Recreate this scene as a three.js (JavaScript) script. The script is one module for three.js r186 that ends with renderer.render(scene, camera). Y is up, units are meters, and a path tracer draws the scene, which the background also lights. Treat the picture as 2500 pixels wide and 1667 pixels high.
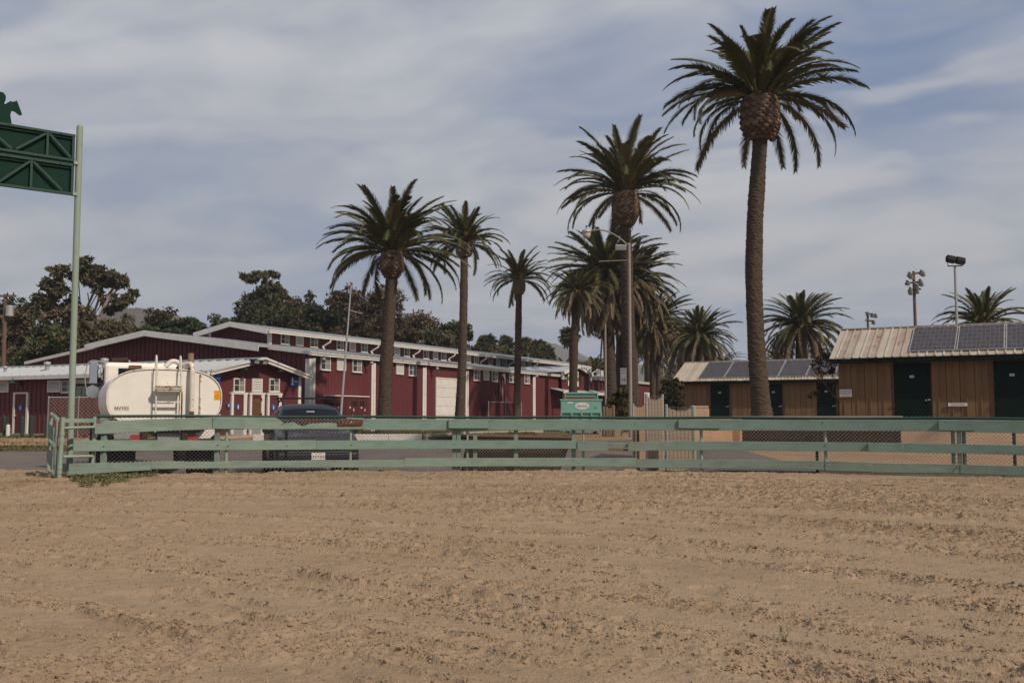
import * as THREE from 'three';
import { mergeGeometries, toCreasedNormals } from 'three/addons/utils/BufferGeometryUtils.js';

// ───────────────────────── camera, sky, sun, exposure ─────────────────────────
const EYE = 1.42, F = 2430, CX = 1250, CY = 833.5, TILT = Math.atan(185.5 / F);
const scene = new THREE.Scene();
const camera = new THREE.PerspectiveCamera(2 * Math.atan(833.5 / F) * 180 / Math.PI, 2500 / 1667, 0.1, 9000);
camera.position.set(0, EYE, 0);
camera.rotation.x = TILT;
const renderer = new THREE.WebGLRenderer({ antialias: true });
renderer.toneMapping = THREE.LinearToneMapping;
renderer.toneMappingExposure = 1.15;
renderer.shadowMap.enabled = true;
renderer.shadowMap.type = THREE.PCFSoftShadowMap;

const SUN_DIR = new THREE.Vector3(0.75, 0.93, 0.66).normalize();
const sun = new THREE.DirectionalLight(0xffeedb, 3.2);
sun.position.copy(SUN_DIR).multiplyScalar(120).add(new THREE.Vector3(0, 0, -40));
sun.target.position.set(0, 0, -40);
sun.castShadow = true;
sun.shadow.radius = 2.0;
sun.shadow.mapSize.set(4096, 4096);
Object.assign(sun.shadow.camera, { left: -70, right: 70, top: 70, bottom: -70, near: 1, far: 320 });
scene.add(sun, sun.target);

// seeded randomness and value noise
function rng(seed) { let a = seed >>> 0; return () => { a |= 0; a = a + 0x6D2B79F5 | 0; let t = Math.imul(a ^ a >>> 15, 1 | a); t = t + Math.imul(t ^ t >>> 7, 61 | t) ^ t; return ((t ^ t >>> 14) >>> 0) / 4294967296; }; }
const HN = 1024, HT = new Float32Array(HN * HN);
{ const r = rng(7); for (let i = 0; i < HT.length; i++) HT[i] = r(); }
function vn(x, y) {
  const xi = Math.floor(x), yi = Math.floor(y); let fx = x - xi, fy = y - yi;
  fx = fx * fx * (3 - 2 * fx); fy = fy * fy * (3 - 2 * fy);
  const a = xi & 1023, b = (xi + 1) & 1023, c = (yi & 1023) << 10, d = ((yi + 1) & 1023) << 10;
  const p = HT[c + a] + (HT[c + b] - HT[c + a]) * fx, q = HT[d + a] + (HT[d + b] - HT[d + a]) * fx;
  return p + (q - p) * fy;
}
function fbm(x, y, o = 4) { let s = 0, a = 0.5, n = 0; for (let i = 0; i < o; i++) { s += a * vn(x, y); n += a; a *= 0.5; x = x * 2.03 + 17.3; y = y * 2.03 + 9.1; } return s / n; }
const smooth = (a, b, x) => { const t = Math.min(1, Math.max(0, (x - a) / (b - a))); return t * t * (3 - 2 * t); };
const lerp = (a, b, t) => a + (b - a) * t;
const V = (x, y, z) => new THREE.Vector3(x, y, z);
const rad = (d) => d * Math.PI / 180;

// the sky: thin streaked cirrus over pale blue, computed by direction
{
  // looser parts of the sheet: azimuth and elevation of the middle, half widths, how clear the gaps are
  const LOOSE = [[0.37, 0.31, 0.20, 0.14, 0.72], [0.12, 0.28, 0.2, 0.12, 0.5], [-0.3, 0.17, 0.3, 0.1, 0.5], [0.9, 0.5, 0.5, 0.3, 0.9], [-1.2, 0.5, 0.6, 0.3, 0.8], [2.4, 0.6, 0.8, 0.35, 0.8], [-2.6, 0.4, 0.5, 0.25, 0.7]];
  const W = 3072, H = 1536, data = new Float32Array(W * H * 4);
  for (let j = 0; j < H; j++) {
    const lat = ((j + 0.5) / H - 0.5) * Math.PI, y = Math.sin(lat), cy = Math.cos(lat);
    for (let i = 0; i < W; i++) {
      const lon = ((i + 0.5) / W - 0.5) * 2 * Math.PI, x = Math.cos(lon) * cy, z = Math.sin(lon) * cy, k = (j * W + i) * 4;
      let r, g, b;
      if (y < -0.02) { r = 0.16; g = 0.135; b = 0.11; }
      else {
        const h = Math.max(y, 0), up = h + 0.2, az = Math.atan2(x, -z), el = Math.asin(y);
        // plan position on the cloud sheet over this direction; its fibres run across the view and rise to the right
        const u = x / up, w = z / up, s = u * 0.94 + w * 0.34, t = -u * 0.34 + w * 0.94;
        const wa = fbm(s * 1.3 + 3, t * 1.3 + 11, 4) - 0.5, wb = fbm(s * 1.3 + 51, t * 1.3 + 27, 4) - 0.5;
        const body = fbm(s * 0.75 + 5.3 + wa * 1.6, t * 1.25 + 2.2 + wb * 1.6, 6), fibre = fbm(s * 2.4 + 31 + wa * 3, t * 7.5 + wb * 5 + 8, 5), mott = fbm(s * 5 + wb * 2, t * 6 + 70 + wa * 2, 4);
        let c = smooth(0.26, 0.66, body * 0.62 + fibre * 0.24 + mott * 0.14);
        c = lerp(0.30, 1, c);
        // a looser part of the sheet, broken into clear gaps
        for (const [a0, e0, ra, re, k] of LOOSE) { const dx = (az - a0) / ra, dy = (el - e0) / re, q = dx * dx + dy * dy; if (q < 1) c *= 1 - k * (1 - q) * smooth(0.46, 0.66, fbm(s * 2.1 + 17 + wa * 2.4, t * 4.6 + 6 + wb * 2.4, 5) * 0.8 + fibre * 0.2); }
        const bh = smooth(0, 0.36, h), blue = [lerp(0.25, 0.105, bh), lerp(0.305, 0.17, bh), lerp(0.395, 0.315, bh)];
        const wh = lerp(0.385, 0.49, smooth(0.02, 0.42, h)) * lerp(0.93, 1.07, mott) * lerp(0.94, 1.06, fibre);
        const cl = [wh * 0.985, wh * 0.995, wh * 1.02]; c = Math.min(1, c) * 0.93;
        r = lerp(blue[0], cl[0], c); g = lerp(blue[1], cl[1], c); b = lerp(blue[2], cl[2], c);
      }
      data[k] = r; data[k + 1] = g; data[k + 2] = b; data[k + 3] = 1;
    }
  }
  const t = new THREE.DataTexture(data, W, H, THREE.RGBAFormat, THREE.FloatType);
  t.mapping = THREE.EquirectangularReflectionMapping; t.magFilter = THREE.LinearFilter; t.minFilter = THREE.LinearFilter; t.needsUpdate = true;
  scene.background = t; scene.environment = t;
}

// ───────────────────────── helpers ─────────────────────────
const used = {};
function numbered(n) { const k = used[n] = (used[n] ?? -1) + 1; return k ? `${n}_${String(k).padStart(3, '0')}` : n; }
function tag(o, label, category, group, kind) { if (label) o.userData.label = label; if (category) o.userData.category = category; if (group) o.userData.group = group; if (kind) o.userData.kind = kind; return o; }
function thing(name, label, category, p = [0, 0, 0], turn = 0, group) {
  const o = new THREE.Group(); o.name = numbered(name); scene.add(o); o.position.set(...p); o.rotation.y = turn; return tag(o, label, category, group);
}
function flat(g) { const n = g.index ? g.toNonIndexed() : g; for (const k of Object.keys(n.attributes)) if (!['position', 'normal', 'uv', 'color'].includes(k)) n.deleteAttribute(k); return n; }
function merge(list) { if (!Array.isArray(list)) return list; return list.length === 1 ? list[0] : mergeGeometries(list.map(flat), false); }
// texture coordinates in metres, laid along each face's own plane
function muv(g) {
  g = flat(g); const p = g.attributes.position, uv = new Float32Array(p.count * 2), a = V(), b = V(), c = V(), n = V();
  for (let i = 0; i < p.count; i += 3) {
    a.fromBufferAttribute(p, i); b.fromBufferAttribute(p, i + 1); c.fromBufferAttribute(p, i + 2);
    n.copy(b).sub(a).cross(c.clone().sub(a)); const ax = Math.abs(n.x), ay = Math.abs(n.y), az = Math.abs(n.z);
    [a, b, c].forEach((q, k) => { const m = (i + k) * 2; if (ay >= ax && ay >= az) { uv[m] = q.x; uv[m + 1] = q.z; } else if (ax >= az) { uv[m] = q.z; uv[m + 1] = q.y; } else { uv[m] = q.x; uv[m + 1] = q.y; } });
  }
  g.setAttribute('uv', new THREE.BufferAttribute(uv, 2)); return g;
}
function add(name, geo, mat, parent) {
  const m = new THREE.Mesh(muv(merge(geo)), mat); m.name = parent ? name : numbered(name); m.castShadow = m.receiveShadow = true; (parent ?? scene).add(m); return m;
}
function addRaw(name, geo, mat, parent) { const m = new THREE.Mesh(geo, mat); m.name = parent ? name : numbered(name); m.castShadow = m.receiveShadow = true; (parent ?? scene).add(m); return m; }
function sub(name, parent, p = [0, 0, 0], turn = 0) { const o = new THREE.Group(); o.name = name; o.position.set(...p); o.rotation.y = turn; parent.add(o); return o; }
function box(w, h, d, x = 0, y = 0, z = 0, rx = 0, ry = 0, rz = 0) { const g = new THREE.BoxGeometry(w, h, d); if (rx) g.rotateX(rx); if (rz) g.rotateZ(rz); if (ry) g.rotateY(ry); return g.translate(x, y, z); }
function prism(pts, depth, bevel = 0, curve = 8) { // pts in xy, extruded along +z, centred on z
  const s = pts instanceof THREE.Shape ? pts : new THREE.Shape(pts.map((p) => new THREE.Vector2(p[0], p[1])));
  const g = new THREE.ExtrudeGeometry(s, { depth: depth - 2 * bevel, bevelEnabled: bevel > 0, bevelSize: bevel, bevelThickness: bevel, bevelSegments: 2, bevelOffset: -bevel, curveSegments: curve });
  return g.translate(0, 0, -depth / 2 + bevel);
}
function bbox(w, h, d, x = 0, y = 0, z = 0, b = 0.01) { return prism([[-w / 2, -h / 2], [w / 2, -h / 2], [w / 2, h / 2], [-w / 2, h / 2]], d, b).translate(x, y, z); }
function bar(p, q, r, seg = 8, r2 = r) {
  const a = V(...p), b = V(...q), l = a.distanceTo(b), g = new THREE.CylinderGeometry(r2, r, l, seg, 1);
  g.translate(0, l / 2, 0); g.applyQuaternion(new THREE.Quaternion().setFromUnitVectors(V(0, 1, 0), b.sub(a).normalize())); return g.translate(...p);
}
function tube(pts, r, seg = 24, rs = 8) { return new THREE.TubeGeometry(new THREE.CatmullRomCurve3(pts.map((p) => V(...p)), false, 'centripetal'), seg, r, rs, false); }
function ball(r, x, y, z, sx = 1, sy = 1, sz = 1, w = 12) { return new THREE.SphereGeometry(r, w, Math.max(6, w >> 1)).scale(sx, sy, sz).translate(x, y, z); }
function lathe(pts, seg = 16) { return new THREE.LatheGeometry(pts.map((p) => new THREE.Vector2(p[0], p[1])), seg); }
// a free box between two ends: centre line p→q, height h (up), thickness t (sideways)
function plank(p, q, h, t, b = 0.004) {
  const a = V(...p), c = V(...q), l = a.distanceTo(c), g = bbox(l, h, t, 0, 0, 0, b), dx = c.clone().sub(a).normalize();
  const zz = dx.clone().cross(V(0, 1, 0)).normalize(), yy = zz.clone().cross(dx);
  g.applyMatrix4(new THREE.Matrix4().makeBasis(dx, yy, zz)); return g.translate((p[0] + q[0]) / 2, (p[1] + q[1]) / 2, (p[2] + q[2]) / 2);
}
// survey: the point at forward distance d metres seen under photo coordinates (px, py); and the same on a wall plane of a building
const TC = Math.cos(TILT), TS = Math.sin(TILT);
function ray(px, py) { const u = (px - CX) / F, v = (CY - py) / F; return V(u, v * TC + TS, v * TS - TC); }
function at(px, py, d) { const r = ray(px, py); return r.multiplyScalar(d / -r.z).add(V(0, EYE, 0)); }
function xat(px, d) { return at(px, 1019, d).x; }
function hit(o, axis, value, px, py) {
  o.updateMatrixWorld(true); const inv = o.matrixWorld.clone().invert(), a = V(0, EYE, 0).applyMatrix4(inv), b = V(0, EYE, 0).add(ray(px, py)).applyMatrix4(inv).sub(a);
  return a.add(b.multiplyScalar((value - a[axis]) / b[axis]));
}

// ───────────────────────── materials ─────────────────────────
function tileNoise(n, seed, cells) { // tileable value noise on an n×n grid
  const r = rng(seed), t = new Float32Array(cells * cells).map(() => r()), o = new Float32Array(n * n);
  for (let j = 0; j < n; j++) for (let i = 0; i < n; i++) {
    const x = i / n * cells, y = j / n * cells, xi = Math.floor(x), yi = Math.floor(y); let fx = x - xi, fy = y - yi; fx = fx * fx * (3 - 2 * fx); fy = fy * fy * (3 - 2 * fy);
    const a = t[yi * cells + xi], b = t[yi * cells + (xi + 1) % cells], c = t[((yi + 1) % cells) * cells + xi], d = t[((yi + 1) % cells) * cells + (xi + 1) % cells];
    o[j * n + i] = (a + (b - a) * fx) * (1 - fy) + (c + (d - c) * fx) * fy;
  } return o;
}
function tileFbm(n, seed, cells, oct) { const o = new Float32Array(n * n); let a = 1, s = 0; for (let k = 0; k < oct; k++) { const t = tileNoise(n, seed + k * 13, Math.min(n, cells << k)); for (let i = 0; i < o.length; i++) o[i] += t[i] * a; s += a; a *= 0.58; } for (let i = 0; i < o.length; i++) o[i] /= s; return o; }
function dataTex(n, fn, srgb, repeat) {
  const d = new Uint8Array(n * n * 4);
  for (let j = 0; j < n; j++) for (let i = 0; i < n; i++) { const c = fn(i, j, j * n + i), k = (j * n + i) * 4; d[k] = c[0]; d[k + 1] = c[1]; d[k + 2] = c[2]; d[k + 3] = 255; }
  const t = new THREE.DataTexture(d, n, n, THREE.RGBAFormat); t.wrapS = t.wrapT = THREE.RepeatWrapping; t.magFilter = THREE.LinearFilter; t.minFilter = THREE.LinearMipmapLinearFilter; t.generateMipmaps = true;
  if (srgb) t.colorSpace = THREE.SRGBColorSpace; t.repeat.set(...(Array.isArray(repeat) ? repeat : [repeat, repeat])); t.needsUpdate = true; return t;
}
const N1 = tileFbm(512, 3, 6, 6), N2 = tileFbm(512, 91, 24, 5), N3 = tileFbm(512, 57, 3, 4);
const s8 = (lin) => { const c = Math.min(1, Math.max(0, lin)); return 255 * (c <= 0.0031308 ? c * 12.92 : 1.055 * Math.pow(c, 1 / 2.4) - 0.055); };
// a surface colour map: base colour (linear) mottled by grime of a second colour plus sparse patches (chips, rust) of a third
function coat(base, grime, amount, repeat, chip, chipAt = 0.72, streak = 0) {
  return dataTex(512, (i, j, k) => {
    const si = streak ? ((j * 0.08 | 0) * 512 + i) % (512 * 512) : k;
    const a = Math.min(1, Math.max(0, (lerp(N1[k], N2[si], streak ? 0.7 : 0.35) - 0.36) * 2.6)) * amount, f = 0.94 + 0.12 * N2[k];
    const c = chip ? smooth(chipAt, chipAt + 0.03, N1[(k * 1 + 7919) % N1.length] * 0.6 + N2[k] * 0.4) : 0;
    return [0, 1, 2].map((q) => s8(lerp(lerp(base[q], grime[q], a) * f, chip ? chip[q] : 0, c)));
  }, true, repeat);
}
const BUMP = dataTex(512, (i, j, k) => { const v = 255 * (0.5 * N1[k] + 0.5 * N2[k]); return [v, v, v]; }, false, 0.8);
const BUMPF = dataTex(512, (i, j, k) => { const v = 255 * N2[k]; return [v, v, v]; }, false, 2.5);
function mat(c, rough = 0.8, o = {}) { const m = new THREE.MeshPhysicalMaterial({ specularIntensity: rough >= 0.72 ? 0.15 : rough >= 0.5 ? 0.5 : 1, roughness: rough, metalness: 0, side: THREE.DoubleSide, ...o }); if (Array.isArray(c)) m.color.setRGB(...c); else if (c) { m.map = c; } return m; }
const M = {
  red: mat(coat([0.122, 0.030, 0.034], [0.097, 0.028, 0.031], 0.8, 0.35, null, 0, 1), 0.55),
  redDark: mat(coat([0.10, 0.024, 0.025], [0.07, 0.02, 0.021], 0.8, 0.5), 0.6),
  white: mat(coat([0.66, 0.64, 0.60], [0.46, 0.43, 0.38], 0.5, 0.5), 0.6),
  roofGrey: mat(coat([0.42, 0.44, 0.45], [0.33, 0.34, 0.34], 0.7, 0.3), 0.5),
  glass: mat([0.035, 0.045, 0.05], 0.12),
  curtain: mat([0.22, 0.215, 0.20], 0.9),
  darkMetal: mat([0.025, 0.025, 0.026], 0.75),
  greenLamp: mat([0.02, 0.05, 0.035], 0.5),
  galv: mat(coat([0.36, 0.37, 0.37], [0.26, 0.26, 0.25], 0.7, 0.7), 0.5, { metalness: 0.25 }),
  greenPaint: mat(coat([0.228, 0.30, 0.242], [0.15, 0.20, 0.16], 0.85, [0.35, 1.6], [0.27, 0.24, 0.18], 0.665), 0.75, { bumpMap: BUMP, bumpScale: 0.004 }),
  greenPaint2: mat(coat([0.215, 0.275, 0.225], [0.135, 0.18, 0.15], 0.9, [0.3, 1.5], [0.20, 0.14, 0.10], 0.655), 0.78, { bumpMap: BUMP, bumpScale: 0.005 }),
  greenPaint3: mat(coat([0.195, 0.275, 0.232], [0.135, 0.20, 0.17], 0.85, [0.4, 1.5], [0.12, 0.16, 0.135], 0.67), 0.72, { bumpMap: BUMP, bumpScale: 0.004 }),
  darkGreen: mat(coat([0.022, 0.058, 0.044], [0.026, 0.05, 0.038], 0.6, 1.2, [0.12, 0.055, 0.035], 0.68), 0.6),
  signGreen: mat(coat([0.012, 0.036, 0.027], [0.009, 0.027, 0.02], 0.7, 0.7), 0.8),
  poleGreen: mat(coat([0.245, 0.325, 0.262], [0.26, 0.275, 0.20], 0.8, [1.0, 0.8], [0.20, 0.10, 0.05], 0.70), 0.6),
  rawWood: mat(coat([0.16, 0.062, 0.026], [0.07, 0.032, 0.018], 0.9, [0.8, 4]), 0.9, { bumpMap: BUMP, bumpScale: 0.01 }),
  wire: mat([0.46, 0.40, 0.35], 0.6),
  tan: mat(coat([0.20, 0.128, 0.070], [0.15, 0.094, 0.054], 0.7, [1.0, 0.25], [0.10, 0.05, 0.03], 0.70), 0.85),
  tan2: mat(coat([0.185, 0.117, 0.065], [0.135, 0.084, 0.05], 0.8, [0.9, 0.3], [0.08, 0.04, 0.03], 0.69), 0.85),
  barnGreen: mat(coat([0.0075, 0.018, 0.0165], [0.005, 0.011, 0.010], 0.7, 0.8, [0.09, 0.10, 0.09], 0.725), 0.8),
  tin: mat(coat([0.38, 0.34, 0.28], [0.30, 0.20, 0.15], 0.9, 0.45, [0.20, 0.11, 0.075], 0.655), 0.6),
  tin2: mat(coat([0.35, 0.31, 0.255], [0.25, 0.165, 0.12], 0.9, 0.33, [0.22, 0.10, 0.06], 0.63), 0.6),
  tin3: mat(coat([0.42, 0.385, 0.315], [0.33, 0.26, 0.20], 0.6, 0.4, [0.25, 0.13, 0.08], 0.69), 0.6),
  tank: mat(coat([0.78, 0.75, 0.67], [0.64, 0.59, 0.49], 0.5, 0.6, [0.24, 0.10, 0.04], 0.715), 0.42),
  tankWhite: mat(coat([0.68, 0.65, 0.58], [0.5, 0.44, 0.35], 0.7, 1.4, [0.22, 0.09, 0.04], 0.60), 0.5),
  rust: mat(coat([0.165, 0.085, 0.05], [0.095, 0.052, 0.034], 0.9, 1.1), 0.9),
  rustAndWallShade: mat(coat([0.055, 0.035, 0.028], [0.03, 0.024, 0.02], 0.9, 0.7, [0.09, 0.04, 0.025], 0.64), 0.9),
  rubber: mat([0.016, 0.015, 0.015], 0.9),
  suv: new THREE.MeshPhysicalMaterial({ color: new THREE.Color().setRGB(0.016, 0.017, 0.022), roughness: 0.5, metalness: 0.1, clearcoat: 0.35, clearcoatRoughness: 0.1, specularIntensity: 0.5, side: THREE.DoubleSide }),
  chrome: mat([0.62, 0.62, 0.62], 0.15, { metalness: 1 }),
  autoGlass: new THREE.MeshPhysicalMaterial({ color: new THREE.Color().setRGB(0.008, 0.010, 0.014), roughness: 0.06, ior: 1.32, specularIntensity: 0.7, side: THREE.DoubleSide }),
  lens: mat([0.45, 0.46, 0.46], 0.15),
  redLens: mat([0.35, 0.05, 0.045], 0.3),
  teal: mat(coat([0.185, 0.37, 0.31], [0.14, 0.29, 0.245], 0.7, 0.6, [0.20, 0.15, 0.08], 0.69), 0.6),
  wood: mat(coat([0.19, 0.135, 0.09], [0.11, 0.078, 0.053], 0.9, [3, 0.3]), 0.9, { bumpMap: BUMP, bumpScale: 0.008 }),
  bamboo: mat(coat([0.33, 0.25, 0.145], [0.20, 0.15, 0.09], 0.9, [6, 0.3]), 0.85),
  bambooGrey: mat(coat([0.33, 0.265, 0.19], [0.21, 0.165, 0.12], 0.9, [6, 0.3]), 0.85),
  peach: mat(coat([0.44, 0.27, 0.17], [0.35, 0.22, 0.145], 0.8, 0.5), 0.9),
  concrete: mat(coat([0.42, 0.37, 0.30], [0.31, 0.27, 0.22], 0.8, 0.6), 0.9, { bumpMap: BUMP, bumpScale: 0.006 }),
  block: mat(coat([0.46, 0.33, 0.215], [0.33, 0.235, 0.155], 0.9, 1.5), 0.95, { bumpMap: BUMPF, bumpScale: 0.012 }),
  block2: mat(coat([0.38, 0.27, 0.18], [0.27, 0.19, 0.13], 0.9, 1.5), 0.95, { bumpMap: BUMPF, bumpScale: 0.012 }),
  asphalt: mat(coat([0.155, 0.132, 0.116], [0.115, 0.098, 0.087], 0.9, 0.22), 0.92, { bumpMap: BUMPF, bumpScale: 0.004 }),
  dirt: mat(coat([0.30, 0.20, 0.125], [0.22, 0.145, 0.092], 0.9, 0.25), 1, { bumpMap: BUMP, bumpScale: 0.02 }),
  field: mat(coat([0.17, 0.125, 0.075], [0.12, 0.095, 0.06], 0.9, 0.05), 1),
  lawnSoil: mat(coat([0.10, 0.088, 0.04], [0.13, 0.10, 0.055], 0.9, 0.4), 1),
  blueSign: mat([0.012, 0.085, 0.30], 0.4),
};
function canvasTex(w, h, draw) { const c = document.createElement('canvas'); c.width = w; c.height = h; const g = c.getContext('2d'); draw(g, w, h); const t = new THREE.CanvasTexture(c); t.colorSpace = THREE.SRGBColorSpace; t.anisotropy = 4; return t; }
// a flat printed panel facing +z, with its picture on a sheet just proud of a thin backing
function printed(name, w, h, draw, parent, backMat, res = 256, rough = 0.5, thick = 0.02) {
  const g = parent;
  if (backMat) add(name + '_backing', box(w, h, thick, 0, 0, -thick / 2 - 0.002), backMat, g);
  return addRaw(name + '_face', new THREE.PlaneGeometry(w, h).translate(0, 0, 0.002), mat(canvasTex(res, Math.round(res * h / w), draw), rough), g);
}
// ───────────────────────── ground ─────────────────────────
// grid of the site: buildings stand at -27.5 degrees; NX points along their front walls' outward normal, NT runs away along the big barn
const GRID = -rad(27.5), NX = [0.887, -0.462], NT = [0.462, 0.887]; // as (x, forward distance)
const fenceD = (x) => 20.9 - 0.033 * (x - 0.6) * (x - 0.6);
const WALLC = [7.5, 33.5]; // inner corner of the retaining wall
function baseH(d) { return d < 26 ? 0 : d < 33 ? lerp(0, 0.30, (d - 26) / 7) : d < 46 ? lerp(0.30, 0.40, (d - 33) / 13) : d < 50 ? lerp(0.40, 0.5, (d - 46) / 4) : 0.5; }
function groundH(x, d) {
  const right = smooth(-0.9, 0.7, x - 0.18 * d) * (1 - smooth(120, 200, d));
  const a = (x - WALLC[0]) * NX[0] + (d - WALLC[1]) * NX[1], b = (x - WALLC[0]) * NT[0] + (d - WALLC[1]) * NT[1];
  const yard = 0.33 + 0.27 * smooth(20, 33, d), high = a > 5.2 ? lerp(smooth(0.5, 1.3, b), smooth(-5.5, 1.0, b), smooth(5.2, 7, a)) : smooth(0.5, 1.3, b) * smooth(-6, -1, a);
  let h = lerp(baseH(d), yard, right);
  h = lerp(h, 1.38, high * (1 - smooth(120, 220, d)));
  return h;
}
function sheet(name, mat_, x0, x1, nx, nd, d0, d1, lift, hf = groundH, grow = 1) {
  const pos = [], uv = [], idx = [];
  for (let j = 0; j <= nd; j++) for (let i = 0; i <= nx; i++) {
    const x = lerp(x0, x1, i / nx), a = d0(x), b = d1(x), d = lerp(a, b, Math.pow(j / nd, grow));
    pos.push(x, hf(x, d) + lift, -d); uv.push(x, d);
  }
  for (let j = 0; j < nd; j++) for (let i = 0; i < nx; i++) { const k = j * (nx + 1) + i; idx.push(k, k + 1, k + nx + 2, k, k + nx + 2, k + nx + 1); }
  const g = new THREE.BufferGeometry(); g.setAttribute('position', new THREE.Float32BufferAttribute(pos, 3)); g.setAttribute('uv', new THREE.Float32BufferAttribute(uv, 2)); g.setIndex(idx); g.computeVertexNormals();
  return tag(addRaw(name, g, mat_), null, null, null, 'structure');
}
const K = (v) => () => v;
tag(sheet('ground', M.field, -1500, 1500, 60, 40, K(88), K(4500), -0.06, (x, d) => lerp(groundH(x, d), 0.45, smooth(88, 140, d)), 3), 'wide dry field reaching to the hills', 'ground');
tag(sheet('yard_ground', M.dirt, -70, 70, 200, 160, K(17), K(90), -0.05), 'packed brown dirt yard between the road and the barns', 'ground');
tag(sheet('road', M.asphalt, -45, 6.5, 120, 60, (x) => x < -8.4 ? lerp(26.2, fenceD(x) + 0.16, smooth(-9.2, -8.4, x)) : fenceD(x) + 0.16, (x) => lerp(33.4, 45.6, smooth(-15, -11, x)), -0.004), 'grey worn asphalt road behind the rail fence', 'road');

// arena sand: harrowed, with clod bands and softened furrows, built as relief
function sandBase(x, d) {
  const out = smooth(-8.0, -9.0, x), fall = smooth(18.5, 26, d);
  let h = 0.05 + 0.245 * smooth(8.5, 18.3, d);
  return lerp(h, lerp(h, 0.015, fall), out);
}
// tracks of the harrow: they cross the view obliquely near the camera and swing round to follow the fence
function trackQ(x, d) { const k = lerp(0.78, 0.10, smooth(4.5, 17.5, d)); return [x - 0.45 * k * d, d + k * x]; }
function sandMask(x, d) { // where the harrow left loose clods
  const [p, q] = trackQ(x, d), bands = fbm(p * 0.30 + 9, q * 1.7 + 3, 4), big = fbm(x * 0.16 + 40, d * 0.20 + 7, 3);
  const upper = smooth(12.2, 14.2, d - 0.1 * x) * smooth(-5, 3, x), near = (1 - smooth(5.2, 7.0, d + 0.5 * x)) * smooth(0.42, 0.6, fbm(x * 0.9 + 12, d * 1.3, 3));
  return Math.min(1, 0.85 * smooth(0.57, 0.68, bands * 0.78 + big * 0.26) + 0.75 * upper * smooth(0.3, 0.5, fbm(x * 0.5, d * 0.9 + 77, 3)) + 0.7 * near);
}
function furrow(q) { const f = q - Math.floor(q); return f < 0.08 ? smooth(0, 0.08, f) : Math.pow(1 - (f - 0.08) / 0.92, 1.8); }
function furrows(p, q) { return [furrow(q * 1.05) * smooth(0.44, 0.56, fbm(p * 0.38 + 21, q * 0.7 + 4, 3)), furrow(q * 2.7 + 0.3) * smooth(0.46, 0.58, fbm(p * 0.5 + 71, q * 1.1 + 9, 3))]; }
function trackWarp(x, d) { const w = fbm(x * 0.7 + 2, d * 0.7 + 60, 3) - 0.5, w2 = fbm(x * 2.6 + 22, d * 2.6 + 6, 3) - 0.5, [p, q] = trackQ(x, d); return [p, q + w * 0.5 + w2 * 0.16]; }
function sandRelief(x, d, m) {
  const [p, q] = trackWarp(x, d);
  let h = (fbm(p * 0.2 + 5, q * 0.6, 3) - 0.5) * 0.06;                                                    // broad swells
  // furrows thrown up by the harrow: a short steep face towards the arena's middle, a long soft back, broken along their length
  const [A, B] = furrows(p, q), crumb = vn(x * 14 + 8, d * 15) - 0.45 + 0.6 * (vn(x * 25, d * 26 + 4) - 0.5);
  h += A * (0.040 + 0.036 * crumb) + B * (0.024 + 0.022 * crumb);
  h += (vn(p * 0.5 + 3, q * 12 + 50) - 0.5) * 0.011;                                                       // tine lines
  h += m * ((vn(x * 7 + 11, d * 8) - 0.45) * 0.028 + (vn(x * 15 + 5, d * 16 + 9) - 0.4) * 0.042 + (vn(x * 25, d * 26) - 0.5) * 0.034);
  h += (vn(x * 5 + 100, d * 6) - 0.5) * 0.008 + (vn(x * 17 + 7, d * 18 + 3) - 0.5) * 0.005 + (vn(x * 27 + 77, d * 28 + 3) - 0.5) * 0.003;
  const c = vn(x * 2.6 + 300, d * 2.9 + 300); h -= smooth(0.86, 0.94, c) * 0.03;                           // hoof scuffs
  return h;
}
function sandH(x, d) { return sandBase(x, d) + sandRelief(x, d, sandMask(x, d)); }
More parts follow.
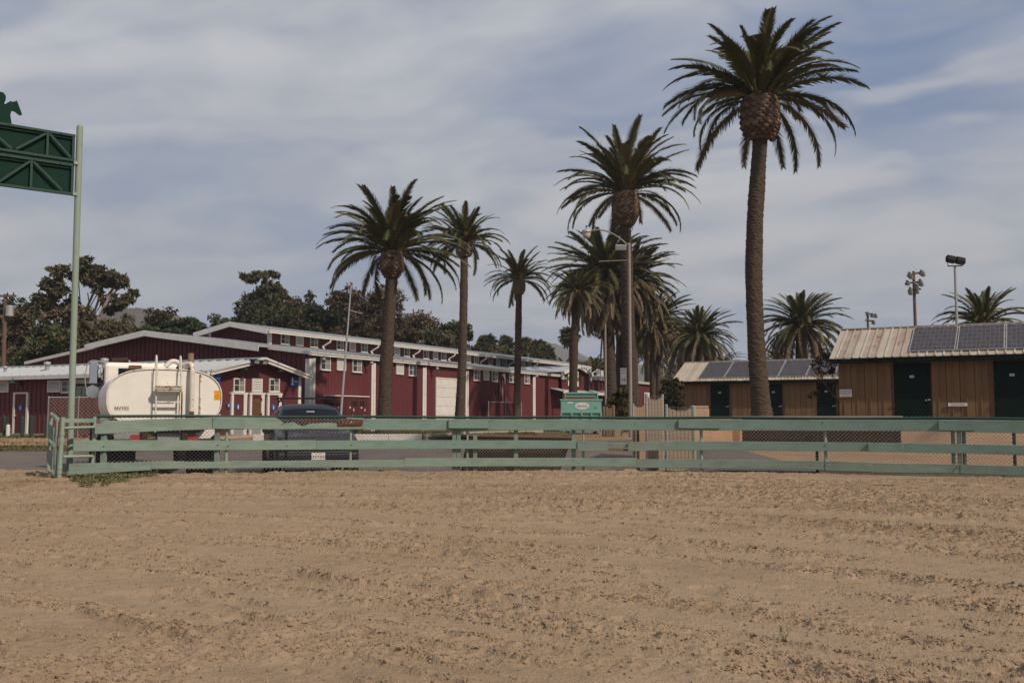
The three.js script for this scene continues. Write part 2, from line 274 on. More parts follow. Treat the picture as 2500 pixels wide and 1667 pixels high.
{
  const R = 760, C = 780, pos = new Float32Array((R + 1) * (C + 1) * 3), uv = new Float32Array((R + 1) * (C + 1) * 2), col = new Float32Array((R + 1) * (C + 1) * 3), idx = new Uint32Array(R * C * 6);
  let n = 0;
  for (let j = 0; j <= R; j++) for (let i = 0; i <= C; i++, n++) {
    const w = i / C * 2 - 1, t = j / R, dm0 = 3.2 * Math.pow(20.5 / 3.2, t), x = w * (2.0 + 0.56 * dm0);
    const dmax = x < -8.05 ? lerp(fenceD(x) + 0.1, 26.4, smooth(-8.05, -8.8, x)) : fenceD(x) + 0.1, d = 3.2 + (dm0 - 3.2) * (dmax - 3.2) / 17.3;
    const m = sandMask(x, d); pos[n * 3] = x; pos[n * 3 + 1] = sandBase(x, d) + sandRelief(x, d, m); pos[n * 3 + 2] = -d; uv[n * 2] = x; uv[n * 2 + 1] = d;
    // freshly turned sand keeps a little damp: darker patches with a grain of their own
    const damp = smooth(0.45, 0.75, fbm(x * 0.6 + 70, d * 1.1 + 30, 4)) * 0.10 + m * 0.10 * vn(x * 8, d * 8), g = 1 - damp - 0.10 * (vn(x * 24 + 9, d * 24) - 0.5);
    col[n * 3] = g; col[n * 3 + 1] = g * (1 - damp * 0.15); col[n * 3 + 2] = g * (1 - damp * 0.3);
  }
  n = 0; for (let j = 0; j < R; j++) for (let i = 0; i < C; i++) { const k = j * (C + 1) + i; idx[n++] = k; idx[n++] = k + 1; idx[n++] = k + C + 2; idx[n++] = k; idx[n++] = k + C + 2; idx[n++] = k + C + 1; }
  const g = new THREE.BufferGeometry(); g.setAttribute('position', new THREE.BufferAttribute(pos, 3)); g.setAttribute('uv', new THREE.BufferAttribute(uv, 2)); g.setAttribute('color', new THREE.BufferAttribute(col, 3)); g.setIndex(new THREE.BufferAttribute(idx, 1)); g.computeVertexNormals();
  M.sand = mat(coat([0.318, 0.235, 0.157], [0.250, 0.183, 0.121], 0.8, 0.9), 1, { vertexColors: true, bumpMap: BUMPF, bumpScale: 0.012 });
  tag(addRaw('arena_sand', g, M.sand), 'harrowed tan sand of the riding arena in the foreground', 'sand', null, 'structure');
}
// loose clods on the harrowed bands
{
  const r = rng(5), N = 190000, g = new THREE.IcosahedronGeometry(1, 0), p = g.attributes.position;
  { const q = rng(3), seen = new Map(); for (let i = 0; i < p.count; i++) { const k = [p.getX(i), p.getY(i), p.getZ(i)].map((v) => v.toFixed(3)).join(); if (!seen.has(k)) seen.set(k, 0.7 + q() * 0.6); const s = seen.get(k); p.setXYZ(i, p.getX(i) * s, p.getY(i) * s * 0.8, p.getZ(i) * s); } g.computeVertexNormals(); }
  const im = new THREE.InstancedMesh(g, mat(coat([0.29, 0.213, 0.142], [0.238, 0.174, 0.115], 0.7, 3), 1), N), o = new THREE.Object3D(), c = new THREE.Color(); let n = 0;
  for (let tries = 0; n < N && tries < N * 9; tries++) {
    const d = 3 + 16.8 * Math.pow(r(), 1.15), x = (r() * 2 - 1) * (2.2 + 0.56 * d); if (x > -8.2 && d > fenceD(x) - 0.1) continue;
    const m = sandMask(x, d), [tp, tq] = trackWarp(x, d), [fa, fb] = furrows(tp, tq); if (r() > m * m * 0.6 + 0.03 + 1.0 * fa * fa * fa + 0.6 * fb * fb * fb) continue;
    const s = 0.0035 + 0.010 * Math.pow(r(), 3) + (r() < 0.006 ? 0.012 : 0);
    o.position.set(x, sandH(x, d) + s * 0.25, -d); o.rotation.set(r() * 6, r() * 6, r() * 6); o.scale.set(s * (0.8 + r() * 0.7), s, s * (0.8 + r() * 0.6)); o.updateMatrix(); im.setMatrixAt(n, o.matrix);
    const v = 0.82 + r() * 0.3; im.setColorAt(n, c.setRGB(v, v, v)); n++;
  }
  im.count = n; im.name = 'sand_clods'; im.castShadow = im.receiveShadow = true; scene.add(im); tag(im, 'small loose clods scattered over the harrowed sand', 'clods', null, 'stuff');
}
// the verge left of the road, behind the gate: dry grass up to the block wall
tag(sheet('grass_verge', M.lawnSoil, -40, -12.5, 60, 10, K(33.2), K(38.1), 0.002), 'thin dry grass verge below the block wall', 'verge');
tag(sheet('lawn', M.lawnSoil, -12, 3, 60, 20, (x) => 46.4 + (x + 12) * 0.05, (x) => 58 + (x + 12) * 0.9, 0.10), 'green brown lawn island under the palms', 'lawn');
tag(sheet('upper_verge', M.lawnSoil, -42, -13, 60, 10, K(38.45), K(47), 0.19), 'dry grass in front of the restroom building', 'verge');
// short grass blades on the verges and lawn
{
  const r = rng(15), N = 26000, g = new THREE.BufferGeometry();
  g.setAttribute('position', new THREE.Float32BufferAttribute([-0.5, 0, 0, 0.5, 0, 0, 0.15, 1, 0.15], 3)); g.setAttribute('uv', new THREE.Float32BufferAttribute([0, 0, 1, 0, 0.5, 1], 2)); g.computeVertexNormals();
  const im = new THREE.InstancedMesh(g, mat([0.10, 0.09, 0.04], 1), N), o = new THREE.Object3D(), c = new THREE.Color();
  for (let i = 0; i < N; i++) {
    const k = r(); let x, d, y;
    if (k < 0.3) { x = -32 + 19 * r(); d = 33.4 + 4.6 * r(); y = groundH(x, d); } else if (k < 0.75) { x = -11.8 + 13 * r(); d = 46.6 + (x + 12) * 0.05 + 9 * r(); y = groundH(x, d) + 0.1; } else { x = -34 + 19 * r(); d = 38.5 + 7 * r(); y = groundH(x, d) + 0.19; }
    o.position.set(x, y - 0.005, -d); o.rotation.set((r() - 0.5) * 0.8, r() * 6.3, (r() - 0.5) * 0.8); o.scale.set(0.02 + r() * 0.02, 0.04 + r() * 0.07, 1); o.updateMatrix(); im.setMatrixAt(i, o.matrix);
    const v = fbm(x * 0.4, d * 0.6, 3), t = smooth(0.35, 0.6, v); im.setColorAt(i, c.setRGB(lerp(1.5, 0.75, t), lerp(1.25, 1.0, t), lerp(1.2, 0.7, t)));
  }
  im.name = 'grass_blades'; im.castShadow = im.receiveShadow = true; scene.add(im); tag(im, 'short grass blades on the verges and lawn island', 'grass', null, 'stuff');
}
// concrete kerb of the lawn island, in cast lengths
{
  const k = thing('lawn_kerb', 'pale concrete kerb edging the lawn island behind the parked car', 'kerb');
  for (let i = 0; i < 5; i++) { const x0 = -12 + i * 1.56, x1 = x0 + 1.545, d0 = 46.3 + (x0 + 12) * 0.05, d1 = 46.3 + (x1 + 12) * 0.05; add('kerb_stone', plank([x0, groundH(x0, d0) + 0.08, -d0], [x1, groundH(x1, d1) + 0.08, -d1], 0.3, 0.18, 0.02), M.white, k); }
  for (let i = 0; i < 6; i++) { const a = i * 1.6, x0 = -4.1 + a * 0.6, d0 = 46.8 + a * 0.8, x1 = x0 + 0.95, d1 = d0 + 1.265; add('kerb_stone', plank([x0, groundH(x0, d0) + 0.08, -d0], [x1, groundH(x1, d1) + 0.08, -d1], 0.3, 0.18, 0.02), M.concrete, k); }
}
// hills
function hill(name, label, ridge, depth, base, mat_, seed) {
  const n = ridge.length, NX_ = 120, ND = 24, pos = [], uv = [], idx = [];
  for (let j = 0; j <= ND; j++) for (let i = 0; i <= NX_; i++) {
    const t = i / NX_ * (n - 1), a = Math.min(n - 2, Math.floor(t)), f = smooth(0, 1, t - a), px = lerp(ridge[a][0], ridge[a + 1][0], t - a), py = lerp(ridge[a][1], ridge[a + 1][1], f), top = at(px, py, depth);
    const q = j / ND, k = q < 0.5 ? q * 2 : 2 - q * 2, d = depth + (q - 0.5) * depth * 0.36, prof = Math.pow(Math.sin(k * Math.PI / 2), 1.3);
    const gully = (fbm(top.x * 0.012 + seed, d * 0.006, 4) - 0.5) * 0.5 * k * (1 - k * 0.75);
    pos.push(top.x, base + (top.y - base) * (prof + gully * 0.6) + (vn(i * 0.9, j + seed) - 0.5) * 2 * k, -d); uv.push(top.x, d);
  }
  for (let j = 0; j < ND; j++) for (let i = 0; i < NX_; i++) { const k = j * (NX_ + 1) + i; idx.push(k, k + 1, k + NX_ + 2, k, k + NX_ + 2, k + NX_ + 1); }
  const g = new THREE.BufferGeometry(); g.setAttribute('position', new THREE.Float32BufferAttribute(pos, 3)); g.setAttribute('uv', new THREE.Float32BufferAttribute(uv, 2)); g.setIndex(idx); g.computeVertexNormals();
  return tag(addRaw(name, g, mat_), label, 'hill', null, 'structure');
}
const hillMat = mat(coat([0.095, 0.076, 0.056], [0.05, 0.047, 0.034], 1, 0.006, [0.17, 0.13, 0.095], 0.64), 1);
hill('hill', 'distant brown chaparral hill rising right of the barn roofs', [[1140, 925], [1200, 895], [1270, 862], [1312, 838], [1350, 842], [1400, 857], [1440, 872], [1500, 884], [1570, 892], [1650, 905], [1750, 930]], 2300, 0, hillMat, 3);
hill('hill', 'grey brown flat-topped hill beyond the trees at left', [[180, 830], [260, 775], [300, 758], [350, 757], [420, 762], [452, 778], [490, 792], [540, 800], [620, 830]], 1100, 0, hillMat, 9);
// ───────────────────────── rail fence of the arena ─────────────────────────
{
  const fence = thing('rail_fence', 'weathered mint green board fence running along the arena sand', 'fence', [0, 0, 0]);
  const P = (px, py, off) => { let x = xat(px, 20); for (let i = 0; i < 6; i++) x = xat(px, fenceD(x) - off); return at(px, py, fenceD(x) - off); };
  const greens = [M.greenPaint, M.greenPaint2, M.greenPaint3];
  let bi = 0;
  // a board between two surveyed ends (top and bottom edge heights), slightly bowed, with its own chipped edges
  function board(name, px0, t0, b0, px1, t1, b1, off = 0, thick = 0.04, m, edge) {
    const A = P(px0, t0, off), A2 = P(px0, b0, off), B = P(px1, t1, off), B2 = P(px1, b1, off), L = Math.hypot(B.x - A.x, B.z - A.z), n = Math.max(2, Math.ceil(L / 0.18)), r = rng(900 + bi * 7);
    const ux = (B.x - A.x) / L, uz = (B.z - A.z) / L, ph = r() * 9;
    const top = [], bot = [];
    for (let i = 0; i <= n; i++) {
      const t = i / n, s = t * L; let ty = lerp(A.y, B.y, t) - A2.y, by = lerp(A2.y, B2.y, t) - A2.y;
      ty += (fbm(s * 1.1 + ph, bi, 3) - 0.5) * 0.012; by += (fbm(s * 1.1 + ph, bi + 30, 3) - 0.5) * 0.012;
      if (edge) { const px = lerp(px0, px1, t); [ty, by] = edge(px, ty, by, r); }
      top.push([s, ty]); bot.push([s, by]);
    }
    const zo = (s, q) => { const t = s / L, x = lerp(A.x, B.x, t); return -(fenceD(x) - off + lerp(A.z, B.z, t)) * ux + 0.006 * Math.sin(t * 5 + ph) + q; }, h2 = thick / 2, ps = [];
    const quad4 = (a, b, c, d) => ps.push(...a, ...b, ...c, ...a, ...c, ...d), bv = 0.005;
    for (let i = 0; i < n; i++) {
      const [s0, t0_] = top[i], [s1, t1_] = top[i + 1], b0_ = bot[i][1], b1_ = bot[i + 1][1], c = (s, y, q) => [s, y, zo(s, q)];
      quad4(c(s0, b0_ + bv, h2), c(s1, b1_ + bv, h2), c(s1, t1_ - bv, h2), c(s0, t0_ - bv, h2)); quad4(c(s1, b1_, -h2), c(s0, b0_, -h2), c(s0, t0_, -h2), c(s1, t1_, -h2));
      quad4(c(s0, t0_ - bv, h2), c(s1, t1_ - bv, h2), c(s1, t1_, h2 - bv), c(s0, t0_, h2 - bv)); quad4(c(s0, t0_, h2 - bv), c(s1, t1_, h2 - bv), c(s1, t1_, -h2), c(s0, t0_, -h2));
      quad4(c(s0, b0_, h2 - bv), c(s1, b1_, h2 - bv), c(s1, b1_ + bv, h2), c(s0, b0_ + bv, h2)); quad4(c(s0, b0_, -h2), c(s1, b1_, -h2), c(s1, b1_, h2 - bv), c(s0, b0_, h2 - bv));
    }
    for (const [k, f] of [[0, 1], [n, -1]]) { const [s, t] = top[k], b = bot[k][1]; quad4([s, b, zo(s, -h2)], [s, b, zo(s, h2)], [s, t, zo(s, h2)], [s, t, zo(s, -h2)]); }
    const g = new THREE.BufferGeometry(); g.setAttribute('position', new THREE.Float32BufferAttribute(ps, 3)); g.computeVertexNormals();
    const me = add(name, g, m ?? greens[bi % 3], fence); bi++;
    me.geometry.translate(0, 0, 0); me.position.set(A.x, A2.y, A.z); me.rotation.y = Math.atan2(-uz, ux);
    return me;
  }
  const jag = (a, b, depth, seed) => (px, t, bt) => { const k = smooth(a, a + 12, px) * (1 - smooth(b - 8, b, px)); return [t - k * depth * (0.55 + 0.9 * Math.abs(vn(px * 0.21, seed) - 0.3)), bt]; };
  // top rails
  board('top_board', 231, 1029, 1059.6, 517, 1018, 1048, 0, 0.045, M.greenPaint, (px, t, b) => [t - (1 - smooth(229, 252, px)) * 0.10, b]);
  board('top_board', 518, 1018, 1048, 885, 1020, 1048, 0.005, 0.045, M.greenPaint, jag(680, 900, 0.155, 4));
  board('splice_plate', 519, 1019, 1047, 596, 1019, 1047, 0.042, 0.022, M.greenPaint3);
  { const m = board('split_piece', 824, 1030, 1041, 884, 1028, 1038, 0.05, 0.03, M.rawWood, (px, t, b, r) => [t - r() * 0.03, b + r() * 0.02]); tag(m, 'splintered raw brown wood where the top board broke'); const n = board('split_piece', 705, 1021, 1026, 772, 1024, 1029, 0.03, 0.02, M.rawWood, (px, t, b, r) => [t - r() * 0.02, b + r() * 0.015]); board('split_piece', 760, 1022, 1027, 846, 1027, 1029, -0.01, 0.02, M.rawWood, (px, t, b, r) => [t - r() * 0.015, b + r() * 0.012]); board('split_piece', 846, 1019, 1023, 888, 1021, 1026, -0.01, 0.02, M.greenPaint2); }
  board('top_board', 886, 1022, 1050, 1195, 1023.5, 1050, 0.012, 0.045, M.greenPaint3);
  board('splice_plate', 1095, 1023, 1045.5, 1192, 1023, 1046, 0.056, 0.04, M.greenPaint3);
  board('top_board', 1196, 1023.5, 1050, 1655, 1024, 1050.5, 0.004, 0.045, M.greenPaint3);
  board('splice_plate', 1657, 1023.5, 1045, 1757, 1023, 1046, 0.052, 0.04, M.greenPaint3);
  board('top_board', 1656, 1024, 1050.5, 2294, 1025, 1053, 0.006, 0.045, M.greenPaint3);
  board('splice_plate', 2293, 1026, 1051, 2379, 1025, 1051.5, 0.06, 0.05, M.greenPaint3);
  board('top_board', 2295, 1025, 1053, 2620, 1027, 1061, 0.01, 0.045, M.greenPaint3);
  // middle rails
  board('middle_board', 178, 1075, 1102, 771, 1075, 1097.5, 0.004, 0.045, M.greenPaint);
  board('middle_board', 772.5, 1075, 1098, 1409, 1075.5, 1096, 0.01, 0.045, M.greenPaint3);
  board('middle_board', 1411, 1077, 1101, 1485, 1078.5, 1101.5, 0.045, 0.04, M.greenPaint2);
  board('split_piece', 1483, 1081, 1087, 1536, 1080, 1086, 0.0, 0.03, M.greenPaint2); board('split_piece', 1487, 1088.5, 1093, 1536, 1087, 1092, 0.0, 0.03, M.greenPaint2); board('split_piece', 1482, 1095, 1100, 1536, 1096, 1101, 0.0, 0.025, M.wood);
  board('middle_board', 1534, 1079, 1101, 1648, 1077, 1099, 0.05, 0.045, M.greenPaint2);
  board('middle_board', 1640, 1077, 1099, 2123, 1080, 1102.5, 0.004, 0.045, M.greenPaint3);
  board('middle_board', 2121, 1080.5, 1103, 2207, 1081, 1103.5, 0.055, 0.05, M.greenPaint3);
  board('middle_board', 2208, 1081.5, 1104, 2620, 1089, 1114, 0.01, 0.045, M.greenPaint3);
  // bottom rails
  board('bottom_board', 167, 1132, 1160, 367, 1127, 1148, 0.006, 0.045, M.greenPaint2);
  board('bottom_board', 368, 1126.5, 1145, 987, 1120, 1141, 0.0, 0.045, M.greenPaint2, (px, t, b) => [t - smooth(440, 446, px) * 0.018, b]);
  board('bottom_board', 988.5, 1118.5, 1140, 1553, 1118.5, 1139.5, 0.008, 0.045, M.greenPaint);
  board('bottom_board', 1555, 1121, 1142, 2013, 1125, 1146.5, 0.004, 0.045, M.greenPaint2);
  board('bottom_board', 2015, 1125.5, 1149, 2129, 1128, 1152, 0.02, 0.045, M.greenPaint2);
  board('bottom_board', 2130.5, 1130, 1153.5, 2344, 1133, 1156, 0.006, 0.045, M.greenPaint);
  board('bottom_board', 2345.5, 1133, 1156, 2620, 1142, 1166, 0.0, 0.045, M.greenPaint2);
  // posts: sawn timbers and old pipes behind the boards
  const foot = (p) => sandBase(p.x, -p.z) - 0.25;
  const topY = EYE - 0.03;
  for (const [a, b, ty] of [[248, 260, 0], [525, 536, -0.1], [1104, 1114, -0.08], [1115, 1125, -0.06], [1155, 1165, -0.3], [1254, 1265, -0.08], [1395, 1405, -0.08], [2324, 2329, -0.1], [2351, 2356, -0.1]]) {
    const p = P((a + b) / 2, 1040, -0.08), w = (b - a) * 20 / F, f = foot(p); add('post', bbox(w, topY + ty - f, 0.09, p.x, (topY + ty + f) / 2, p.z, 0.006), M.greenPaint2, fence);
  }
  for (const [a, b] of [[549, 557], [853, 859], [1138, 1144], [1421, 1427], [1708, 1716], [2011, 2019], [2337, 2346]]) { const p = P((a + b) / 2, 1040, -0.06), f = foot(p); add('pipe_post', bar([p.x, f, p.z], [p.x, topY - 0.05, p.z], (b - a) * 10 / F, 12), M.poleGreen, fence); }
  // bolts holding the boards
  { const bolts = [[252, 1090], [531, 1086], [556, 1089], [700, 1088], [858, 1086], [1110, 1085], [1260, 1125], [1400, 1125], [1713, 1131], [2015, 1087], [2338, 1141], [2340, 1040], [690, 1034], [540, 1028], [580, 1042], [1700, 1030], [1718, 1034], [2010, 1031], [2360, 1032], [2015, 1136]]; for (const [px, py] of bolts) { const p = P(px, py, 0.03); add('bolt', bar([p.x, p.y, p.z + 0.008], [p.x, p.y, p.z - 0.03], 0.011, 8), M.rust, fence); } }
}
// ───────────────────────── chain-link fence just behind it ─────────────────────────
{
  const link = thing('chain_link_fence', 'chain link fence with dark green top pipe behind the boards', 'chain fence');
  const D = (x) => fenceD(x) + 0.2, x0 = -7.86, x1 = 11.2, pts = [], top = (x) => EYE + lerp(0.035, -0.02, (x - x0) / (x1 - x0)) + 0.006 * Math.sin(x * 1.7);
  for (let i = 0; i <= 60; i++) { const x = lerp(x0, x1, i / 60); pts.push([x, top(x) - 0.01, -D(x)]); }
  add('top_rail', tube(pts, 0.027, 160, 8), M.darkGreen, link);
  for (const px of [221.5, 698, 1558, 1995, 2478]) { let x = xat(px, 20); for (let i = 0; i < 5; i++) x = xat(px, D(x)); const r = px === 221.5 ? 0.034 : 0.03; add('post', bar([x, sandBase(x, D(x)) - 0.3, -D(x) - 0.04], [x, top(x) - 0.02, -D(x) - 0.04], r, 12), M.darkGreen, link); add('post_cap', ball(r * 1.08, x, top(x) - 0.02, -D(x) - 0.04, 1, 0.7, 1), M.darkGreen, link); }
  // woven wire: two families of diagonals following the curve of the fence
  const pos = [], W = 0.0034, step = 0.072, H = 1.12;
  const put = (xa, ya, xb, yb, o) => { const a = V(xa, ya, -D(xa) + o), b = V(xb, yb, -D(xb) + o), dir = b.clone().sub(a).normalize(), s1 = dir.clone().cross(V(0, 0, 1)).normalize().multiplyScalar(W), s2 = dir.clone().cross(s1).normalize().multiplyScalar(W);
    const c = [s1, s1.clone().multiplyScalar(-0.5).addScaledVector(s2, 0.866), s1.clone().multiplyScalar(-0.5).addScaledVector(s2, -0.866)];
    for (let k = 0; k < 3; k++) { const p = c[k], q = c[(k + 1) % 3]; for (const v of [a.clone().add(p), b.clone().add(p), b.clone().add(q), a.clone().add(p), b.clone().add(q), a.clone().add(q)]) pos.push(v.x, v.y, v.z); } };
  for (let x = x0 - H; x < x1; x += step) for (const s of [1, -1]) {
    const n = 4; for (let i = 0; i < n; i++) { let a = x + H * i / n, b = x + H * (i + 1) / n, ya = i / n, yb = (i + 1) / n; if (s < 0) { ya = 1 - ya; yb = 1 - yb; } if (b < x0 || a > x1) continue; const t = (q, y) => top(q) - 0.03 - H * (1 - y) + 0.004 * Math.sin(q * 5); put(a, t(a, ya), b, t(b, yb), s * 0.002); }
  }
  const g = new THREE.BufferGeometry(); g.setAttribute('position', new THREE.Float32BufferAttribute(pos, 3)); g.computeVertexNormals(); add('wire_mesh', g, M.wire, link);
  // twisted barbs along the top at right
  const barbs = []; for (let x = 5.9; x < 8.4; x += step) barbs.push(bar([x, top(x), -D(x)], [x + 0.012, top(x) + 0.035, -D(x)], 0.003, 3), bar([x, top(x), -D(x)], [x - 0.012, top(x) + 0.035, -D(x)], 0.003, 3)); add('wire_ends', barbs, M.poleGreen, link);
}
// low concrete footing along the fence at right
{
  const k = thing('fence_footing', 'low green stained concrete footing under the fence at right', 'footing'); const D = (x) => fenceD(x) + 0.12;
  for (let i = 0; i < 5; i++) { const x0 = 6.15 + i * 1.0, x1 = x0 + 0.99; add('footing_length', plank([x0, 0.27, -D(x0)], [x1, 0.27, -D(x1)], 0.2, 0.2, 0.015), M.concrete, k); }
}
// ───────────────────────── pipe corner and gate at the left end ─────────────────────────
{
  const d = 18.15, c = thing('pipe_corner', 'mint green pipe corner joining the gate and the board fence', 'fence corner');
  const a = at(150, 1021, d), base = 0.12, ab = [a.x, base, a.z];
  add('corner_post', bar([a.x - 0.025, 0.1, a.z], [a.x + 0.02, a.y + 0.02, a.z], 0.04, 14), M.poleGreen, c);
  for (const py of [1059, 1071, 1078, 1141, 1152]) { const p = at(149, py, d), q = (p.y - 0.1) / (a.y - 0.08), x = lerp(a.x - 0.025, a.x + 0.02, q); add('pipe_coupling', bar([x, p.y - 0.03, a.z], [x, p.y + 0.03, a.z], 0.047, 14), M.poleGreen, c); }
  add('top_board', plank([at(155, 1027, d).x, at(155, 1027, d).y, -d], [at(229, 1026.5, 18.62).x, at(229, 1026.5, 18.62).y, -18.62], 0.075, 0.04), M.greenPaint, c);
  add('pipe_rail', bar(at(155, 1045, d).toArray(), at(228, 1042.5, 18.62).toArray(), 0.026, 10), M.poleGreen, c);
  add('pipe_rail', bar(at(152, 1115, d).toArray(), at(225, 1113.5, 18.62).toArray(), 0.027, 10), M.poleGreen, c);
  const e = at(230, 1017, 18.66); add('end_post', bar([e.x - 0.02, 0.1, e.z], [e.x, e.y, e.z], 0.032, 12), M.poleGreen, c);
}
{
  const g = thing('pipe_gate', 'short pipe gate with dark board panels swung open at the left end of the fence', 'gate');
  const n0 = at(147, 1024, 18.2), n1 = at(124, 1011, 20.4), b0 = at(134, 1168, 18.2), b1 = at(117, 1154, 20.4);
  const lx = (t) => lerp(n0.x - 0.06, n1.x, t), lz = (t) => lerp(n0.z, n1.z, t), ly = (t, y) => y + t * 0.02;
  add('top_pipe', bar([lx(0), 1.39, lz(0)], [lx(1), 1.49, lz(1)], 0.036, 12), M.poleGreen, g);
  add('pipe_hole', bar([lx(0.15) + 0.02, 1.405, lz(0.15) + 0.02], [lx(0.15) + 0.045, 1.43, lz(0.15) + 0.045], 0.02, 10), M.darkMetal, g);
  add('middle_pipe', bar([lx(0), 0.84, lz(0)], [lx(1), 0.93, lz(1)], 0.032, 12), M.poleGreen, g);
  add('bottom_pipe', bar([lx(0), 0.36, lz(0)], [lx(1), 0.33, lz(1)], 0.032, 12), M.poleGreen, g);
  add('end_post', bar([lx(1) - 0.03, 0.12, lz(1)], [lx(1), 1.49, lz(1)], 0.035, 12), M.poleGreen, g);
  add('hinge_post', bar([lx(0), 0.2, lz(0)], [lx(0), 1.4, lz(0)], 0.02, 10), M.poleGreen, g);
  for (const y of [1.11, 0.62]) add('board_panel', plank([lx(0.02) - 0.04, y, lz(0.02) + 0.02], [lx(0.98) - 0.04, y + 0.04, lz(0.98) + 0.02], 0.27, 0.03), M.greenPaint2, g);
}
// ───────────────────────── buildings ─────────────────────────
// ribbed metal wall in the xy plane facing +z, x from 0 to L, tops given by h(x)
function ribWall(L, h, y0 = 0, pitch = 0.3, rw = 0.05, rh = 0.028, breaks = []) {
  const st = []; for (let s = 0; s < L; s += pitch) { st.push([s, 0], [s + pitch - rw - 0.03, 0], [s + pitch - rw - 0.015, rh], [s + pitch - 0.015, rh]); }
  for (const b of breaks) st.push([b, 0]); st.push([L, 0]); const a = st.filter((q) => q[0] <= L).sort((p, q) => p[0] - q[0]), pos = [];
  for (let i = 0; i + 1 < a.length; i++) { const [s, o] = a[i], [t, p] = a[i + 1]; if (t - s < 1e-5) continue; const A = [s, y0, o], B = [t, y0, p], C = [t, h(t), p], D = [s, h(s), o]; pos.push(...A, ...B, ...C, ...A, ...C, ...D); }
  const g = new THREE.BufferGeometry(); g.setAttribute('position', new THREE.Float32BufferAttribute(pos, 3)); g.computeVertexNormals(); g.setAttribute('uv', new THREE.Float32BufferAttribute(new Float32Array(pos.length / 3 * 2), 2)); return g;
}
function standingRoof(L, W, pitch = 0.45, rh = 0.04) { // sheet in xz: x 0..L along the eave, z 0..-W up the slope, ribs run up the slope
  const g = [box(L, 0.03, W, L / 2, -0.015, -W / 2)]; for (let s = pitch / 2; s < L; s += pitch) g.push(box(0.05, rh, W, s, rh / 2, -W / 2)); return merge(g);
}
function windowPart(parent, x, y, z, w, h, turn, panes = false, fr = 0.048) {
  const g = sub('window', parent, [x, y, z], turn);
  add('frame', [box(w, fr, 0.07, 0, h / 2 - fr / 2, 0), box(w, fr, 0.07, 0, -h / 2 + fr / 2, 0), box(fr, h - 2 * fr, 0.07, -w / 2 + fr / 2, 0, 0), box(fr, h - 2 * fr, 0.07, w / 2 - fr / 2, 0, 0), box(0.024, h - 2 * fr, 0.03, 0, 0, 0.012), box(w - 2 * fr, 0.024, 0.028, 0, 0, 0.014)], M.white, g);
  add('sill', box(w + 0.06, 0.035, 0.1, 0, -h / 2 - 0.018, 0.02), M.white, g);
  if (panes) for (const [i, j] of [[-1, -1], [1, -1], [-1, 1], [1, 1]]) add('pane', box((w - 2 * fr) / 2 - 0.02, (h - 2 * fr) / 2 - 0.02, 0.01, i * (w - 2 * fr) / 4, j * (h - 2 * fr) / 4, 0.0), i > 0 && j > 0 ? M.glass : M.glass, g);
  else add('pane', box(w - 2 * fr, h - 2 * fr, 0.01, 0, 0, 0.0), M.glass, g);
  add('blind', box((w - 2 * fr) * 0.45, h - 2 * fr, 0.004, (w - 2 * fr) * 0.26, 0, 0.007), M.curtain, g);
  return g;
}
function louverPart(parent, x, y, z, w, h, turn, n = 7, fr = 0.07) {
  const g = sub('louver_vent', parent, [x, y, z], turn), s = [];
  add('frame', [box(w, fr, 0.07, 0, h / 2 - fr / 2, 0), box(w, fr, 0.07, 0, -h / 2 + fr / 2, 0), box(fr, h - 2 * fr, 0.07, -w / 2 + fr / 2, 0, 0), box(fr, h - 2 * fr, 0.07, w / 2 - fr / 2, 0, 0)], M.white, g);
  add('backing', box(w - 2 * fr, h - 2 * fr, 0.01, 0, 0, -0.02), M.darkMetal, g);
  for (let i = 0; i < n; i++) s.push(box(w - 2 * fr - 0.004, (h - 2 * fr) / n * 0.85, 0.012, 0, -h / 2 + fr + (i + 0.5) * (h - 2 * fr) / n, 0.015, -0.6));
  add('slats', s, M.white, g); return g;
}
function wallLamp(parent, x, y, z, turn, s = 1) { // gooseneck barn lamp
  const g = sub('wall_lamp', parent, [x, y, z], turn);
  add('mount', box(0.12 * s, 0.18 * s, 0.08 * s, 0, 0, 0.04 * s), M.greenLamp, g);
  add('gooseneck', tube([[0, 0, 0.06 * s], [0, 0.22 * s, 0.14 * s], [0, 0.30 * s, 0.26 * s], [0, 0.22 * s, 0.38 * s], [0, 0.10 * s, 0.40 * s]], 0.014 * s, 16, 6), M.greenLamp, g);
  add('lamp_shade', lathe([[0.02, 0.1], [0.05, 0.09], [0.07, 0.03], [0.2, -0.02], [0.19, -0.03], [0.05, 0.02]].map((p) => [p[0] * s, p[1] * s]), 14).translate(0, 0.04 * s, 0.40 * s), M.greenLamp, g); return g;
}
function floodLamp(parent, x, y, z, turn) { // small bracketed flood lamp
  const g = sub('flood_lamp', parent, [x, y, z], turn);
  add('mount', box(0.14, 0.22, 0.12, 0, -0.05, 0.06), M.darkMetal, g); add('arm', bar([0, 0, 0.1], [0, 0.08, 0.45], 0.025, 6), M.darkMetal, g); add('lamp_head', ball(0.11, 0, 0.05, 0.5, 1, 1, 1.2), M.galv, g); return g;
}
